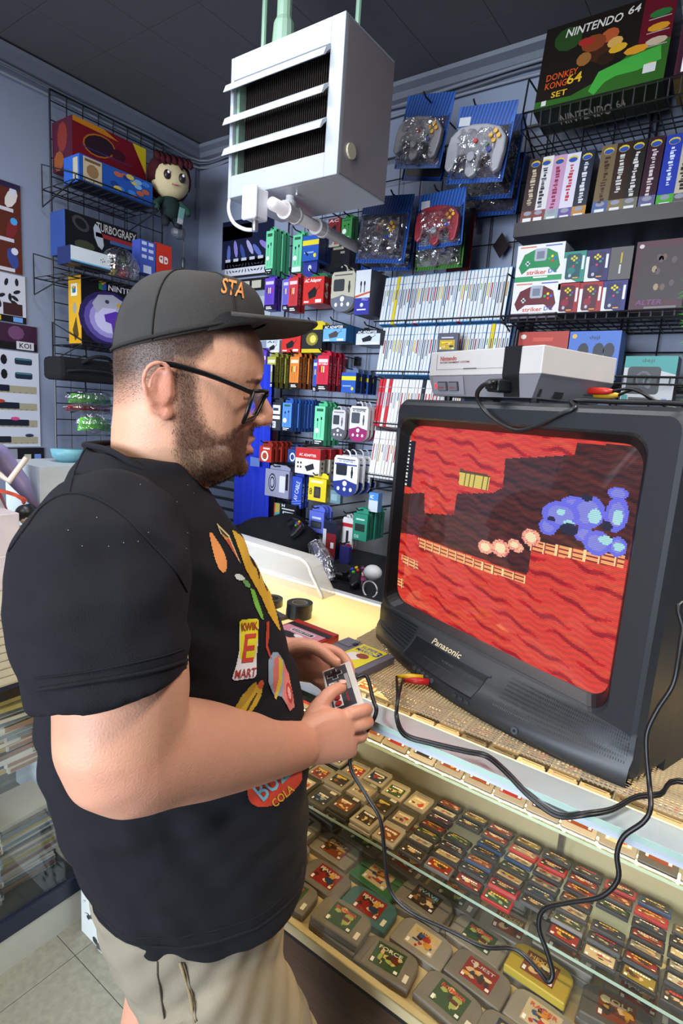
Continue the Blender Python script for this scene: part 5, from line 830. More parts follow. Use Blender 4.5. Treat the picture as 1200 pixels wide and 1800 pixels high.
# ------------------------------------------------------------------ things standing on the left display case
zt = .99
t = thing('white_carton', 'pale pink carton at the left edge on top of the left case', 'box'); A = px(30, 1000, -1.5); b = MB(); b.box(-1.75, .3, zt, -1.5, .69, px(30, 902, -1.5).z, '#c8bcbc'); obj('carton', b, 'card', t, bevel=.002)
zt2 = px(30, 902, -1.5).z
b = MB(); b.T = FL(-1.4995, .5, zt2 - .06); b.rect(-.18, -.05, .18, -.048, '#e8e0e0'); b.rect(.08, -.05, .082, .05, '#e8e0e0'); obj('seam', b, 'card', t)
def figurine(name, label, c, hair, skin, cloth, h_, pose=0):
    t = thing(name, label, 'figurine', c); s = h_ / .2
    b = MB(); b.cyl((0, 0, 0), (0, 0, .008 * s), .045 * s, '#2a2a30', 16); obj('base', b, 'plastic', t)
    b = MB()
    for q in (-1, 1): b.tube([(0, q * .012 * s, .008 * s), (.004 * s, q * .014 * s, .05 * s), (0, q * .012 * s, .1 * s)], [.008 * s, .009 * s, .013 * s], skin, 8)
    b.tube([(0, 0, .095 * s), (0, 0, .12 * s), (0, 0, .15 * s)], [.022 * s, .016 * s, .014 * s], cloth, 10)
    for q in (-1, 1): b.tube([(0, q * .018 * s, .148 * s), (.02 * s, q * .035 * s, .13 * s), (.03 * s, q * (.03 + .03 * pose) * s, (.12 + .05 * pose) * s)], [.007 * s, .006 * s, .005 * s], skin, 7)
    obj('body', b, 'plastic', t, smooth=True)
    b = MB(); b.ball((0, 0, .175 * s), (.02 * s, .02 * s, .023 * s), skin, 12, 9); obj('head', b, 'plastic', t, smooth=True)
    b = MB(); b.ball((-.004 * s, 0, .182 * s), (.025 * s, .026 * s, .025 * s), hair, 12, 9)
    b.tube([(-.015 * s, .01 * s, .19 * s), (-.03 * s, .04 * s, .17 * s), (-.03 * s, .075 * s, .12 * s), (-.02 * s, .1 * s, .07 * s)], [.018 * s, .02 * s, .016 * s, .004 * s], hair, 9); obj('hair', b, 'plastic', t, smooth=True)
    b = MB(); b.loft([[(.024 * s * math.cos(i * .628) * (1 + k * .5), .024 * s * math.sin(i * .628) * (1 + k * .5), (.105 - .03 * k) * s) for i in range(10)] for k in range(2)], cloth, False); obj('skirt', b, 'plastic', t)
    return t
figurine('figurine', 'white figurine with long lavender hair on the left case', (-1.85, .745, zt), '#9a90c0', '#cdbcae', '#c8c8cc', .36, 1)
figurine('figurine', 'pink haired figurine at the left edge on the left case', (-1.87, .655, zt), '#c0606a', '#d0b8a4', '#a8c088', .36, 1)
figurine('figurine', 'small black haired figurine in white beside the man\'s shoulder', (-1.56, .735, zt), '#15151a', '#d0bcac', '#cfcfd2', .20, 0)
t = thing('wire_coil', 'coral red coiled wire lying on the pale carton', 'wire'); c = px(8, 885, -1.6); b = MB(); b.tube([(c.x + .01 * i % .03, c.y + .05 * math.cos(i * .6), zt2 + .006 + .05 * abs(math.sin(i * .3)) ) for i in range(24)], .005, '#c8543c', 7); obj('coil', b, 'plastic', t, smooth=True)
t = thing('bowl', 'small teal bowl just above the man\'s shoulder', 'bowl'); c = px(118, 797, -2.0); b = MB(); b.loft([[(c.x + r_ * math.cos(i * .3927), c.y + r_ * math.sin(i * .3927), c.z - .03 + z_) for i in range(16)] for r_, z_ in ((.03, 0), (.05, .02), (.055, .045))], '#7ab8c4'); obj('dish', b, 'plastic', t, smooth=True); b = MB(); b.box(c.x - .12, c.y - .16, 0, c.x + .12, c.y + .12, c.z - .03, '#c0c8cc'); tag(obj('white_carton', b, 'card'), 'white carton carrying the small teal bowl', 'box')
# ------------------------------------------------------------------ glass counter
M['wood'] = mat('dark_wood_laminate', '#4a3422', .6, noise=.6, scale=26, bump=.1, bscale=120)
nt = M['wood'].node_tree; mp = nt.nodes.new('ShaderNodeMapping'); mp.inputs['Scale'].default_value = (.3, 1, 9)
tcn = [n for n in nt.nodes if n.type == 'TEX_COORD'][0]; nzn = [n for n in nt.nodes if n.type == 'TEX_NOISE'][0]
nt.links.new(tcn.outputs['Object'], mp.inputs['Vector']); nt.links.new(mp.outputs[0], nzn.inputs['Vector'])
M['cream'] = mat('cream_laminate', '#c9b98c', .5, noise=.05)
M['edge'] = mat('green_glass_edge', '#a4bcb0', .15, noise=.1, scale=20, emis=None)
M['alu'] = mat('aluminium', '#d5dde6', .3, metal=.35, noise=.06, scale=30)
M['led'] = mat('warm_led_strip', '#ffe2a8', .5, emis='#ffd488', estr=3.5)
KX0, KX1, KYF, KYB = -1.32, .75, .755, 1.24
ct = thing('glass_counter', 'long glass topped display counter with a dark wooden base', 'counter')
b = MB(); b.box(KX0, .80, 0, KX1, KYB, .415, '#2e231b'); obj('base', b, 'wood', ct)
b = MB(); b.box(KX0, .797, .428, KX1, .812, .45, '#c9b98c'); obj('front_trim', b, 'cream', ct)
b = MB(); b.box(KX0, .80, .415, KX1, KYB, .428, '#191512'); obj('black_rail', b, 'matte', ct)  # thin black rail between the cream trim and the wooden base
b = MB(); b.box(KX0, .812, .428, KX1, KYB - .012, .434, '#a89a78'); obj('deck', b, 'cream', ct)
b = MB(); b.box(KX0, KYB - .012, .434, KX1, KYB, .985, '#c9b98c'); obj('back_panel', b, 'cream', ct)
b = MB(); b.box(KX0, .80, .434, KX0 + .006, KYB - .012, .985, '#ffffff'); obj('end_glass', b, 'glass', ct)
b = MB(); b.box(KX0, .795, .45, KX1, .8, .969, '#ffffff'); obj('front_glass', b, 'glass', ct)
b = MB(); b.box(KX0, KYF, .99, KX1, KYB, 1.0, '#ffffff'); obj('top_glass', b, 'glass', ct)
b = MB(); b.box(KX0, KYF - .0015, .9905, KX1, KYF - .0005, .9995, '#8fb8a4'); obj('top_glass_edge', b, 'edge', ct)
b = MB(); prof = [(.762, .989), (.822, .989), (.828, .985), (.828, .976), (.818, .97), (.79, .967), (.772, .969), (.762, .976)]
b.loft([[(x, y, z) for y, z in prof] for x in (KX0, KX1)], '#aab4be'); obj('light_housing', b, 'alu', ct, smooth=False)
b = MB(); b.box(KX0 + .02, .829, .972, KX1 - .02, .833, .984, '#ffe2a8'); obj('light_strip', b, 'led', ct)
for k, (y0, z0, nm) in enumerate(((.985, .556, 'middle'), (.962, .804, 'upper'))):
    b = MB(); b.box(KX0 + .01, y0, z0, KX1, KYB - .013, z0 + .006, '#ffffff'); obj('shelf_glass', b, 'glass', ct)
    b = MB(); b.box(KX0 + .01, y0 - .0015, z0, KX1, y0 - .0004, z0 + .006, '#9cc4ac'); obj('shelf_edge', b, 'edge', ct)
for x in (-.92, -.21, .42): b = MB(); b.box(x - .006, 1.215, .434, x + .006, 1.228, .985, '#8a8a86'); obj('shelf_standard', b, 'metal', ct)
for x in (-.92, -.21, .42):
    for z0, y0 in ((.556, 1.0), (.804, .98)): b = MB(); b.box(x - .003, y0, z0 - .018, x + .003, 1.22, z0 - .001, '#c8c4b4'); obj('shelf_bracket', b, 'metal', ct)
b = MB(); b.box(KX0, KYB, .93, KX1, KYB + .022, 1.006, '#d8d8d8'); obj('rear_frame', b, 'enamel', ct, bevel=.002)
l = area('counter_led_and_fill', (-.3, .838, .975), (-.3, 1.1, .62), 2.0, .012, 4.2, (1.0, .70, .36))
added_uplight = area('counter_led_and_fill', (-.95, 1.1, .93), (-.95, 1.1, 1.2), .7, .02, 5, (1.0, .84, .56))  # added lamp facing up, put in to brighten the cream sheet
l2 = area('counter_led_and_fill', (-.3, 1.21, .97), (-.3, 1.0, .5), 2.0, .012, 6.5, (1.0, .68, .34))

# ------------------------------------------------------------------ cartridges
def bevmesh(name, mb, mats, w_, seg=1):
    me = mesh_from(name, mb, mats); bm = bmesh.new(); bm.from_mesh(me)
    bmesh.ops.bevel(bm, geom=[e for e in bm.edges if e.calc_face_angle(0) > .7], offset=w_, segments=seg, affect='EDGES', profile=.5); bm.to_mesh(me); bm.free(); return me
def n64_shell(col):
    b = MB(); w2 = .058; out = [(-w2, -.0375), (w2, -.0375), (w2, .012), (w2 * .97, .022), (w2 * .86, .029)] + [(w2 * .86 * math.cos(t), .029 + .0085 * math.sin(t)) for t in (math.pi * i / 8 for i in range(1, 8))] + [(-w2 * .86, .029), (-w2 * .97, .022), (-w2, .012)]
    b.prism(out, 0, .018, col); return bevmesh('cartridge_shell', b, 'plastic', .0022)
def gba_shell(col):
    b = MB(); w2 = .029; out = [(-w2, -.017), (w2, -.017), (w2, .012)] + [(w2 * .93 * math.cos(t), .012 + .005 * math.sin(t)) for t in (math.pi * i / 6 for i in range(1, 6))] + [(-w2, .012)]
    b.prism(out, 0, .008, col); return bevmesh('cartridge_shell', b, 'plastic', .0011)
def gb_shell(col):
    b = MB(); w2 = .0285; out = [(-w2, -.0325), (w2, -.0325), (w2, .0245), (w2 - .004, .0265), (w2 - .004, .0325), (-w2, .0325)]
    b.prism(out, 0, .008, col); b.box(-.02, .0262, .008, .02, .0305, .0088, col); return bevmesh('cartridge_shell', b, 'plastic', .001)
N64C = [('grey', '#716c64')] * 12 + [('pale grey', '#88837a')] * 5 + [('dark grey', '#55524c')] * 3 + [('green', '#2f6a48'), ('teal', '#3f6a70'), ('yellow', '#b09a30')]
N64S = {c: n64_shell(c) for _, c in N64C}
def artmesh(w_, h_, seed, name, bg=None, mk=None, n=13, pal=None, t=None):
    b = MB(); art(b, w_, h_, seed, bg, n, title=t is None, pal=pal)
    if t:
        for s_, v_, hh, cc in t: b.text(s_, 0, v_ * h_, w_ * .8, hh * h_, cc, .002)
    return mesh_from(name, b, 'gloss')
PL = [['#7a3a1c', '#c8902c', '#3a1c10', '#d8c89a'], ['#1c2a44', '#7a9ab8', '#c8b890', '#8a2c24'], ['#2c4a2c', '#9aa850', '#c8b070', '#5a2018'], ['#2a2018', '#8a5a30', '#c8a868', '#4a6a7a'], ['#c0b090', '#a83828', '#3a4a7a', '#c88c30'], ['#8a2420', '#d8a038', '#e0d0a8', '#2a3a5a']]
PL2 = [['#2c2a30', '#8a6a4a', '#b8a888', '#4a3a5a'], ['#8c8a84', '#5a3a2c', '#c8c0b0', '#3a4a5a'], ['#4a2c5a', '#a88ab0', '#c8b070', '#2a2440'], ['#9a4a1c', '#d0a050', '#4a2814', '#c8c0a0'], ['#24486a', '#7aa0b0', '#c0b898', '#2a2a38'], ['#8a7a2c', '#c8c0a0', '#4a4420', '#7a3020'], ['#2a5038', '#90a878', '#c0b890', '#26302a'], ['#b8b4aa', '#7a7a78', '#8a3a30', '#3a4a6a']]
N64L = [artmesh(.062, .05, 100 + i, 'label', pal=PL[i % 6], t=[(tx, .28, .17, tc)]) for i, (tx, tc) in enumerate([('HEXEN', '#d8c060'), ('GLOVER', '#e0a828'), ('FORCE', '#d8d0c0'), ('KIRBY', '#7ab0d8'), ('RACER', '#c84a28'), ('RALLY', '#d8d4c8'), ('GOLF', '#e0d8a0'), ('STAR', '#d0b040'), ('BOMBER', '#c8402c'), ('WAVE', '#90c0d0'), ('CRUSH', '#d8b848'), ('QUEST', '#c8c8c0')])]
GBAL = [artmesh(.049, .0235, 200 + i, 'label', pal=(PL + PL2)[i % 14], n=7) for i in range(22)]
GBL = [artmesh(.041, .036, 300 + i, 'label', pal=PL[i % 6], n=7) for i in range(14)]
STK = MB(); STK.rect(-.0085, -.0045, .0085, .0045, '#dedacd'); STK = mesh_from('price_sticker', STK, 'card')
def cart(kind, shell, label_me, lz, loc, rot, label, cat, group, stick=None, ly=0.):
    o = obj(kind, None, me=shell, loc=loc, rot=rot); tag(o, label, cat, group)
    obj('label', None, parent=o, loc=(0, ly, lz), me=label_me)
    if stick: obj('price_sticker', None, parent=o, loc=(stick[0], stick[1], lz + .0008), rot=(0, 0, stick[2]), me=STK)
    return o
R = random.Random(5); hues = ['rust', 'navy', 'green', 'brown', 'cream', 'crimson']
for j in range(5):
    for i in range(12):
        x = -1.04 + i * .1235 + (.03 if j % 2 else 0) + R.uniform(-.008, .008); y = .862 + j * .078 + R.uniform(-.005, .005)
        if x > .5: continue
        ci = {(4, 2): -3, (4, 1): -2, (7, 2): -1}.get((i, j), R.randrange(20)); k = R.randrange(12); st = 1 + (R.random() < .42); nm, cc = N64C[ci]
        for s_ in range(st):
            k = (k + 3 * s_) % 12; top = s_ == st - 1
            cart('large_cartridge', N64S[cc if top else '#716c64'], N64L[k], .0182, (x + R.uniform(-.006, .006) * s_, y + R.uniform(-.004, .006) * s_, .4345 + .0185 * s_), (0, 0, R.uniform(-.1, .1)),
                 (nm if top else 'grey') + ' cartridge, ' + hues[k % 6] + ' label, ' + ORD[i] + ' from left in ' + ORD[j] + ' bottom row' + ('' if st == 1 else (', upper of two' if s_ else ', lower of two')), 'cartridge', 'large cartridges on the bottom deck', (.046, -.02, 1.57) if R.random() < .45 else None)
GBAC = [('black', '#1e1d20')] * 7 + [('charcoal', '#37353a')] * 3 + [('grey', '#6a686a'), ('red', '#a01c1c'), ('blue', '#24406a')]
GBAS = {c: gba_shell(c) for _, c in GBAC}; hue14 = hues + ['red', 'blue', 'green', 'violet', 'black', 'cream', 'orange', 'silver']
TILT = -math.atan(.0083 / .0305)
for i in range(13):
    for j in range(7):
        if (i * 7 + j) % 17 == 11: continue
        x = -.462 + i * .0632 + R.uniform(-.0015, .0015); y = 1.012 + j * .0305 + R.uniform(-.001, .001); nm, cc = R.choice(GBAC); k = R.randrange(22)
        cart('small_cartridge', GBAS[cc], GBAL[k], .0081, (x, y, .5625 + (.0048 if j else .0005)), (TILT if j else 0, 0, R.uniform(-.03, .03)), nm + ' small cartridge, ' + hue14[k % 14] + ' label, ' + ORD[j] + ' from shelf edge in ' + ORD[i] + ' column, middle shelf', 'cartridge', 'small cartridges on the middle glass shelf', ly=-.002)
GBC = [('grey', '#8c8578'), ('grey', '#8c8578'), ('grey', '#8c8578'), ('dark grey', '#4a4640'), ('black', '#26241f'), ('pale grey', '#a39b8c')]
GBS = {c: gb_shell(c) for _, c in GBC}
for i in range(9):
    for j in range(3):
        x = -1.03 + i * .0625 + R.uniform(-.003, .003); y = 1.022 + j * .07 + R.uniform(-.003, .003); st = 1 + (R.random() < .45)
        for s_ in range(st):
            nm, cc = R.choice(GBC); k = R.randrange(14)
            cart('square_cartridge', GBS[cc], GBL[k], .0083, (x, y + .003 * s_, .5625 + .0092 * s_), (0, 0, R.uniform(-.05, .05)), nm + ' square cartridge, ' + hues[k % 6] + ' label, ' + ORD[i] + ' from left, ' + ORD[j] + ' row, middle shelf' + ('' if st == 1 else (', upper of two' if s_ else ', lower of two')), 'cartridge', 'square cartridges on the middle glass shelf', (.012, .0275, 0) if R.random() < .3 else None, ly=-.004)
for j in range(3):
    for i in range(24):
        x = -1.0 + i * .0612 + R.uniform(-.001, .001); y = .998 + j * .074; 
        if j and x > .1: continue
        st = 1 if j == 0 else 2
        for s_ in range(st):
            nm, cc = R.choice(GBC[:3] * 2 + GBC[3:]); k = R.randrange(14)
            cart('square_cartridge', GBS[cc], GBL[k], .0083, (x, y, .8105 + .0088 * s_ + (.0325 * math.sin(.5) if j == 0 else 0)), (.5 if j == 0 else 0, 0, R.uniform(-.02, .02)), nm + ' square cartridge, ' + hues[k % 6] + ' label, ' + ORD[i] + ' from left, ' + ORD[j] + ' row, upper shelf' + ('' if j == 0 else (', lower of two', ', upper of two')[s_]), 'cartridge', 'square cartridges on the upper glass shelf', ly=-.004)

# ------------------------------------------------------------------ on the counter
M['sheet'] = mat('cream_diffuser', '#efe6c6', .5, noise=.03); nt = M['sheet'].node_tree; tl_ = nt.nodes.new('ShaderNodeBsdfTranslucent'); tl_.inputs[0].default_value = (.95, .86, .62, 1); ms_ = nt.nodes.new('ShaderNodeMixShader'); ms_.inputs[0].default_value = .5
nt.links.new(nt.nodes['Principled BSDF'].outputs[0], ms_.inputs[1]); nt.links.new(tl_.outputs[0], ms_.inputs[2]); nt.links.new(ms_.outputs[0], [n for n in nt.nodes if n.type == 'OUTPUT_MATERIAL'][0].inputs[0])
b = MB(); b.prism([(-1.28, .97), (-.86, .965), (-.60, .93), (-.60, 1.232), (-1.28, 1.232)], 1.0005, 1.0025, '#efe6c6'); tag(obj('cream_board', b, 'sheet'), 'bright cream sheet covering the left part of the counter', 'sheet')
b = MB(); P2 = [(-.665, 1.2), (-.645, .925), (-.45, .822), (.12, .822), (.12, 1.2)]
def inside(x, y):
    c = False; n = len(P2)
    for i in range(n):
        (x1, y1), (x2, y2) = P2[i], P2[(i + 1) % n]
        if (y1 > y) != (y2 > y) and x < (x2 - x1) * (y - y1) / (y2 - y1) + x1: c = not c
    return c
z0, z1 = 1.003, 1.0045; s = .0062
for i in range(130):
    x = -.67 + i * s; ys = [.82 + q * .002 for q in range(195) if inside(x, .82 + q * .002)]
    if ys: b.box(x - .0011, min(ys), z0, x + .0011, max(ys), z1, '#9a8c74')
for j in range(64):
    y = .82 + j * s; xs = [-.67 + q * .002 for q in range(400) if inside(-.67 + q * .002, y)]
    if xs: b.box(min(xs), y - .0011, z0 + .0001, max(xs), y + .0011, z1 + .0001, '#a89a80')
o = tag(obj('mesh_mat', b, 'plastic'), 'beige open mesh mat under the television', 'mat')
# tape rolls
for k in range(2):
    c = V((-.832 + .004 * k, 1.025 - .003 * k, 1.003 + .0192 * k)); t = thing('tape_roll', ('lower', 'upper')[k] + ' black electrical tape roll of the stack on the counter', 'tape', c); b = MB(); n = 32
    def ringp(r_, z_): return [(r_ * math.cos(2 * math.pi * i / n), r_ * math.sin(2 * math.pi * i / n), z_) for i in range(n)]
    b.loft([ringp(.0195, .0), ringp(.0315, 0), ringp(.0315, .019), ringp(.0195, .019), ringp(.0195, 0)], '#121110', False); obj('tape', b, 'rubber', t); b = MB(); b.loft([ringp(.017, .0), ringp(.0193, 0), ringp(.0193, .0185), ringp(.017, .0185), ringp(.017, 0)], '#8a857a', False); obj('core', b, 'card', t)
c = V((-.935, 1.035, 1.003)); t = thing('tape_roll', 'single black tape roll half hidden by the shirt', 'tape', c); b = MB(); b.loft([ringp(.0195, 0), ringp(.0315, 0), ringp(.0315, .019), ringp(.0195, .019), ringp(.0195, 0)], '#121110', False); obj('tape', b, 'rubber', t)
b = MB(); b.T = Matrix.Translation((-.9, .985, 1.003)) @ Matrix.Rotation(-.2, 4, 'Z'); b.box(-.08, -.03, 0, .06, .02, .008, '#3a3838'); tag(obj('dark_slab', b, 'plastic', bevel=.001), 'flat dark grey gadget lying beside the tape rolls', 'gadget')
b = MB(); b.box(-1.2, .83, 1.0005, -.70, .955, 1.0022, '#8d8a86'); tag(obj('grey_mat', b, 'card'), 'plain grey mat at the near left of the counter', 'mat')
# red cartridge and yellow labelled cartridge
t = thing('red_cartridge', 'red cartridge with a pink label lying behind the far hand', 'cartridge', (-.735, .905, 1.003), (0, 0, -.06)); b = MB(); b.box(-.062, -.066, 0, .062, .066, .017, '#a82a1c'); b.box(-.062, .05, .017, .062, .066, .0185, '#a82a1c'); obj('shell', b, 'plastic', t, bevel=.0015)
b = MB(); b.T = FT(0, 0, .0176); b.rect(-.055, -.06, .055, .03, '#d08a9a'); b.rect(-.06, .03, .06, .047, '#1c1a1c', .0005); b.rrect(-.03, .005, .035, .022, .004, '#e8dce0', .0008); b.rrect(-.027, .008, .032, .019, .003, '#1c1a1c', .001); b.text('GAME PAK', .002, .0135, .05, .007, '#e8dce0', .0012); b.disc(-.01, -.014, .03, .012, '#1c1a1c', .0008, 9, -.2); b.disc(.01, -.008, .014, .008, '#e8dce0', .001, 8, -.2); b.disc(-.02, -.04, .02, .01, '#ffffff', .0008, 9); obj('label', b, 'gloss', t)
t = thing('yellow_label_cartridge', 'grey cartridge with a yellow SUPER MARIO 3 label on the mesh mat', 'cartridge', (-.587, .905, 1.005), (0, 0, -.10)); b = MB(); b.box(-.064, -.058, 0, .06, .058, .016, '#62626c', mz='#4a4a50'); b.box(-.064, .02, .016, -.03, .058, .0175, '#6a6a74'); obj('shell', b, 'plastic', t, bevel=.0015)
b = MB(); b.box(-.034, .034, .0161, -.026, .046, .018, '#17171a'); obj('grip_notch', b, 'plastic', t)
b = MB(); b.T = FT(0, 0, .0164); b.rect(-.02, -.052, .044, .056, '#d8cc24'); b.text('SUPER', .008, .042, .04, .012, '#26409a', .0006); b.text('MARIO', .006, .027, .04, .012, '#26409a', .0006); b.text('3', .035, .034, .014, .024, '#26409a', .0008); b.disc(.004, -.006, .018, .02, '#e0dcd4', .0005, 12); b.disc(.018, .006, .014, .012, '#8a3a24', .0007, 10); obj('label', b, 'gloss', t)
# frosted tray standing on edge
t = thing('plastic_tray', 'frosted plastic tray standing on edge at the back of the counter', 'tray'); out = [(-1.34, 1.004), (-.868, 1.004), (-.872, 1.014)] + [(-.93 - .03 + .05 * math.cos(a), 1.055 + .045 * math.sin(a)) for a in (.2, .6, 1.0, 1.4)] + [(-1.34, 1.112)]
b = MB(); b.T = frame((0, 1.225, 0), (1, 0, 0), (0, 0, 1)); b.prism(out, 0, .003, '#ffffff'); obj('floor_panel', b, 'frost', t); b = MB(); n = len(out)
P = [(x, 1.222, z) for x, z in out] + [(x * 1.0, 1.165, 1.004 + (z - 1.004) * .98) for x, z in out]
b.add(P, [(i, i + 1, n + i + 1, n + i) for i in range(n - 1)], '#ffffff'); obj('side_wall', b, 'frost', t)
b = MB(); b.tube([(x, 1.165, 1.006 + (z - 1.004) * .98) for x, z in out[1:]], .0045, '#e4e2da', 8); obj('rim', b, 'enamel', t, smooth=True)

# ------------------------------------------------------------------ low bench behind the counter with dark odds and ends
zb = .86; b = MB(); b.box(-2.1, 1.62, 0, .6, 2.2, zb, '#1c1b1d', pz='#222124'); tag(obj('black_bench', b, 'plastic'), 'low black bench against the back wall', 'bench')
b = MB(); b.box(-1.75, 2.2, zb, .6, 2.218, 1.16, '#86888c'); tag(obj('grey_backboard', b, 'matte'), 'plain grey board on the back wall below the hooks', 'board')
def dpad(label, c, rz, s, col, tilt=.5):
    t = thing('game_controller', label, 'controller', c, (tilt, 0, rz)); b = MB()
    b.prism([(x * s, y * s) for x, y in [(-.05, .03), (0, .036), (.05, .03), (.072, .016), (.08, -.03), (.07, -.055), (.055, -.05), (.04, -.02), (-.04, -.02), (-.055, -.05), (-.07, -.055), (-.08, -.03), (-.072, .016)]], 0, .03 * s, col); obj('shell', b, 'plastic', t, bevel=.009 * s)
    for x, y, r_, c2 in ((-.045, .012, .013, '#2a2a2e'), (.022, -.008, .012, '#2a2a2e')): q = MB(); q.cyl((x * s, y * s, .028 * s), (x * s, y * s, .042 * s), r_ * s, c2, 12); obj('thumb_stick', q, 'rubber', t)
    for x, y, c2 in ((.045, .024, '#c8a820'), (.045, .002, '#4a9a3a'), (.034, .013, '#2a4ab0'), (.056, .013, '#b83a28')): q = MB(); q.cyl((x * s, y * s, .029 * s), (x * s, y * s, .035 * s), .0055 * s, c2, 10); obj('face_button', q, 'gloss', t)
    q = MB(); q.box(-.032 * s, -.012 * s, .029 * s, -.008 * s, -.004 * s, .034 * s, '#2a2a2e'); q.box(-.024 * s, -.02 * s, .029 * s, -.016 * s, .004 * s, .034 * s, '#2a2a2e'); obj('direction_pad', q, 'plastic', t)
c = py(602, 1020, 1.72); dpad('black game controller with coloured buttons lying on the bench', (c.x, c.y, zb + .02), .1, 1.15, '#161619')
c = py(520, 945, 1.75); dpad('dark game controller on the black heap beside the white box', (c.x, c.y, zb + .16), -.5, .9, '#1a1a1d', .8)
t = thing('black_bag', 'black fabric bag slumped on the bench beside the blue cloth', 'bag'); c = py(470, 950, 1.75); b = MB()
for dx, dy, dz, rx, rz_ in ((0, 0, .09, .16, .088), (.13, .02, .09, .12, .088), (-.14, .04, .062, .12, .06), (.06, .05, .14, .09, .06)): b.ball((c.x + dx, c.y + dy, zb + dz), (rx, .1, rz_), '#131316', 16, 10)
obj('body', b, 'fabric', t, smooth=True)
t = thing('toy_bag', 'clear bag leaning between the black bag and the controller', 'bag'); A = py(552, 955, 1.72); Bq = py(582, 1022, 1.68); b = MB(); b.tube([A, (A + Bq) / 2, Bq], [.03, .045, .03], '#a8a8b8', 10); obj('film', b, 'film', t); b = MB(); b.tube([A, (A + Bq) / 2 + V((.01, 0, 0)), Bq], [.012, .02, .01], '#6a6a88', 8); obj('contents', b, 'gloss', t)
c = py(637, 1018, 1.72); figurine('figurine', 'tiny pink and purple figurine on the bench beside the television', (c.x, c.y, zb), '#5a2a48', '#c8a8a8', '#a84a7a', .08, 0)
t = thing('headphones', 'white wired headphones at the left edge of the television', 'headphones'); c = py(650, 1036, 1.66); b = MB(); b.tube([(c.x + .03 * math.cos(a), c.y, c.z + .03 * math.sin(a)) for a in [i * .39 for i in range(17)]], .003, '#dcdce0', 7); obj('cord', b, 'plastic', t, smooth=True); b = MB(); b.ball((c.x + .0, c.y + .01, c.z + .06), (.035, .03, .028), '#d4d4d8', 12, 8); obj('cup', b, 'plastic', t, smooth=True)
# ------------------------------------------------------------------ television
TO = V((-.067, .843, 1.0045)); TR_ = -math.radians(20.97); exv = V((math.cos(TR_), math.sin(TR_), 0)); eyv = V((-math.sin(TR_), math.cos(TR_), 0))
def tvp(x, y, Yl):
    d = ray(x, y); t = ((TO - EYE).dot(eyv) + Yl) / d.dot(eyv); P = EYE + d * t - TO; return P.dot(exv), P.z
def tvw(x, y, z): return TO + exv * x + eyv * y + UP * z
M['tvp'] = mat('charcoal_plastic', None, .42, noise=.06, scale=60, bump=.08, bscale=1400)
TVC = '#212326'; W, H = .60, .53
tv = thing('television', 'black tube television showing a red video game', 'television', TO, (0, 0, TR_))
# bezel: outer rounded face ring around the screen opening, in steps
def rr_ring(x0, z0, x1, z1, r_, y, n=6, bow=0.): return [(p[0], y - bow * (1 - ((p[0] - (x0 + x1) / 2) / ((x1 - x0) / 2)) ** 2), p[1]) for p in rrpts(x0, z0, x1, z1, r_, n)]
SX0, SZ0, SX1, SZ1 = -.577, .091, -.062, .482
b = MB(); b.loft([rr_ring(-W, .0, 0, H, .022, .09), rr_ring(-W, .0, 0, H, .022, .015), rr_ring(-W + .006, .006, -.006, H - .006, .022, .004), rr_ring(-W + .012, .012, -.012, H - .012, .02, 0), rr_ring(SX0 - .012, SZ0 - .012, SX1 + .012, SZ1 + .012, .03, 0), rr_ring(SX0 - .006, SZ0 - .006, SX1 + .006, SZ1 + .006, .03, .006), rr_ring(SX0 + .002, SZ0 + .002, SX1 - .002, SZ1 - .002, .032, .022), rr_ring(SX0 + .01, SZ0 + .01, SX1 - .01, SZ1 - .01, .03, .03)], TVC, False)
obj('bezel', b, 'tvp', tv, smooth=False)
b = MB(); b.loft([rr_ring(SX0 - .007, SZ0 - .007, SX1 + .007, SZ1 + .007, .03, .004), rr_ring(SX0 + .004, SZ0 + .004, SX1 - .004, SZ1 - .004, .032, .021)], '#0d0d0e', False); obj('screen_gasket', b, 'plastic', tv)
# cabinet
b = MB(); secs = [(-W, 0, .0, H, .088), (-W + .004, -.004, .004, H - .004, .2), (-W + .05, -.05, .01, H - .05, .3), (-W + .12, -.12, .02, H - .13, .42), (-W + .13, -.13, .03, H - .15, .45)]
b.loft([[(x0, y, z0), (x1, y, z0), (x1, y, z1), (x0, y, z1)] for x0, x1, z0, z1, y in secs], '#1f2022'); obj('cabinet', b, 'tvp', tv)
# bowed chin panel
b = MB(); rings = []
def bow(x, k): u = (x + W / 2) / (W / 2); return -k * max(0, 1 - u * u)
n = 24
for y0, z, k in ((.012, .0, .0), (-.004, .0, .055), (-.006, .012, .06), (-.004, .03, .058), (.002, .042, .045), (.002, .052, .034), (.001, .075, .01), (.003, .08, .004)):
    rings.append([(-W + .004 + (W - .008) * i / n, y0 + bow(-W + .004 + (W - .008) * i / n, k), z) for i in range(n + 1)])
P = [p for r_ in rings for p in r_]; m = n + 1
b.add(P, [(k * m + i, k * m + i + 1, (k + 1) * m + i + 1, (k + 1) * m + i) for k in range(len(rings) - 1) for i in range(n)] + [tuple(range(m))[::-1] + tuple(range(m, 2 * m))], '#1f2124')
obj('chin_panel', b, 'tvp', tv, smooth=True)
CH = [(.0, -.004, .055), (.012, -.006, .06), (.03, -.004, .058), (.042, .002, .045), (.052, .002, .034), (.075, .001, .01), (.08, .003, .004)]
def onchin(x, z):
    for (za, ya, ka), (zb_, yb, kb) in zip(CH, CH[1:]):
        if za <= z <= zb_: t = (z - za) / (zb_ - za); return ya + (yb - ya) * t + bow(x, ka + (kb - ka) * t)
    return 0
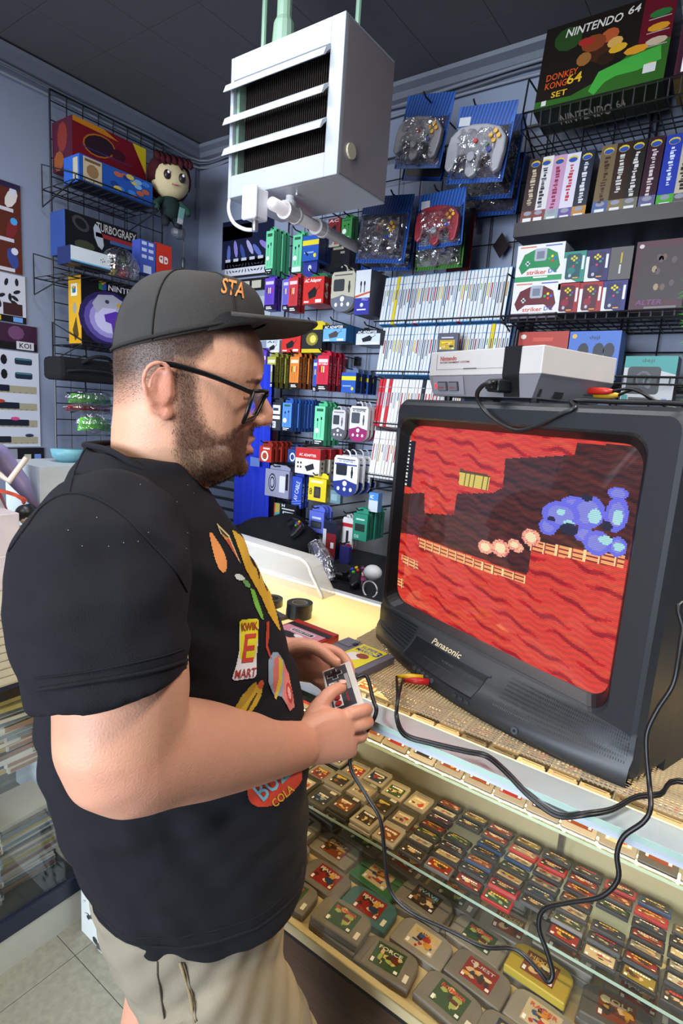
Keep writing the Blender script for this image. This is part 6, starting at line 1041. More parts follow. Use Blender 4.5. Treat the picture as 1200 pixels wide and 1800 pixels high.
def chinT(x, z, h=.0006):
    o = V((x, onchin(x, z), z)); u = V((x + .01, onchin(x + .01, z), z)) - o; v = V((x, onchin(x, z + .004), z + .004)) - o; T = frame(o, u, v); return Matrix.Translation(T.to_3x3() @ V((0, 0, h))) @ T
def chinpatch(b, x0, x1, z0, z1, col, h, n=8):
    zs = sorted({z0, z1} | {q[0] for q in CH if z0 < q[0] < z1}); P = []
    for z in zs:
        for i in range(n + 1): x = x0 + (x1 - x0) * i / n; P.append(chinT(x, min(z, .0799 - .004), h) @ V((0, 0, 0)) + V((0, 0, z - min(z, .0759))))
    b.add(P, [(k * (n + 1) + i, k * (n + 1) + i + 1, (k + 1) * (n + 1) + i + 1, (k + 1) * (n + 1) + i) for k in range(len(zs) - 1) for i in range(n)], col)
b = MB()      # speaker grilles
for i in range(60):
    for x0, x1 in ((-W + .01 + i * .0022, 0), (-.012 - i * .0034, 0)):
        for q in range(8): z = .034 + q * .0054; b.T = chinT(x0, z); b.rect(-.0006, 0, .0007, .0036, '#141517', .0001)
b.T = Matrix.Identity(4); o = obj('speaker_grille', b, 'plastic', tv); o['kind'] = 'stuff'
b = MB(); chinpatch(b, -.447, -.253, .028, .062, '#131417', .0012); obj('tape_flap', b, 'gloss', tv)
b = MB(); chinpatch(b, -.452, -.248, .0605, .0635, '#34353a', .0016); chinpatch(b, -.452, -.447, .026, .062, '#34353a', .0016, 1); obj('flap_frame', b, 'gloss', tv)
for i in range(5): x = -.40 + i * .0135; b = MB(); b.T = chinT(x, .02); b.prism([(.0058 * math.cos(a * .628), .0045 * math.sin(a * .628)) for a in range(10)], 0, .003, '#43464a'); obj('push_button', b, 'gloss', tv)
for i in range(3): x = -.285 + i * .014; b = MB(); b.T = chinT(x, .02); b.prism([(-.004, -.003), (.004, -.003), (.004, .003), (-.004, .003)], 0, .0025, '#2e3033'); obj('push_button', b, 'gloss', tv)
b = MB(); b.T = chinT(-.163, .016); b.prism([(.006 * math.cos(a * .524), .006 * math.sin(a * .524)) for a in range(12)], 0, .002, '#3c3e42'); b.disc(0, 0, .0025, .0025, '#08080a', .0024, 8); obj('headphone_jack', b, 'gloss', tv)
b = MB(); b.T = chinT(-.363, .067, .0012); b.text('Panasonic', 0, 0, .078, .0125, '#d8cba4', .0006); obj('brand_lettering', b, 'card', tv)
b = MB(); b.T = chinT(-.35, .045, .0016); b.text('4 HEAD', .01, .006, .03, .004, '#4a4a4c', .0005); b.rect(-.05, -.006, .05, -.005, '#3a3a3c', .0005); obj('flap_print', b, 'gloss', tv)
b = MB(); b.cyl((.0, .16, .36), (.002, .16, .36), .004, '#8a8a8a', 8); obj('cabinet_screw', b, 'metal', tv)
# picture tube
def blob(pts):
    return [tvp(x, y, .012) for x, y in pts]
def inp(p, Q):
    c = False; n = len(Q)
    for i in range(n):
        (x1, y1), (x2, y2) = Q[i], Q[(i + 1) % n]
        if (y1 > p[1]) != (y2 > p[1]) and p[0] < (x2 - x1) * (p[1] - y1) / (y2 - y1) + x1: c = not c
    return c
CAVE = blob([(886, 806), (1005, 800), (1008, 778), (1140, 786), (1096, 985), (938, 955), (930, 1010), (734, 942), (686, 935), (700, 868), (742, 866), (746, 902), (802, 905), (806, 868), (868, 866), (886, 858)])
FEN = [blob([(734, 944), (926, 1012), (924, 1026), (734, 962)]), blob([(936, 950), (1092, 978), (1090, 1000), (934, 968)]), blob([(700, 975), (732, 988), (732, 1004), (700, 990)]), blob([(676, 1010), (702, 1020), (702, 1036), (676, 1026)])]
FEN = [[(SX0 if False else q[0], q[1]) for q in F] for F in FEN]
def ell(cx, cy, rx, ry):
    a = tvp(cx, cy, .012); b_ = tvp(cx + rx, cy, .012); c = tvp(cx, cy + ry, .012); return a[0], a[1], abs(b_[0] - a[0]), abs(c[1] - a[1])
FIRE = [ell(*e) for e in ((858, 961, 14, 12), (884, 963, 16, 15), (908, 957, 12, 10), (936, 944, 16, 15), (914, 962, 10, 9))]
BLUE = [ell(*e) for e in ((985, 905, 34, 24), (1030, 900, 30, 30), (1078, 905, 20, 32), (1008, 890, 26, 18), (1080, 868, 18, 12), (1046, 955, 24, 22), (1080, 962, 16, 18), (965, 925, 16, 16), (1025, 940, 18, 14))]
PALE = [ell(*e) for e in ((1042, 908, 11, 14), (1080, 910, 9, 14), (1060, 950, 12, 8), (986, 900, 7, 6), (1082, 962, 9, 8), (1000, 920, 10, 5))]
DARKB = [ell(*e) for e in ((1000, 930, 16, 10), (1062, 925, 10, 8), (1028, 875, 10, 6), (970, 912, 7, 4))]
GOLD = blob([(808, 824), (862, 836), (860, 862), (808, 852)]); BAR = blob([(711, 774), (724, 776), (718, 858), (704, 855)]); HUT = blob([(700, 868), (745, 868), (745, 905), (700, 905)])
def ine(p, E, k=1.): return ((p[0] - E[0]) / E[2]) ** 2 + ((p[1] - E[1]) / E[3]) ** 2 < k
NX, NZ = 220, 168; rg = random.Random(2)
def scol(x, z):
    p = (x, z)
    ph = z * 290 + x * 55 + 1.0 * math.sin(x * 62 + z * 9) + .6 * math.sin(x * 131 + z * 41); wv = math.sin(ph) * (.55 + .45 * math.sin(x * 37 + math.floor(ph / 6.2832) * 2.1))
    w2 = math.sin(z * 640 + 1.6 * math.sin(x * 150 + z * 30)); nz = rg.uniform(-.05, .05)
    for E in FIRE:
        if ine(p, E): return (1, .82, .5) if ine(p, E, .35) else ((1, .45, .28) if rg.random() < .8 else (.8, .15, .2))
    for E in PALE:
        if ine(p, E): 
            for D in DARKB:
                if ine(p, D): return (.02, .03, .08)
            return (.42, .78, .8)
    for E in DARKB:
        if ine(p, E): return (.02, .02, .05)
    for E in BLUE:
        if ine(p, E): return (.16, .17, .85) if not ine(p, E, .45) else (.25, .26, .78)
    for k, F in enumerate(FEN):
        if inp(p, F):
            ph = ((x - F[0][0]) / .0232) % 1; lo = min(q[1] for q in F); 
            if ph < .22: return (1, .75, .35) if ph < .13 else (.5, .06, .05)
            v = math.sin((z + .385 * x * 0) * 500)
            return (1, .42, .16) if (int((z * 1000)) % 7) < 4 else (.25, .02, .02)
    if inp(p, GOLD): return (.75, .6, .12) if (x * 90) % 1 > .18 and z < GOLD[0][1] - .007 else (.12, .06, .02)
    if inp(p, BAR): return (.85, .85, .8) if (x - BAR[3][0]) < .009 and int(z * 260) % 2 else (.01, .01, .02)
    if inp(p, HUT): return (.06, .02, .015)
    if inp(p, CAVE):
        d = max(0, .5 + .5 * wv + .25 * w2); return (.03 + .085 * d + nz * .2, .008 + .014 * d, .008 + .008 * d)
    d = .75 + .25 * w2 * .5
    if wv > .66: return (.34 + nz, .008, .012)
    if wv > .4: return (.56 + nz, .012, .014)
    return (.86 * d + nz + .08, .028 + .03 * d + max(0, -wv) * .03, .034)
b = MB(); P = []; cols = []
for j in range(NZ + 1):
    for i in range(NX + 1):
        u, v = i / NX * 2 - 1, j / NZ * 2 - 1; P.append((SX0 + (SX1 - SX0) * i / NX, .026 - .018 * (1 - u * u) * (1 - v * v * .8) - .004 * (1 - v * v), SZ0 + (SZ1 - SZ0) * j / NZ))
F = []
for j in range(NZ):
    for i in range(NX):
        F.append((j * (NX + 1) + i, j * (NX + 1) + i + 1, (j + 1) * (NX + 1) + i + 1, (j + 1) * (NX + 1) + i)); cols.append(tuple(max(0, c) for c in scol(SX0 + (SX1 - SX0) * (i + .5) / NX, SZ0 + (SZ1 - SZ0) * (j + .5) / NZ)))
b.add(P, F, cols)
sm = bpy.data.materials.new('lit_tube_screen'); sm.use_nodes = True; nt = sm.node_tree; bs = nt.nodes['Principled BSDF']; bs.inputs['Base Color'].default_value = (.012, .012, .014, 1); bs.inputs['Roughness'].default_value = .05
at = nt.nodes.new('ShaderNodeAttribute'); at.attribute_name = 'Col'; wt = nt.nodes.new('ShaderNodeTexWave'); wt.wave_type = 'BANDS'; wt.bands_direction = 'Z'; wt.inputs['Scale'].default_value = 110; tc = nt.nodes.new('ShaderNodeTexCoord'); nt.links.new(tc.outputs['Object'], wt.inputs['Vector'])
mr = nt.nodes.new('ShaderNodeMapRange'); mr.inputs[3].default_value = .78; mr.inputs[4].default_value = 1.15; nt.links.new(wt.outputs['Fac'], mr.inputs[0])
mx = nt.nodes.new('ShaderNodeMix'); mx.data_type = 'RGBA'; mx.blend_type = 'MULTIPLY'; mx.inputs[0].default_value = 1; nt.links.new(at.outputs['Color'], mx.inputs[6]); nt.links.new(mr.outputs[0], mx.inputs[7]); nt.links.new(mx.outputs[2], bs.inputs['Emission Color']); bs.inputs['Emission Strength'].default_value = .78
M['screen'] = sm; obj('screen', b, 'screen', tv, smooth=True)

# ------------------------------------------------------------------ game console on the television
NO = V((-.526, .02, H + .001)); ns = thing('game_console', 'grey two tone game console on top of the television', 'game console', tvw(*NO), (0, 0, TR_))
w_, d_, h_ = .27, .205, .092; LG, DG, BK = '#b6b1ad', '#77757a', '#1b1b1c'
b = MB(); b.loft([[(.008, .01, .008), (w_ - .02, .01, .008), (w_ - .02, d_ - .01, .008), (.008, d_ - .01, .008)], [(.0, .0, .046), (w_, 0, .046), (w_, d_, .046), (0, d_, .046)]], DG); obj('lower_shell', b, 'plastic', ns)
b = MB(); b.box(0, 0, .0465, w_, d_, h_, LG); obj('upper_shell', b, 'plastic', ns, bevel=.0015)
b = MB(); b.box(.19, -.0012, .046, .226, d_ + .001, h_ + .0012, BK); b.loft([[(.191, .0085, .0085), (.2245, .0085, .0085), (.2245, .012, .0085), (.191, .012, .0085)], [(.19, -.0012, .046), (.226, -.0012, .046), (.226, .004, .046), (.19, .004, .046)]], BK); obj('black_band', b, 'gloss', ns)
b = MB(); b.T = FR(0, -.0006, 0); b.rect(.02, .0575, .19, .0583, '#7a7672'); b.rect(.02, .0575, .0207, h_ - .004, '#7a7672'); b.rect(.095, .0572, .128, .0592, '#4a4846', .0006); b.text('Nintendo', .052, .0785, .044, .0085, '#a03030', .0006); b.text('ENTERTAINMENT SYSTEM', .069, .0708, .078, .0035, '#7a3a3a', .0006); obj('door_print', b, 'plastic', ns)
T_ = frame((0, .0044, .027), (1, 0, 0), (0, -.26, 1)); b = MB(); b.T = T_; b.rect(.012, -.016, .096, .0185, '#85838a', .0006); b.rect(.0955, -.016, .0962, .0185, '#55545a', .0009); obj('button_panel', b, 'plastic', ns)
b = MB(); b.T = T_; b.prism([(.017, -.004), (.021, -.004), (.021, .004), (.017, .004)], 0, .0015, '#e02020'); M['redled'] = mat('red_indicator', '#ff2020', .3, emis='#ff1818', estr=2.5); obj('power_light', b, 'redled', ns)
for k, (x, t_) in enumerate(((.026, 'POWER'), (.056, 'RESET'))):
    b = MB(); b.T = T_; b.prism([(x, -.009), (x + .026, -.009), (x + .026, .0085), (x, .0085)], 0, .0012, '#1c1c1e'); b.prism([(x + .0015, -.0075), (x + .0245, -.0075), (x + .0245, .007), (x + .0015, .007)], .001, .005, '#6a686e'); b.text(t_, x + .013, -.002, .014, .003, '#a03030', .0056); obj(t_.lower() + '_button', b, 'plastic', ns)
b = MB(); b.T = frame((w_ + .0004, d_ / 2, 0), (0, 1, 0), (0, 0, 1)); b.rect(-.1, .0455, .1, .047, '#4a484c'); obj('seam', b, 'plastic', ns)
for r4 in ((-.085, -.012, -.078, .002), (-.045, -.012, -.02, .0), (.035, .0, .075, .012)) + tuple((.04 + i * .006, -.012, .042 + i * .006, -.004) for i in range(5)):
    b = MB(); b.T = frame((w_ - .0135, d_ / 2, .022), (0, 1, 0), (.36, 0, 1)); b.rect(*r4, '#2a282c', .001); obj('side_opening', b, 'plastic', ns)
for x in (.03, .24):
    for y in (.03, .17): b = MB(); b.cyl((x, y, 0), (x, y, .01), .008, '#2a2a2c', 10); obj('foot', b, 'rubber', ns)
b = MB(); b.T = T_; b.prism([(.193, -.014), (.223, -.014), (.223, .016), (.193, .016)], 0, .001, '#0c0c0d'); obj('controller_port', b, 'plastic', ns)
# plugs and leads
def npt(x, y, z): return tvw(NO.x + x, NO.y + y, NO.z + z)
t = thing('controller_lead', 'black controller plug and lead looping from the console over the television', 'cable'); b = MB(); b.T = Matrix.Translation(npt(.196, -.028, .026)) @ Matrix.Rotation(TR_, 4, 'Z'); b.box(-.014, 0, -.011, .014, .034, .011, '#121214'); b.box(-.009, -.01, -.008, .009, 0, .008, '#18181a'); obj('plug', b, 'rubber', t, bevel=.003)
def tp(x, y, Yl): a = tvp(x, y, Yl); return tvw(a[0], Yl, a[1])
pts = [npt(.196, -.034, .026)] + [tp(x, y, Yl) for x, y, Yl in ((866, 672, -.035), (848, 678, -.04), (838, 696, -.035), (852, 722, -.022), (880, 745, -.014), (910, 757, -.01), (945, 748, -.008), (985, 728, -.004), (1010, 717, .002))] + [tvw(-.19, .02, H + .006), tvw(-.12, .03, H + .006), tvw(-.03, .035, H + .006), tvw(.03, .04, H + .0), tvw(.045, .06, H - .1)]
b = MB(); b.tube(spline(pts, 5), .0038, '#101012', 8); obj('lead', b, 'rubber', t, smooth=True)
t = thing('console_video_lead', 'black lead with red and yellow plugs in the side of the console', 'cable')
for k, (dz, c) in enumerate(((.0, '#b8281c'), (-.006, '#c89a20'))):
    A = npt(w_ - .008 + k * .004, d_ * .72 + k * .012, .03 + dz); Bq = A + exv * .042 + eyv * .004; b = MB(); b.tube([A, A + (Bq - A) * .7, Bq], [.0065, .0062, .0035], c, 10); o = obj('red_plug' if k == 0 else 'yellow_plug', b, 'plastic', t, smooth=True)
    b = MB(); b.tube(spline([Bq, Bq + exv * .03 + UP * (.004 + .006 * k), Bq + exv * .06 - UP * .006, tvw(-.12, .19 + .03 * k, H + .004), tvw(-.05, .2 + .02 * k, H + .004), tvw(.02, .24, H - .004), tvw(.03, .3, H - .2)], 5), .0026, '#101012', 7); obj('lead', b, 'rubber', t, smooth=True)
t = thing('front_video_lead', 'black twin lead with yellow and red plugs in the television front', 'cable')
J = [tp(720, 1190, -.088), tp(730, 1197, -.088)]
for k, c in enumerate(('#d8b020', '#b82020')):
    A = J[k]; Bq = A - exv * .022 - eyv * .012 - UP * .006; b = MB(); b.tube([A + eyv * .02 + exv * .014, A, Bq], [.0062, .0064, .0034], c, 10); obj(('yellow_plug', 'red_plug')[k], b, 'plastic', t, smooth=True)
    pts = [Bq] + [V(q) for q in (pz(699, 1228, 1.03), pz(697, 1262, 1.008), pz(712, 1293, 1.004), pz(760, 1308, 1.004), pz(820, 1322, 1.004), pz(855, 1330, 1.004), pz(886, 1355, 1.004))] + [py(925, 1395, .75), py(962, 1425, .748), py(990, 1436, .748), py(1030, 1432, .75), pz(1075, 1424, 1.004), pz(1118, 1402, 1.006), pz(1160, 1397, 1.006), pz(1215, 1378, 1.006), V((.2, .9, 1.006))]
    off = V((0, .002, .0)) + UP * .002 * k
    b = MB(); b.tube(spline([p + off * (k * 2 - 1) for p in pts], 5), .0026, '#101012', 7); obj('lead', b, 'rubber', t, smooth=True)
# ------------------------------------------------------------------ the man holding the game controller
MRZ = math.atan2(.8, .6); MO = V((-.8 * .82, .6 * .82, 0))
MW = Matrix.Translation(MO) @ Matrix.Rotation(MRZ, 4, 'Z'); MI = MW.inverted()
def m(a, l, z): return (a, -l, z)          # forward, towards his right, up
person = thing('person', 'man in a black T-shirt, grey cap and glasses holding a game controller', 'person', MO, (0, 0, MRZ))
def remeshed(name, mb, voxel, smooth=2, mats='card'):
    me = mesh_from(name + '_raw', mb, 'card'); o = bpy.data.objects.new(name + '_raw', me); COL.objects.link(o)
    r_ = o.modifiers.new('r', 'REMESH'); r_.mode = 'VOXEL'; r_.voxel_size = voxel
    if smooth: s_ = o.modifiers.new('s', 'SMOOTH'); s_.factor = .5; s_.iterations = smooth
    dg = bpy.context.evaluated_depsgraph_get(); dg.update(); out = bpy.data.meshes.new_from_object(o.evaluated_get(dg)); out.name = name
    bpy.data.objects.remove(o); bpy.data.meshes.remove(me)
    out.materials.clear()
    for q in (mats if isinstance(mats, list) else [mats]): out.materials.append(M[q])
    out.polygons.foreach_set('use_smooth', [True] * len(out.polygons)); return out
def colour_points(me, fn):
    for ca in list(me.color_attributes): me.color_attributes.remove(ca)
    ca = me.color_attributes.new('Col', 'FLOAT_COLOR', 'POINT'); d = []
    for v in me.vertices: c = fn(v.co, v.normal); d += [c[0], c[1], c[2], 1.]
    ca.data.foreach_set('color', d)
def ringz(z, ab, af, hw, n=36, k=2.2, tilt=0.):
    c, ra = (ab + af) / 2, (af - ab) / 2; P = []
    for i in range(n):
        t = 2 * math.pi * i / n; cx, sy = math.cos(t), math.sin(t)
        x = ra * abs(cx) ** (2 / k) * (1 if cx >= 0 else -1); y = hw * abs(sy) ** (2 / k) * (1 if sy >= 0 else -1); P.append((c + x, y, z + tilt * x))
    return P
B = MB(); SK = '#c99a80'
# head and neck
HS = [(1.30, -.085, .04, .08, 2.), (1.34, -.082, .045, .066, 2.), (1.365, -.080, .05, .063, 2.1), (1.385, -.072, .066, .0625, 2.1), (1.398, -.068, .092, .0635, 2.1), (1.41, -.067, .106, .066, 2.15), (1.425, -.066, .1125, .069, 2.2), (1.44, -.066, .1135, .072, 2.2), (1.46, -.065, .1155, .0745, 2.25), (1.48, -.063, .1165, .0765, 2.3), (1.50, -.062, .117, .077, 2.3), (1.515, -.062, .119, .0775, 2.3), (1.53, -.062, .128, .078, 2.3), (1.545, -.063, .134, .0785, 2.3), (1.565, -.061, .134, .079, 2.3), (1.585, -.053, .129, .076, 2.2), (1.61, -.036, .112, .066, 2.1), (1.63, -.012, .09, .05, 2.), (1.64, .01, .07, .03, 2.)]
B.loft([ringz(z, ab, af, hw, k=k) for z, ab, af, hw, k in HS], SK)
def tb(pts, rs, n=12): B.tube([m(*p) for p in pts], rs, SK, n)
def bl(c, r_, rot=None): B.ball(m(*c), r_, SK, 14, 10, rot)
tb([(.122, 0, 1.53), (.130, 0, 1.512), (.137, 0, 1.497), (.1425, 0, 1.487)], [.0075, .0095, .011, .012]); bl((.138, 0, 1.4825), (.0135, .0125, .0115))
for s in (-1, 1):
    bl((.126, s * .0125, 1.4785), (.0115, .0085, .0085)); bl((.116, s * .026, 1.536), (.014, .02, .007)); bl((.103, s * .032, 1.513), (.012, .014, .009)); bl((.06, s * .058, 1.43), (.03, .014, .022))
tb([(.1, .024, 1.4445), (.116, .012, 1.4515), (.1215, 0, 1.4535), (.116, -.012, 1.4515), (.1, -.024, 1.4445)], [.003, .0055, .006, .0055, .003], 10); tb([(.1, .022, 1.442), (.115, .012, 1.438), (.120, 0, 1.4365), (.115, -.012, 1.438), (.1, -.022, 1.442)], [.003, .0055, .0065, .0055, .003], 10)
tb([(.1, .02, 1.462), (.114, .01, 1.466), (.118, 0, 1.467), (.114, -.01, 1.466), (.1, -.02, 1.462)], [.006, .007, .007, .007, .006], 10); bl((.105, 0, 1.413), (.014, .02, .014))
for s in (-1, 1):      # ears
    rot = Matrix.Rotation(.25 * -s, 3, 'Z') @ Matrix.Rotation(.18, 3, 'Y')
    bl((-.004, s * .079, 1.51), (.016, .005, .029), rot)
    rim = [(.009, .081, 1.528), (.006, .087, 1.538), (-.004, .0905, 1.5425), (-.015, .092, 1.538), (-.0215, .0925, 1.526), (-.021, .0915, 1.512), (-.015, .0885, 1.497), (-.008, .085, 1.485), (0, .083, 1.4785)]
    tb([(a, s * l, z) for a, l, z in spline(rim, 3)], .0035, 8)
    tb([(a, s * l, z) for a, l, z in spline([(-.008, .084, 1.53), (-.013, .085, 1.518), (-.011, .085, 1.503), (-.003, .0845, 1.495), (.004, .083, 1.497)], 3)], .0024, 8)
    bl((.003, s * .082, 1.4815), (.0075, .005, .009)); bl((.0085, s * .0815, 1.507), (.0035, .0045, .006))
# arms
def arm(s, elbow, wrist):
    e, w0 = V(elbow), V(wrist); sh = V((-.05, s * .2, 1.33)); P = []; Rr = []
    for t, r_ in ((0, .068), (.35, .07), (.7, .068)): P.append(sh.lerp(e, t)); Rr.append(r_)
    P.append(e + V((-.006, 0, -.0))); Rr.append(.06)
    for t, r_ in ((.18, .0585), (.36, .057), (.55, .052), (.75, .045), (.9, .0385), (1, .034)): P.append(e.lerp(w0, t)); Rr.append(r_)
    K_ = 4; P2_ = spline(P, K_); R2_ = [Rr[i // K_] + (Rr[min(i // K_ + 1, len(Rr) - 1)] - Rr[i // K_]) * (i % K_) / K_ for i in range(len(P2_))]
    tb([tuple(p) for p in P2_], R2_, 44)
arm(1, (-.03, .25, 1.139), (.198, .085, 1.017)); arm(-1, (-.02, -.25, 1.14), (.2, -.115, 1.055))
bl((-.052, .252, 1.11), (.03, .03, .03))
def finger(pts, r0, r1): tb(spline(pts, 3), [r0 + (r1 - r0) * i / (3 * (len(pts) - 1)) for i in range(3 * (len(pts) - 1) + 1)], 10); bl(pts[-1], (r1 * .98,) * 3)
# right hand: palm, back of the hand towards the viewer
def palm(pts): B.loft([[m(*(V(c) + V(u) * (wu * math.cos(6.2832 * i / 18)) + V(v) * (tv_ * math.sin(6.2832 * i / 18)))) for i in range(18)] for c, u, wu, v, tv_ in pts], SK)
U1 = (-.25, 0, .97); V1 = (0, 1, .1)
palm([((.165, .105, 1.03), U1, .03, V1, .027), ((.19, .09, 1.022), U1, .0365, V1, .031), ((.212, .085, 1.022), U1, .040, V1, .028), ((.24, .079, 1.022), U1, .045, V1, .025), ((.265, .074, 1.020), U1, .045, V1, .021), ((.282, .071, 1.017), U1, .040, V1, .016)])
finger([(.272, .074, 1.052), (.298, .066, 1.05), (.314, .046, 1.040), (.312, .022, 1.028), (.298, .008, 1.026)], .0108, .0085)
finger([(.276, .074, 1.032), (.304, .066, 1.028), (.317, .044, 1.018), (.308, .018, 1.012), (.288, .006, 1.014)], .0108, .0085)
finger([(.272, .072, 1.010), (.298, .064, 1.004), (.309, .044, .996), (.298, .02, .994), (.278, .008, 1.0)], .0104, .0082)
finger([(.262, .070, .992), (.284, .062, .986), (.293, .046, .98), (.284, .026, .98), (.268, .014, .986)], .0092, .0074)
finger([(.212, .07, 1.044), (.232, .058, 1.062), (.252, .046, 1.074), (.272, .034, 1.0745)], .0145, .0095)
# left hand: palm faces the viewer
U2 = (-.2, 0, .98); V2 = (0, 1, -.1)
palm([((.19, -.118, 1.058), U2, .034, V2, .029), ((.215, -.112, 1.060), U2, .040, V2, .026), ((.245, -.102, 1.060), U2, .043, V2, .023), ((.27, -.094, 1.058), U2, .043, V2, .018), ((.285, -.09, 1.055), U2, .038, V2, .014)])
finger([(.275, -.092, 1.085), (.302, -.084, 1.078), (.317, -.066, 1.062), (.314, -.044, 1.046), (.3, -.03, 1.040)], .0106, .0084)
finger([(.278, -.092, 1.066), (.304, -.082, 1.056), (.314, -.062, 1.040), (.303, -.04, 1.028), (.282, -.028, 1.026)], .0106, .0084)
finger([(.274, -.09, 1.046), (.296, -.08, 1.034), (.3, -.06, 1.02), (.284, -.04, 1.014), (.262, -.03, 1.018)], .0104, .0084)
finger([(.262, -.09, 1.028), (.28, -.08, 1.016), (.282, -.062, 1.004), (.266, -.046, 1.0), (.25, -.038, 1.006)], .0092, .0076)
finger([(.215, -.094, 1.082), (.236, -.08, 1.096), (.259, -.064, 1.0965), (.277, -.052, 1.084), (.287, -.047, 1.0775)], .0145, .0098)
# legs and feet
for s, hip, knee, ank in ((1, (.06, .09, .72), (.165, .1, .44), (.13, .11, .08)), (-1, (.03, -.09, .72), (.015, -.105, .45), (-.05, -.11, .08))):
    hp, kn, an = V(hip), V(knee), V(ank); tb([tuple(hp), tuple(hp.lerp(kn, .5)), tuple(kn), tuple(kn.lerp(an, .3)), tuple(kn.lerp(an, .7)), tuple(an), tuple(an + V((0, 0, -.04)))], [.068, .07, .064, .06, .045, .038, .038], 18)
tb([(.03, 0, .66), (.02, 0, .9), (0, 0, 1.1), (-.03, 0, 1.28)], [.10, .12, .13, .09], 24); tb([(-.05, -.2, 1.31), (-.04, 0, 1.31), (-.05, .2, 1.31)], [.06, .06, .06], 18)
def in2(p, Q):
    c = False; n = len(Q)
    for i in range(n):
        (x1, y1), (x2, y2) = Q[i], Q[(i + 1) % n]
        if (y1 > p[1]) != (y2 > p[1]) and p[0] < (x2 - x1) * (p[1] - y1) / (y2 - y1) + x1: c = not c
    return c
BEARD = [(.014, 1.545), (.036, 1.545), (.042, 1.50), (.05, 1.468), (.072, 1.455), (.088, 1.462), (.1, 1.4715), (.135, 1.4715), (.135, 1.385), (.08, 1.383), (.036, 1.398), (.016, 1.43)]
def dist_in(p, Q, w):      # soft membership
    return sum(1 for dx, dz in ((0, 0), (w, 0), (-w, 0), (0, w), (0, -w), (w * .7, w * .7), (-w * .7, w * .7), (w * .7, -w * .7), (-w * .7, -w * .7)) if in2((p[0] + dx, p[1] + dz), Q)) / 9
rgb = lambda h: L(h)
def mix(a, b_, t): return tuple(x + (y - x) * t for x, y in zip(a, b_))
c_skin, c_beard, c_hair, c_lip, c_ear = rgb('#cb9678'), rgb('#2a1a13'), rgb('#1f1814'), rgb('#b57a68'), rgb('#c8806c')
RN = random.Random(9)
def hairw(a, l, z):
    if z > 1.68 or z < 1.46: return 0
    w_ = 0
    if a < .012 and l > 0: w_ = max(0, min(1, (z - (1.478 + max(0, a + .055) * .35)) / .05))
    if abs(l) > .0765 and -.024 < a < .012 and z < 1.545: w_ = 0          # ear
    if .008 <= a < .06: w_ = max(w_, max(0, min(1, (z - 1.535 - max(0, a - .035) * .9) / .02)))
    if a >= .06: w_ = max(w_, max(0, min(1, (z - (1.572 + max(0, a - .06) * .3)) / .012)))
    if a < .012: w_ = max(w_, max(0, min(1, (z - (1.478 + max(0, a + .055) * .35)) / .05))) if not (abs(l) > .0765 and -.024 < a < .012 and z < 1.545) else 0
    return w_
def beardw(a, l, z):
    if z > 1.56 or z < 1.36 or abs(l) > .09: return 0
    if abs(l) > .0785 and a < .014: return 0
    if a > .09 and 1.4335 < z < 1.4555 and abs(l) < .02 and a > .108: return 0
    return dist_in((a, z), BEARD, .006)
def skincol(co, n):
    a, l, z = co.x, -co.y, co.z; c = c_skin
    if z > 1.36 and abs(l) < .12:
        if abs(l) > .0765 and -.026 < a < .014 and 1.465 < z < 1.55: c = mix(c, c_ear, .6)
        if a > .106 and 1.4335 < z < 1.4555 and abs(l) < .022: c = c_lip
        if a > .1 and 1.465 < z < 1.51 and abs(l) < .03: c = mix(c, rgb('#c4806c'), .35)
        if 1.5285 < z < 1.5385 - max(0, abs(l) - .03) * .25 and a > .07 and .009 < abs(l) < .058: c = mix(c, c_hair, .72)
        if a > .09 and 1.507 < z < 1.511 and .016 < abs(l) < .05: c = mix(c, c_hair, .85)
        w_ = beardw(a, l, z)
        if w_ > 0: c = mix(c, c_beard, w_ * RN.uniform(.74, .84))
        w_ = hairw(a, l, z)
        if w_ > 0: c = mix(c, c_hair, min(1, w_ * RN.uniform(.86, .94)))
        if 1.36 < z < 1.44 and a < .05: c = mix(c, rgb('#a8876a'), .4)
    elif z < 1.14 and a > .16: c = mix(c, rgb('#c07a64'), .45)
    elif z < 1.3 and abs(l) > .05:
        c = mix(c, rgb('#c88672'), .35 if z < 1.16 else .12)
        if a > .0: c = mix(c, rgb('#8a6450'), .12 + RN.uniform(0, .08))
    return c
M['skin'] = mat('skin', None, .48, noise=.06, scale=60, bump=.18, bscale=420, spec=.4); M['skin'].node_tree.nodes['Principled BSDF'].inputs['Subsurface Weight'].default_value = .08; M['skin'].node_tree.nodes['Principled BSDF'].inputs['Subsurface Radius'].default_value = (.012, .004, .002)
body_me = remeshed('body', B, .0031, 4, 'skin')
bm = bmesh.new(); bm.from_mesh(body_me); sel = [v for v in bm.verts if v.co.z < 1.36 and v.co.x < .17 and v.co.z > .95] ; nk = [v for v in bm.verts if v.co.x < .06 and 1.36 <= v.co.z and abs(v.co.y) < .074]
for _ in range(26): bmesh.ops.smooth_vert(bm, verts=sel, factor=.5, use_axis_x=True, use_axis_y=True, use_axis_z=True)
for _ in range(8): bmesh.ops.smooth_vert(bm, verts=nk, factor=.5, use_axis_x=True, use_axis_y=True, use_axis_z=True)
bm.to_mesh(body_me); bm.free(); colour_points(body_me, skincol); body = obj('body', None, me=body_me, parent=person)
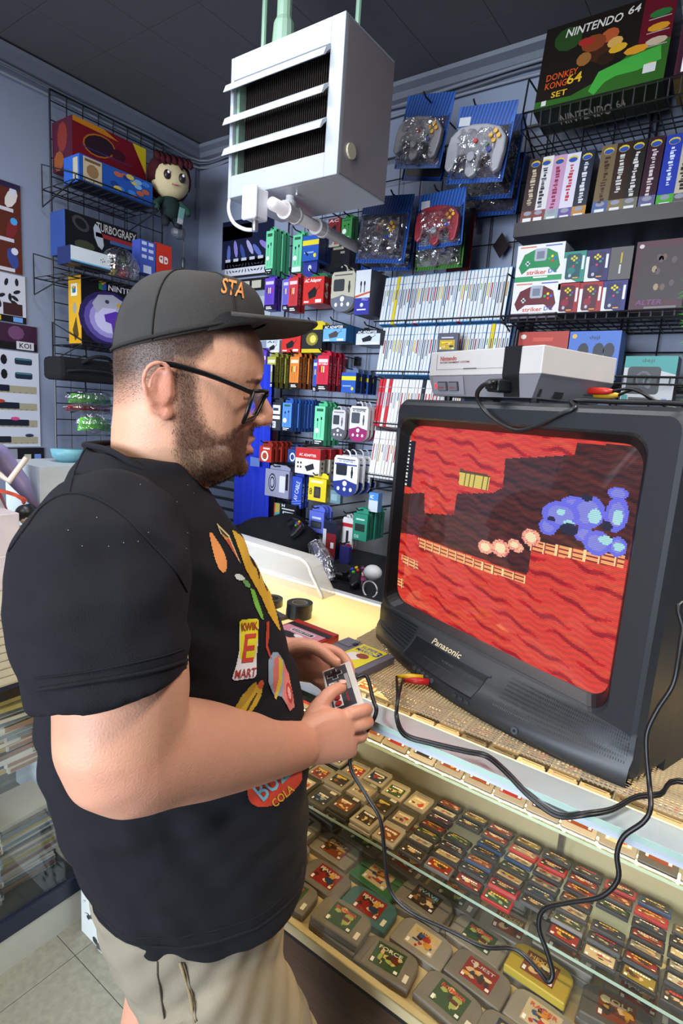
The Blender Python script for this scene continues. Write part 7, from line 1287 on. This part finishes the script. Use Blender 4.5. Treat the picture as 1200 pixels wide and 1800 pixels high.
# short hair and beard strands
def strands(name, wfn, dens, ln, col, down):
    b = MB(); rg = random.Random(4)
    for po in body_me.polygons:
      ce_ = po.center
      if ce_.z < 1.375 or ce_.z > 1.59: continue
      w_ = wfn(ce_.x, -ce_.y, ce_.z)
      if w_ <= .2: continue
      vv = [body_me.vertices[k].co for k in po.vertices]
      for _ in range(3):
        if rg.random() > dens * w_: continue
        n = po.normal; bp = vv[0].lerp(vv[1], rg.random()).lerp(vv[3 % len(vv)].lerp(vv[2], rg.random()), rg.random()); t = n.orthogonal().normalized(); d = (n * .45 + V((rg.uniform(-.3, .3) - down[0], rg.uniform(-.3, .3), down[1] + rg.uniform(-.3, .3)))).normalized() * ln * rg.uniform(.6, 1.2); q = n.cross(d).normalized() * .00028
        p = bp - n * .0004; b.add([p - q, p + q, p + d], [(0, 1, 2)], mix(L(col), L('#6a4a34'), rg.random() ** 2))
    o = obj(name, b, 'fabric', person); o['kind'] = 'stuff'; return o
strands('beard', beardw, .8, .0048, '#2a1810', (-.2, -.8)); strands('hair', hairw, .7, .0032, '#1c1512', (.6, -.6))
# fingernails
for c, n_, u_ in (((.2895, -.0465, 1.0845), (.35, .1, .93), (.8, .25, -.5)), ((.2745, .033, 1.0835), (.1, .0, 1), (.9, -.5, 0))):
    b = MB(); b.T = frame(m(*c), V(m(*u_)), V(m(*n_)).cross(V(m(*u_)))); b.ball((0, 0, 0), (.0065, .0055, .0018), '#d8a090', 12, 8); obj('fingernail', b, 'gloss', person, smooth=True)

# ---- T-shirt
from mathutils import noise as NZ_
Sh = MB(); SC = '#1d1c22'
TS = [(.768, -.070, .222, .172), (.785, -.085, .228, .176), (.84, -.112, .231, .182), (.92, -.137, .227, .186), (1.0, -.156, .22, .187), (1.08, -.160, .206, .187), (1.15, -.162, .186, .187), (1.21, -.160, .162, .188), (1.27, -.153, .134, .19), (1.32, -.142, .108, .188), (1.36, -.128, .082, .165), (1.39, -.114, .062, .125), (1.412, -.102, .05, .092), (1.426, -.099, .047, .084)]
Sh.loft([ringz(z, ab, af, hw, 40, 2.35, -.12 * max(0, (z - 1.3) / .11)) for z, ab, af, hw in TS], SC)
for s in (-1, 1):
    P = [(-.045, .09, 1.35), (-.05, .15, 1.345), (-.058, .2, 1.318), (-.056, .23, 1.275), (-.047, .248, 1.235), (-.042, .254, 1.212)]
    Sh.tube([m(a, s * l, z) for a, l, z in P], [.062, .082, .09, .087, .081, .079], SC, 24)
shirt_me = remeshed('shirt', Sh, .0052, 6, 'card')
def push(me, fn):
    data = [(v.co.copy(), v.normal.copy()) for v in me.vertices]; out = []
    for c_, n_ in data: q = c_ + n_ * fn(c_.x, -c_.y, c_.z); out += [q.x, q.y, q.z]
    me.vertices.foreach_set('co', out); me.update()
def shirt_fold(a, l, z):
    d = 0
    if z > .76:
        d += .0016 * math.sin(z * 60 + 12 * math.sin(a * 9)) * max(0, min(1, (1.2 - z) / .2)) * (.4 + .6 * (a > 0))
        q = ((a + .02) * .75 + (z - 1.3) * .65); d += .0035 * math.sin(q * 95 + l * 14) * math.exp(-((a - .045) / .05) ** 2 - ((z - 1.25) / .08) ** 2)
        if l > .2: d += .0022 * math.sin(z * 130 + a * 40) * max(0, min(1, (z - 1.21) / .03)) * max(0, min(1, (1.32 - z) / .06))
        d += .0012 * math.sin(a * 70 + l * 50 + z * 33)
        d += .0045 * NZ_.noise(V((a * 9 + z * 7, l * 9, z * 26 - a * 14))) + .0028 * NZ_.noise(V((a * 20 - z * 18, l * 14 + 5, z * 40 + a * 25)))
    return d
push(shirt_me, shirt_fold)
M['shirt'] = mat('black_cotton', '#121217', .85, noise=.12, scale=25, bump=.35, bscale=900, spec=.25); shirt_me.materials.clear(); shirt_me.materials.append(M['shirt'])
shirt = obj('shirt', None, me=shirt_me, parent=person)
def rim(name, ring, r_, par, mt='shirt', closed=True):
    pts = [V(p) for p in ring]; 
    if closed: pts.append(pts[0])
    b = MB(); b.tube(pts, r_, SC, 8); return obj(name, b, mt, par, smooth=True)
rim('collar', [m(*p) for p in spline([(-.098, 0, 1.434), (-.062, .062, 1.433), (-.025, .088, 1.416), (.012, .08, 1.398), (.038, .045, 1.386), (.05, 0, 1.38), (.038, -.045, 1.386), (.012, -.08, 1.398), (-.025, -.088, 1.416), (-.062, -.062, 1.433), (-.098, 0, 1.434)], 5)], .0042, shirt, closed=False)
bvL = BVHTree.FromPolygons([v.co.copy() for v in shirt_me.vertices], [tuple(p.vertices) for p in shirt_me.polygons])
def wrap_ring(z, off):
    out = []
    for i in range(60):
        t = 2 * math.pi * i / 60; d = V((math.cos(t), math.sin(t), 0)); h_ = bvL.ray_cast(V((.05, 0, z)) + d * .6, -d)
        if h_[0]: out.append(h_[0] + d * off)
    return out
rim('hem', wrap_ring(.807, .0), .0026, shirt); rim('hem_stitch', wrap_ring(.826, .0), .0011, shirt)
bvS = BVHTree.FromPolygons([MW @ v.co for v in shirt_me.vertices], [tuple(p.vertices) for p in shirt_me.polygons])
def hit(x, y, bv, off): 
    d = ray(x, y).normalized(); h_ = bv.ray_cast(EYE, d)
    if h_[0] is None: return None
    n_ = h_[1] if h_[1].dot(d) < 0 else -h_[1]
    return MI @ (h_[0] + n_ * off)
def px_seam(name, pts, par, bv, r_=.0012, col='#121216'):
    P = [hit(x, y, bv, .0006) for x, y in [tuple(q)[:2] for q in spline([(x, y, 0) for x, y in pts], 5)]]; P = [p for p in P if p]
    b = MB(); b.tube(P, r_, col, 6); return obj(name, b, 'shirt', par, smooth=True)
px_seam('sleeve_seam', [(4, 985), (40, 935), (75, 890), (118, 868), (165, 875), (215, 905), (265, 955), (305, 1000), (328, 1040)], shirt, bvS)
px_seam('shoulder_seam', [(122, 868), (128, 840), (142, 805), (152, 788)], shirt, bvS); px_seam('sleeve_stitch', [(60, 1192), (120, 1186), (200, 1172), (280, 1155), (326, 1140)], shirt, bvS, .0009); px_seam('sleeve_hem', [(66, 1212), (120, 1205), (200, 1192), (280, 1176), (327, 1160)], shirt, bvS, .0022)
# printed pictures on the shirt front, laid onto the cloth
def decal(name, fn, x0, y0, x1, y1, bv, par, step=1.6, off=.0012, extra=None, mt='matte'):
    b = MB(); cache = {}
    nx, ny = int((x1 - x0) / step), int((y1 - y0) / step)
    def g(i, j):
        if (i, j) not in cache: cache[(i, j)] = hit(x0 + i * step, y0 + j * step, bv, off)
        return cache[(i, j)]
    for j in range(ny):
        for i in range(nx):
            c = fn(x0 + (i + .5) * step, y0 + (j + .5) * step)
            if c is None: continue
            q = [g(i, j), g(i, j + 1), g(i + 1, j + 1), g(i + 1, j)]
            if None in q or max((q[0] - q[2]).length, (q[1] - q[3]).length) > .02: continue
            b.add(q, [(0, 1, 2, 3)], c)
    for (s_, cx, cy, ux, uy, vx, vy, c) in (extra or []):     # lettering: centre, baseline vector, up vector in the shirt picture
        P, F = textmesh(s_); Q = [hit(cx + p[0] * ux + p[1] * vx, cy + p[0] * uy + p[1] * vy, bv, off + .0009) for p in P]
        if None not in Q: b.add(Q, F, c)
    return obj(name, b, mt, par)
def ellf(cx, cy, rx, ry, rot=0.):
    c, s_ = math.cos(rot), math.sin(rot)
    return lambda x, y: (((x - cx) * c + (y - cy) * s_) / rx) ** 2 + ((-(x - cx) * s_ + (y - cy) * c) / ry) ** 2 < 1
def layers(*ls):
    def f(x, y):
        r_ = None
        for t, c in ls:
            if t(x, y): r_ = c
        return r_
    return f
pf = lambda pts: (lambda x, y: in2((x, y), pts))
decal('donut_patch', layers((pf([(366, 936), (372, 938), (384, 956), (394, 975), (398, 992), (396, 1004), (391, 1008), (384, 1002), (377, 985), (371, 962)]), '#d88a48')), 362, 932, 402, 1012, bvS, shirt)
decal('badge_print', layers((pf([(379, 920), (401, 941), (408, 958), (422, 992), (404, 962), (386, 938)]), '#c8b880'), (pf([(383, 927), (399, 943), (406, 960), (417, 983), (402, 958), (388, 938)]), '#16151a'), (pf([(388, 940), (402, 948), (408, 962), (418, 986), (402, 960)]), '#b0402a'), (pf([(388, 938), (398, 946), (404, 944), (396, 950)]), '#b88a28')), 376, 916, 426, 996, bvS, shirt, 1.2)
decal('yellow_panel', layers((pf([(406, 932), (414, 936), (424, 944), (436, 960), (448, 982), (462, 1010), (474, 1042), (484, 1075), (492, 1110), (488, 1106), (470, 1078), (458, 1050), (448, 1032), (430, 1000), (420, 970)]), '#c89a20')), 402, 928, 500, 1115, bvS, shirt)
decal('green_figure', layers((pf([(438, 1034), (446, 1038), (452, 1056), (460, 1080), (462, 1090), (457, 1087), (446, 1064)]), '#6aa838'), (ellf(420, 1015, 9, 5, .4), '#c8d0c8'), (ellf(432, 1026, 9, 4, .9), '#5a8a48')), 408, 1006, 466, 1094, bvS, shirt)
kw = pf([(420, 1092), (424, 1089), (450, 1087), (453, 1090), (452, 1130), (449, 1160), (450, 1185), (446, 1191), (412, 1196), (407, 1193), (414, 1170), (420, 1140)])
decal('shop_sign_print', layers((kw, '#d8d0d0'), (pf([(420, 1092), (424, 1089), (450, 1087), (453, 1090), (452, 1120), (448, 1148), (446, 1158), (428, 1160), (421, 1158), (421, 1135)]), '#d8c820')), 404, 1084, 456, 1200, bvS, shirt, 1.2, extra=[('KWIK', 437, 1101, 28, -2, -1, -15, '#a02820'), ('E', 436, 1139, 20, -2, 6, -50, '#c03a28'), ('MART', 430, 1183, 36, -4, 2, -15, '#a02820')])
decal('hot_dog_print', layers((ellf(436, 1232, 34, 15, -.95), '#c8a028'), (ellf(430, 1226, 34, 6, -.95), '#a88420'), (ellf(457, 1203, 5, 8, .3), '#c05030'), (ellf(440, 1236, 22, 2, -1.05), '#3a2c10')), 402, 1192, 468, 1262, bvS, shirt)
decal('plate_print', layers((pf([(471, 1160), (478, 1147), (487, 1147), (496, 1160), (505, 1185), (512, 1215), (516, 1240), (508, 1248), (494, 1225), (480, 1222), (471, 1200)]), '#8a98a8'), (pf([(480, 1160), (488, 1152), (496, 1165), (492, 1200), (483, 1226), (478, 1205)]), '#c86a60'), (pf([(489, 1155), (496, 1162), (494, 1200), (484, 1230), (481, 1226), (489, 1190)]), '#d0b030'), (pf([(497, 1165), (506, 1185), (514, 1225), (516, 1243), (508, 1250), (496, 1226)]), '#d87a70'), (ellf(507, 1218, 5, 18, -.15), '#c0392c'), (ellf(507, 1218, 2.4, 11, -.15), '#e0a8a0')), 468, 1142, 522, 1252, bvS, shirt, 1.2)
decal('red_cord_print', layers((pf([(467, 1094), (472, 1092), (472, 1118), (469, 1135), (477, 1158), (474, 1160), (465, 1136)]), '#b03a26')), 462, 1090, 482, 1162, bvS, shirt, 1.2)
decal('cola_badge_print', layers((ellf(486, 1368, 62, 36, -.75), '#b8361f')), 430, 1318, 530, 1424, bvS, shirt, 1.4, extra=[('BUZZ', 484, 1364, 66, -62, -22, -26, '#6a9aa8'), ('COLA', 495, 1398, 34, -30, -8, -12, '#c89a30')])
# lint specks
b = MB(); rg = random.Random(6)
for i in range(13):
    p = hit(rg.uniform(120, 380), rg.uniform(800, 1000), bvS, .0008)
    if p: b.ball(tuple(p), .0005, '#a8a8a8', 5, 4)
obj('lint', b, 'matte', shirt)['kind'] = 'stuff'

# ---- shorts, shoes
So = MB(); C_ = '#7c7464'
So.loft([ringz(z, ab, af, hw, 36, 2.3) for z, ab, af, hw in ((.56, -.02, .17, .15), (.62, -.045, .2, .165), (.7, -.08, .205, .17), (.8, -.1, .2, .168))], C_)
So.tube([m(*p) for p in ((.055, .085, .7), (.09, .092, .62), (.125, .1, .53), (.155, .104, .45), (.165, .105, .41))], [.1, .107, .11, .112, .112], C_, 26); So.tube([m(*p) for p in ((.04, -.085, .7), (.03, -.095, .62), (.02, -.1, .56), (.015, -.104, .52), (.015, -.104, .5))], [.09, .09, .088, .086, .085], C_, 26)
shorts_me = remeshed('shorts', So, .006, 3)
push(shorts_me, lambda a, l, z: .0035 * math.sin(a * 55 + z * 26 + l * 20) * math.sin(z * 19 + 1) + .0015 * math.sin(a * 120 - z * 90))
M['khaki'] = mat('khaki_cotton', '#857c6a', .85, noise=.14, scale=18, bump=.3, bscale=700, spec=.2); shorts_me.materials.clear(); shorts_me.materials.append(M['khaki']); shorts = obj('shorts', None, me=shorts_me, parent=person)
bvK = BVHTree.FromPolygons([MW @ v.co for v in shorts_me.vertices], [tuple(p.vertices) for p in shorts_me.polygons])
def kseam(nm, pts, c, r_): 
    P = [hit(x, y, bvK, .0004) for x, y in pts]; P = [p for p in P if p]
    if len(P) > 2: b = MB(); b.tube(P, r_, c, 6); obj(nm, b, 'fabric', shorts, smooth=True)
kseam('side_seam', [(277, 1690 + i * 12) for i in range(3)] + [(280, 1730), (284, 1760), (289, 1790)], '#4c463a', .0012); kseam('pocket_edge', [(316, 1692), (324, 1715), (333, 1745), (338, 1775), (342, 1798)], '#8a7a5c', .0022); kseam('pocket_edge', [(322, 1692), (331, 1720), (340, 1755), (346, 1795)], '#5a5040', .0012)
for s, ank in ((1, (.13, .11)), (-1, (-.05, -.11))):
    b = MB(); rings = []
    for a, hw, h_ in ((-.07, .02, .06), (-.06, .036, .09), (0, .042, .1), (.06, .045, .075), (.13, .046, .055), (.17, .035, .045), (.185, .015, .035)):
        rings.append([m(ank[0] + a, ank[1] + hw * math.cos(t), .008 + h_ / 2 + h_ / 2 * math.sin(t)) for t in (6.2832 * i / 16 for i in range(16))])
    b.loft(rings, '#26262a'); sh_ = obj('shoe', b, 'fabric', person, smooth=True); b = MB(); b.prism([m(ank[0] + x, ank[1] + y, 0)[:2] for x, y in ((-.075, -.03), (0, -.045), (.12, -.05), (.185, -.02), (.185, .02), (.12, .05), (0, .045), (-.075, .03))], 0, .018, '#d0d0cc'); obj('sole', b, 'rubber', sh_)

# ---- cap
M['capf'] = mat('charcoal_twill', None, .85, noise=.15, scale=30, bump=.4, bscale=800, spec=.2)
b = MB(); n = 48; rings = []; CC = '#3c3a38'
def zb(t): return 1.583 + .029 * math.cos(t)
for k in range(15):
    ph = k / 14 * math.pi / 2; xy = max(.02, math.cos(ph)) ** .62; zz = math.sin(ph) ** 1.0; ring = []
    for i in range(n):
        t = 2 * math.pi * i / n; pan = 1 - .006 * (abs((i % 8) - 4) / 4) ** 6
        a0 = .036 + (.096 if math.cos(t) > 0 else .099) * math.cos(t); l0 = .0875 * math.sin(t); ta = .042
        fx = 1.0 + .03 * max(0, math.cos(t)) * math.sin(ph * 2)
        ring.append(m(ta + (a0 - ta) * xy * pan * fx, l0 * xy * pan, zb(t) + (1.665 - zb(t)) * zz + .004 * max(0, math.cos(t)) * math.sin(ph * 2)))
    rings.append(ring)
b.loft(rings, CC, True); capo = obj('cap', b, 'capf', person, smooth=True)
capbv = BVHTree.FromPolygons([MW @ V(v) for v in b.v], b.f)
b = MB(); b.ball(m(.042, 0, 1.666), (.006, .006, .003), CC, 10, 6); obj('cap_button', b, 'capf', capo, smooth=True)
b = MB(); b.tube([V(p) + V((0, 0, .004)) for p in [m((.036 + (.0975 if math.cos(t) > 0 else .1005) * math.cos(t)), .089 * math.sin(t), zb(t)) for t in (2 * math.pi * i / 48 for i in range(49))]], (.0022), '#2e2b29', 6); obj('cap_band', b, 'capf', capo, smooth=True)
for t0 in (math.pi / 3, math.pi * 2 / 3, -math.pi / 3, -math.pi * 2 / 3, 0, math.pi):
    P = []
    for k in range(14):
        ph = k / 14 * math.pi / 2; xy = max(.02, math.cos(ph)) ** .62; a0 = .036 + (.096 if math.cos(t0) > 0 else .099) * math.cos(t0); fx = 1 + .03 * max(0, math.cos(t0)) * math.sin(ph * 2)
        P.append(m(.042 + (a0 - .042) * xy * fx, .0878 * math.sin(t0) * xy, zb(t0) + (1.6655 - zb(t0)) * math.sin(ph) + .004 * max(0, math.cos(t0)) * math.sin(ph * 2)))
    q = MB(); q.tube(P, .0011, '#2a2725', 5); obj('panel_seam', q, 'capf', capo, smooth=True)
b = MB(); NU, NV = 10, 28; top = []; 
for side_ in (0, 1):
    for j in range(NV + 1):
        v_ = -1 + 2 * j / NV; th = v_ * math.radians(82)
        ia, il = .036 + .098 * math.cos(th), .0875 * math.sin(th); oa = .128 + .074 * max(0, 1 - abs(v_) ** 2.6) ** .6 - .05 * abs(v_) ** 5; ol = .089 * v_ * (1 - .0 * abs(v_))
        for i in range(NU + 1):
            u = i / NU; a = ia + (oa - ia) * u; l = il + (ol - il) * u; z = (zb(th) + .002) * (1 - u) ** 2 + (1 - (1 - u) ** 2) * (1.617 - 1.6 * l * l + .06 * l) - side_ * .0042
            top.append(m(a, l, z))
s1 = (NU + 1) * (NV + 1); F = []
for j in range(NV):
    for i in range(NU):
        q = (j * (NU + 1) + i, j * (NU + 1) + i + 1, (j + 1) * (NU + 1) + i + 1, (j + 1) * (NU + 1) + i); F.append(q); F.append(tuple(s1 + x for x in q[::-1]))
    F.append((j * (NU + 1) + NU, s1 + j * (NU + 1) + NU, s1 + (j + 1) * (NU + 1) + NU, (j + 1) * (NU + 1) + NU))
b.add(top, F, CC); brim = obj('brim', b, 'capf', capo, smooth=True)
P = [V(top[j * (NU + 1) + NU]) - V((0, 0, .002)) for j in range(NV + 1)]; b = MB(); b.tube(P, .0028, '#46423e', 6); obj('brim_edge', b, 'capf', brim, smooth=True)
decal('cap_lettering', lambda x, y: None, 396, 494, 400, 500, capbv, capo, extra=[('STA', 409, 508, 40, 10, 4, -26, '#d8843c')], off=.0012)

# ---- glasses
G = MB(); GC = '#0e0e10'
for s in (-1, 1):
    P = [(-.004, s * .084, 1.541), (.012, s * .0845, 1.5415), (.05, s * .083, 1.534), (.085, s * .08, 1.524), (.109, s * .0745, 1.516)]
    G.tube([m(*p) for p in spline(P, 3)], [(.0022, .0042)] * (3 * (len(P) - 1) + 1), GC, 8)
    q = [(.1105, .0735, 1.518), (.1395, .010, 1.5215), (.1245, .012, 1.485), (.100, .066, 1.4775), (.1035, .0735, 1.49)]
    ring = [m(a, s * l, z) for a, l, z in q]; G.tube([V(p) for p in ring + [ring[0]]], .0028, GC, 6)
G.tube([m(*p) for p in ((.138, .011, 1.514), (.142, 0, 1.517), (.138, -.011, 1.514))], .0026, GC, 6)
gl = obj('glasses', G, 'gloss', person, smooth=True)
for s in (-1, 1):
    b = MB(); q = [(.1105, .0735, 1.518), (.1395, .010, 1.5215), (.1245, .012, 1.485), (.100, .066, 1.4775), (.1035, .0735, 1.49)]; b.add([m(a, s * l, z) for a, l, z in q], [(0, 1, 2, 3, 4)], '#ffffff'); obj('lens', b, 'glass', gl)

# ------------------------------------------------------------------ the game controller in his hands
e1 = V((-.13, 1, -.1)).normalized(); e2 = V((.90, 0, .40)); e2 = (e2 - e1 * e2.dot(e1)).normalized()
cc = V((.2865, -.004, 1.0535)); E1, E2 = V(m(*e1)), V(m(*e2)); nrm = E1.cross(E2)
T = frame(m(*cc), E1, E2); TW = MW @ T
gp = thing('game_controller', 'grey rectangular game controller held in the man\'s hands', 'controller'); gp.matrix_world = TW
def gpart(nm, b, mt='plastic', bev=0): return obj(nm, b, mt, gp, bevel=bev)
b = MB(); b.box(-.062, -.0265, -.014, .062, .0265, .003, '#c2bab2'); gpart('shell', b, 'plastic', .0022)
b = MB(); b.T = Matrix.Translation((0, 0, .0031)); b.rect(-.057, -.0225, .057, .0165, '#2c2c30', .0002); b.rect(-.03, .009, .014, .0155, '#8a8784', .0004)
for i in range(3): b.rect(-.018, -.0195 + .0085 * i + (.0085 if i else 0) * 0, .012, -.0135 + .0085 * i, '#8a8784', .0004)
b.rect(-.017, -.0195, .011, -.0105, '#d0ccc6', .0006); b.text('Nintendo', .033, .006, .024, .0045, '#b03028', .0006); b.rect(.02, -.019, .05, -.004, '#d0ccc6', .0005); gpart('face_print', b)
b = MB(); b.box(-.0495, -.0095, .003, -.0265, -.0025, .006, '#101012'); b.box(-.0415, -.0175, .003, -.0345, .0055, .006, '#101012'); gpart('direction_pad', b, 'plastic', .0008)
b = MB(); b.T = Matrix.Translation((-.038, -.006, .0032)); b.rect(-.0135, -.005, .0135, .005, '#c4c0ba', .0003); b.rect(-.005, -.0135, .005, .0135, '#c4c0ba', .0004); b.rect(-.0125, -.004, .0125, .004, '#2c2c30', .0006); b.rect(-.004, -.0125, .004, .0125, '#2c2c30', .0007); gpart('pad_outline', b)
for x in (-.009, .004): b = MB(); b.box(x - .004, -.0165, .003, x + .004, -.0135, .0055, '#141416'); gpart('menu_button', b, 'rubber', .0008)
for x in (.028, .043): b = MB(); b.cyl((x, -.0115, .003), (x, -.0115, .0062), .0055, '#a02420', 14); gpart('action_button', b, 'gloss')
# its lead, hanging in front of the counter
st = TW @ V((-.018, .0265, -.005)); Yc = .735
pts = [st, st + V((.012, .014, .002))] + [py(x, y, Y_) for x, y, Y_ in ((655, 1228, .735), (661, 1252, .725), (645, 1284, .715), (620, 1316, .71), (617, 1352, .705), (645, 1400, .70), (668, 1440, .70), (676, 1500, .70), (684, 1560, .70), (718, 1600, .70), (790, 1635, .70), (850, 1664, .70), (905, 1668, .70), (945, 1704, .70), (962, 1725, .70), (971, 1712, .705), (962, 1675, .71), (947, 1630, .715), (956, 1598, .72), (1000, 1586, .72), (1055, 1576, .72), (1086, 1545, .725), (1084, 1502, .73), (1096, 1470, .735), (1130, 1445, .742), (1143, 1420, .75))] + [py(1141, 1380, .775), py(1136, 1320, .785), py(1138, 1285, .79), py(1155, 1248, .795), py(1182, 1205, .80), py(1192, 1160, .81), py(1200, 1110, .83), py(1215, 1060, .86), V((.13, 1.0, 1.2))]
b = MB(); TI = TW.inverted(); b.tube([TI @ p for p in spline(pts, 6)], .0033, '#141416', 8); obj('cord', b, 'rubber', gp, smooth=True)
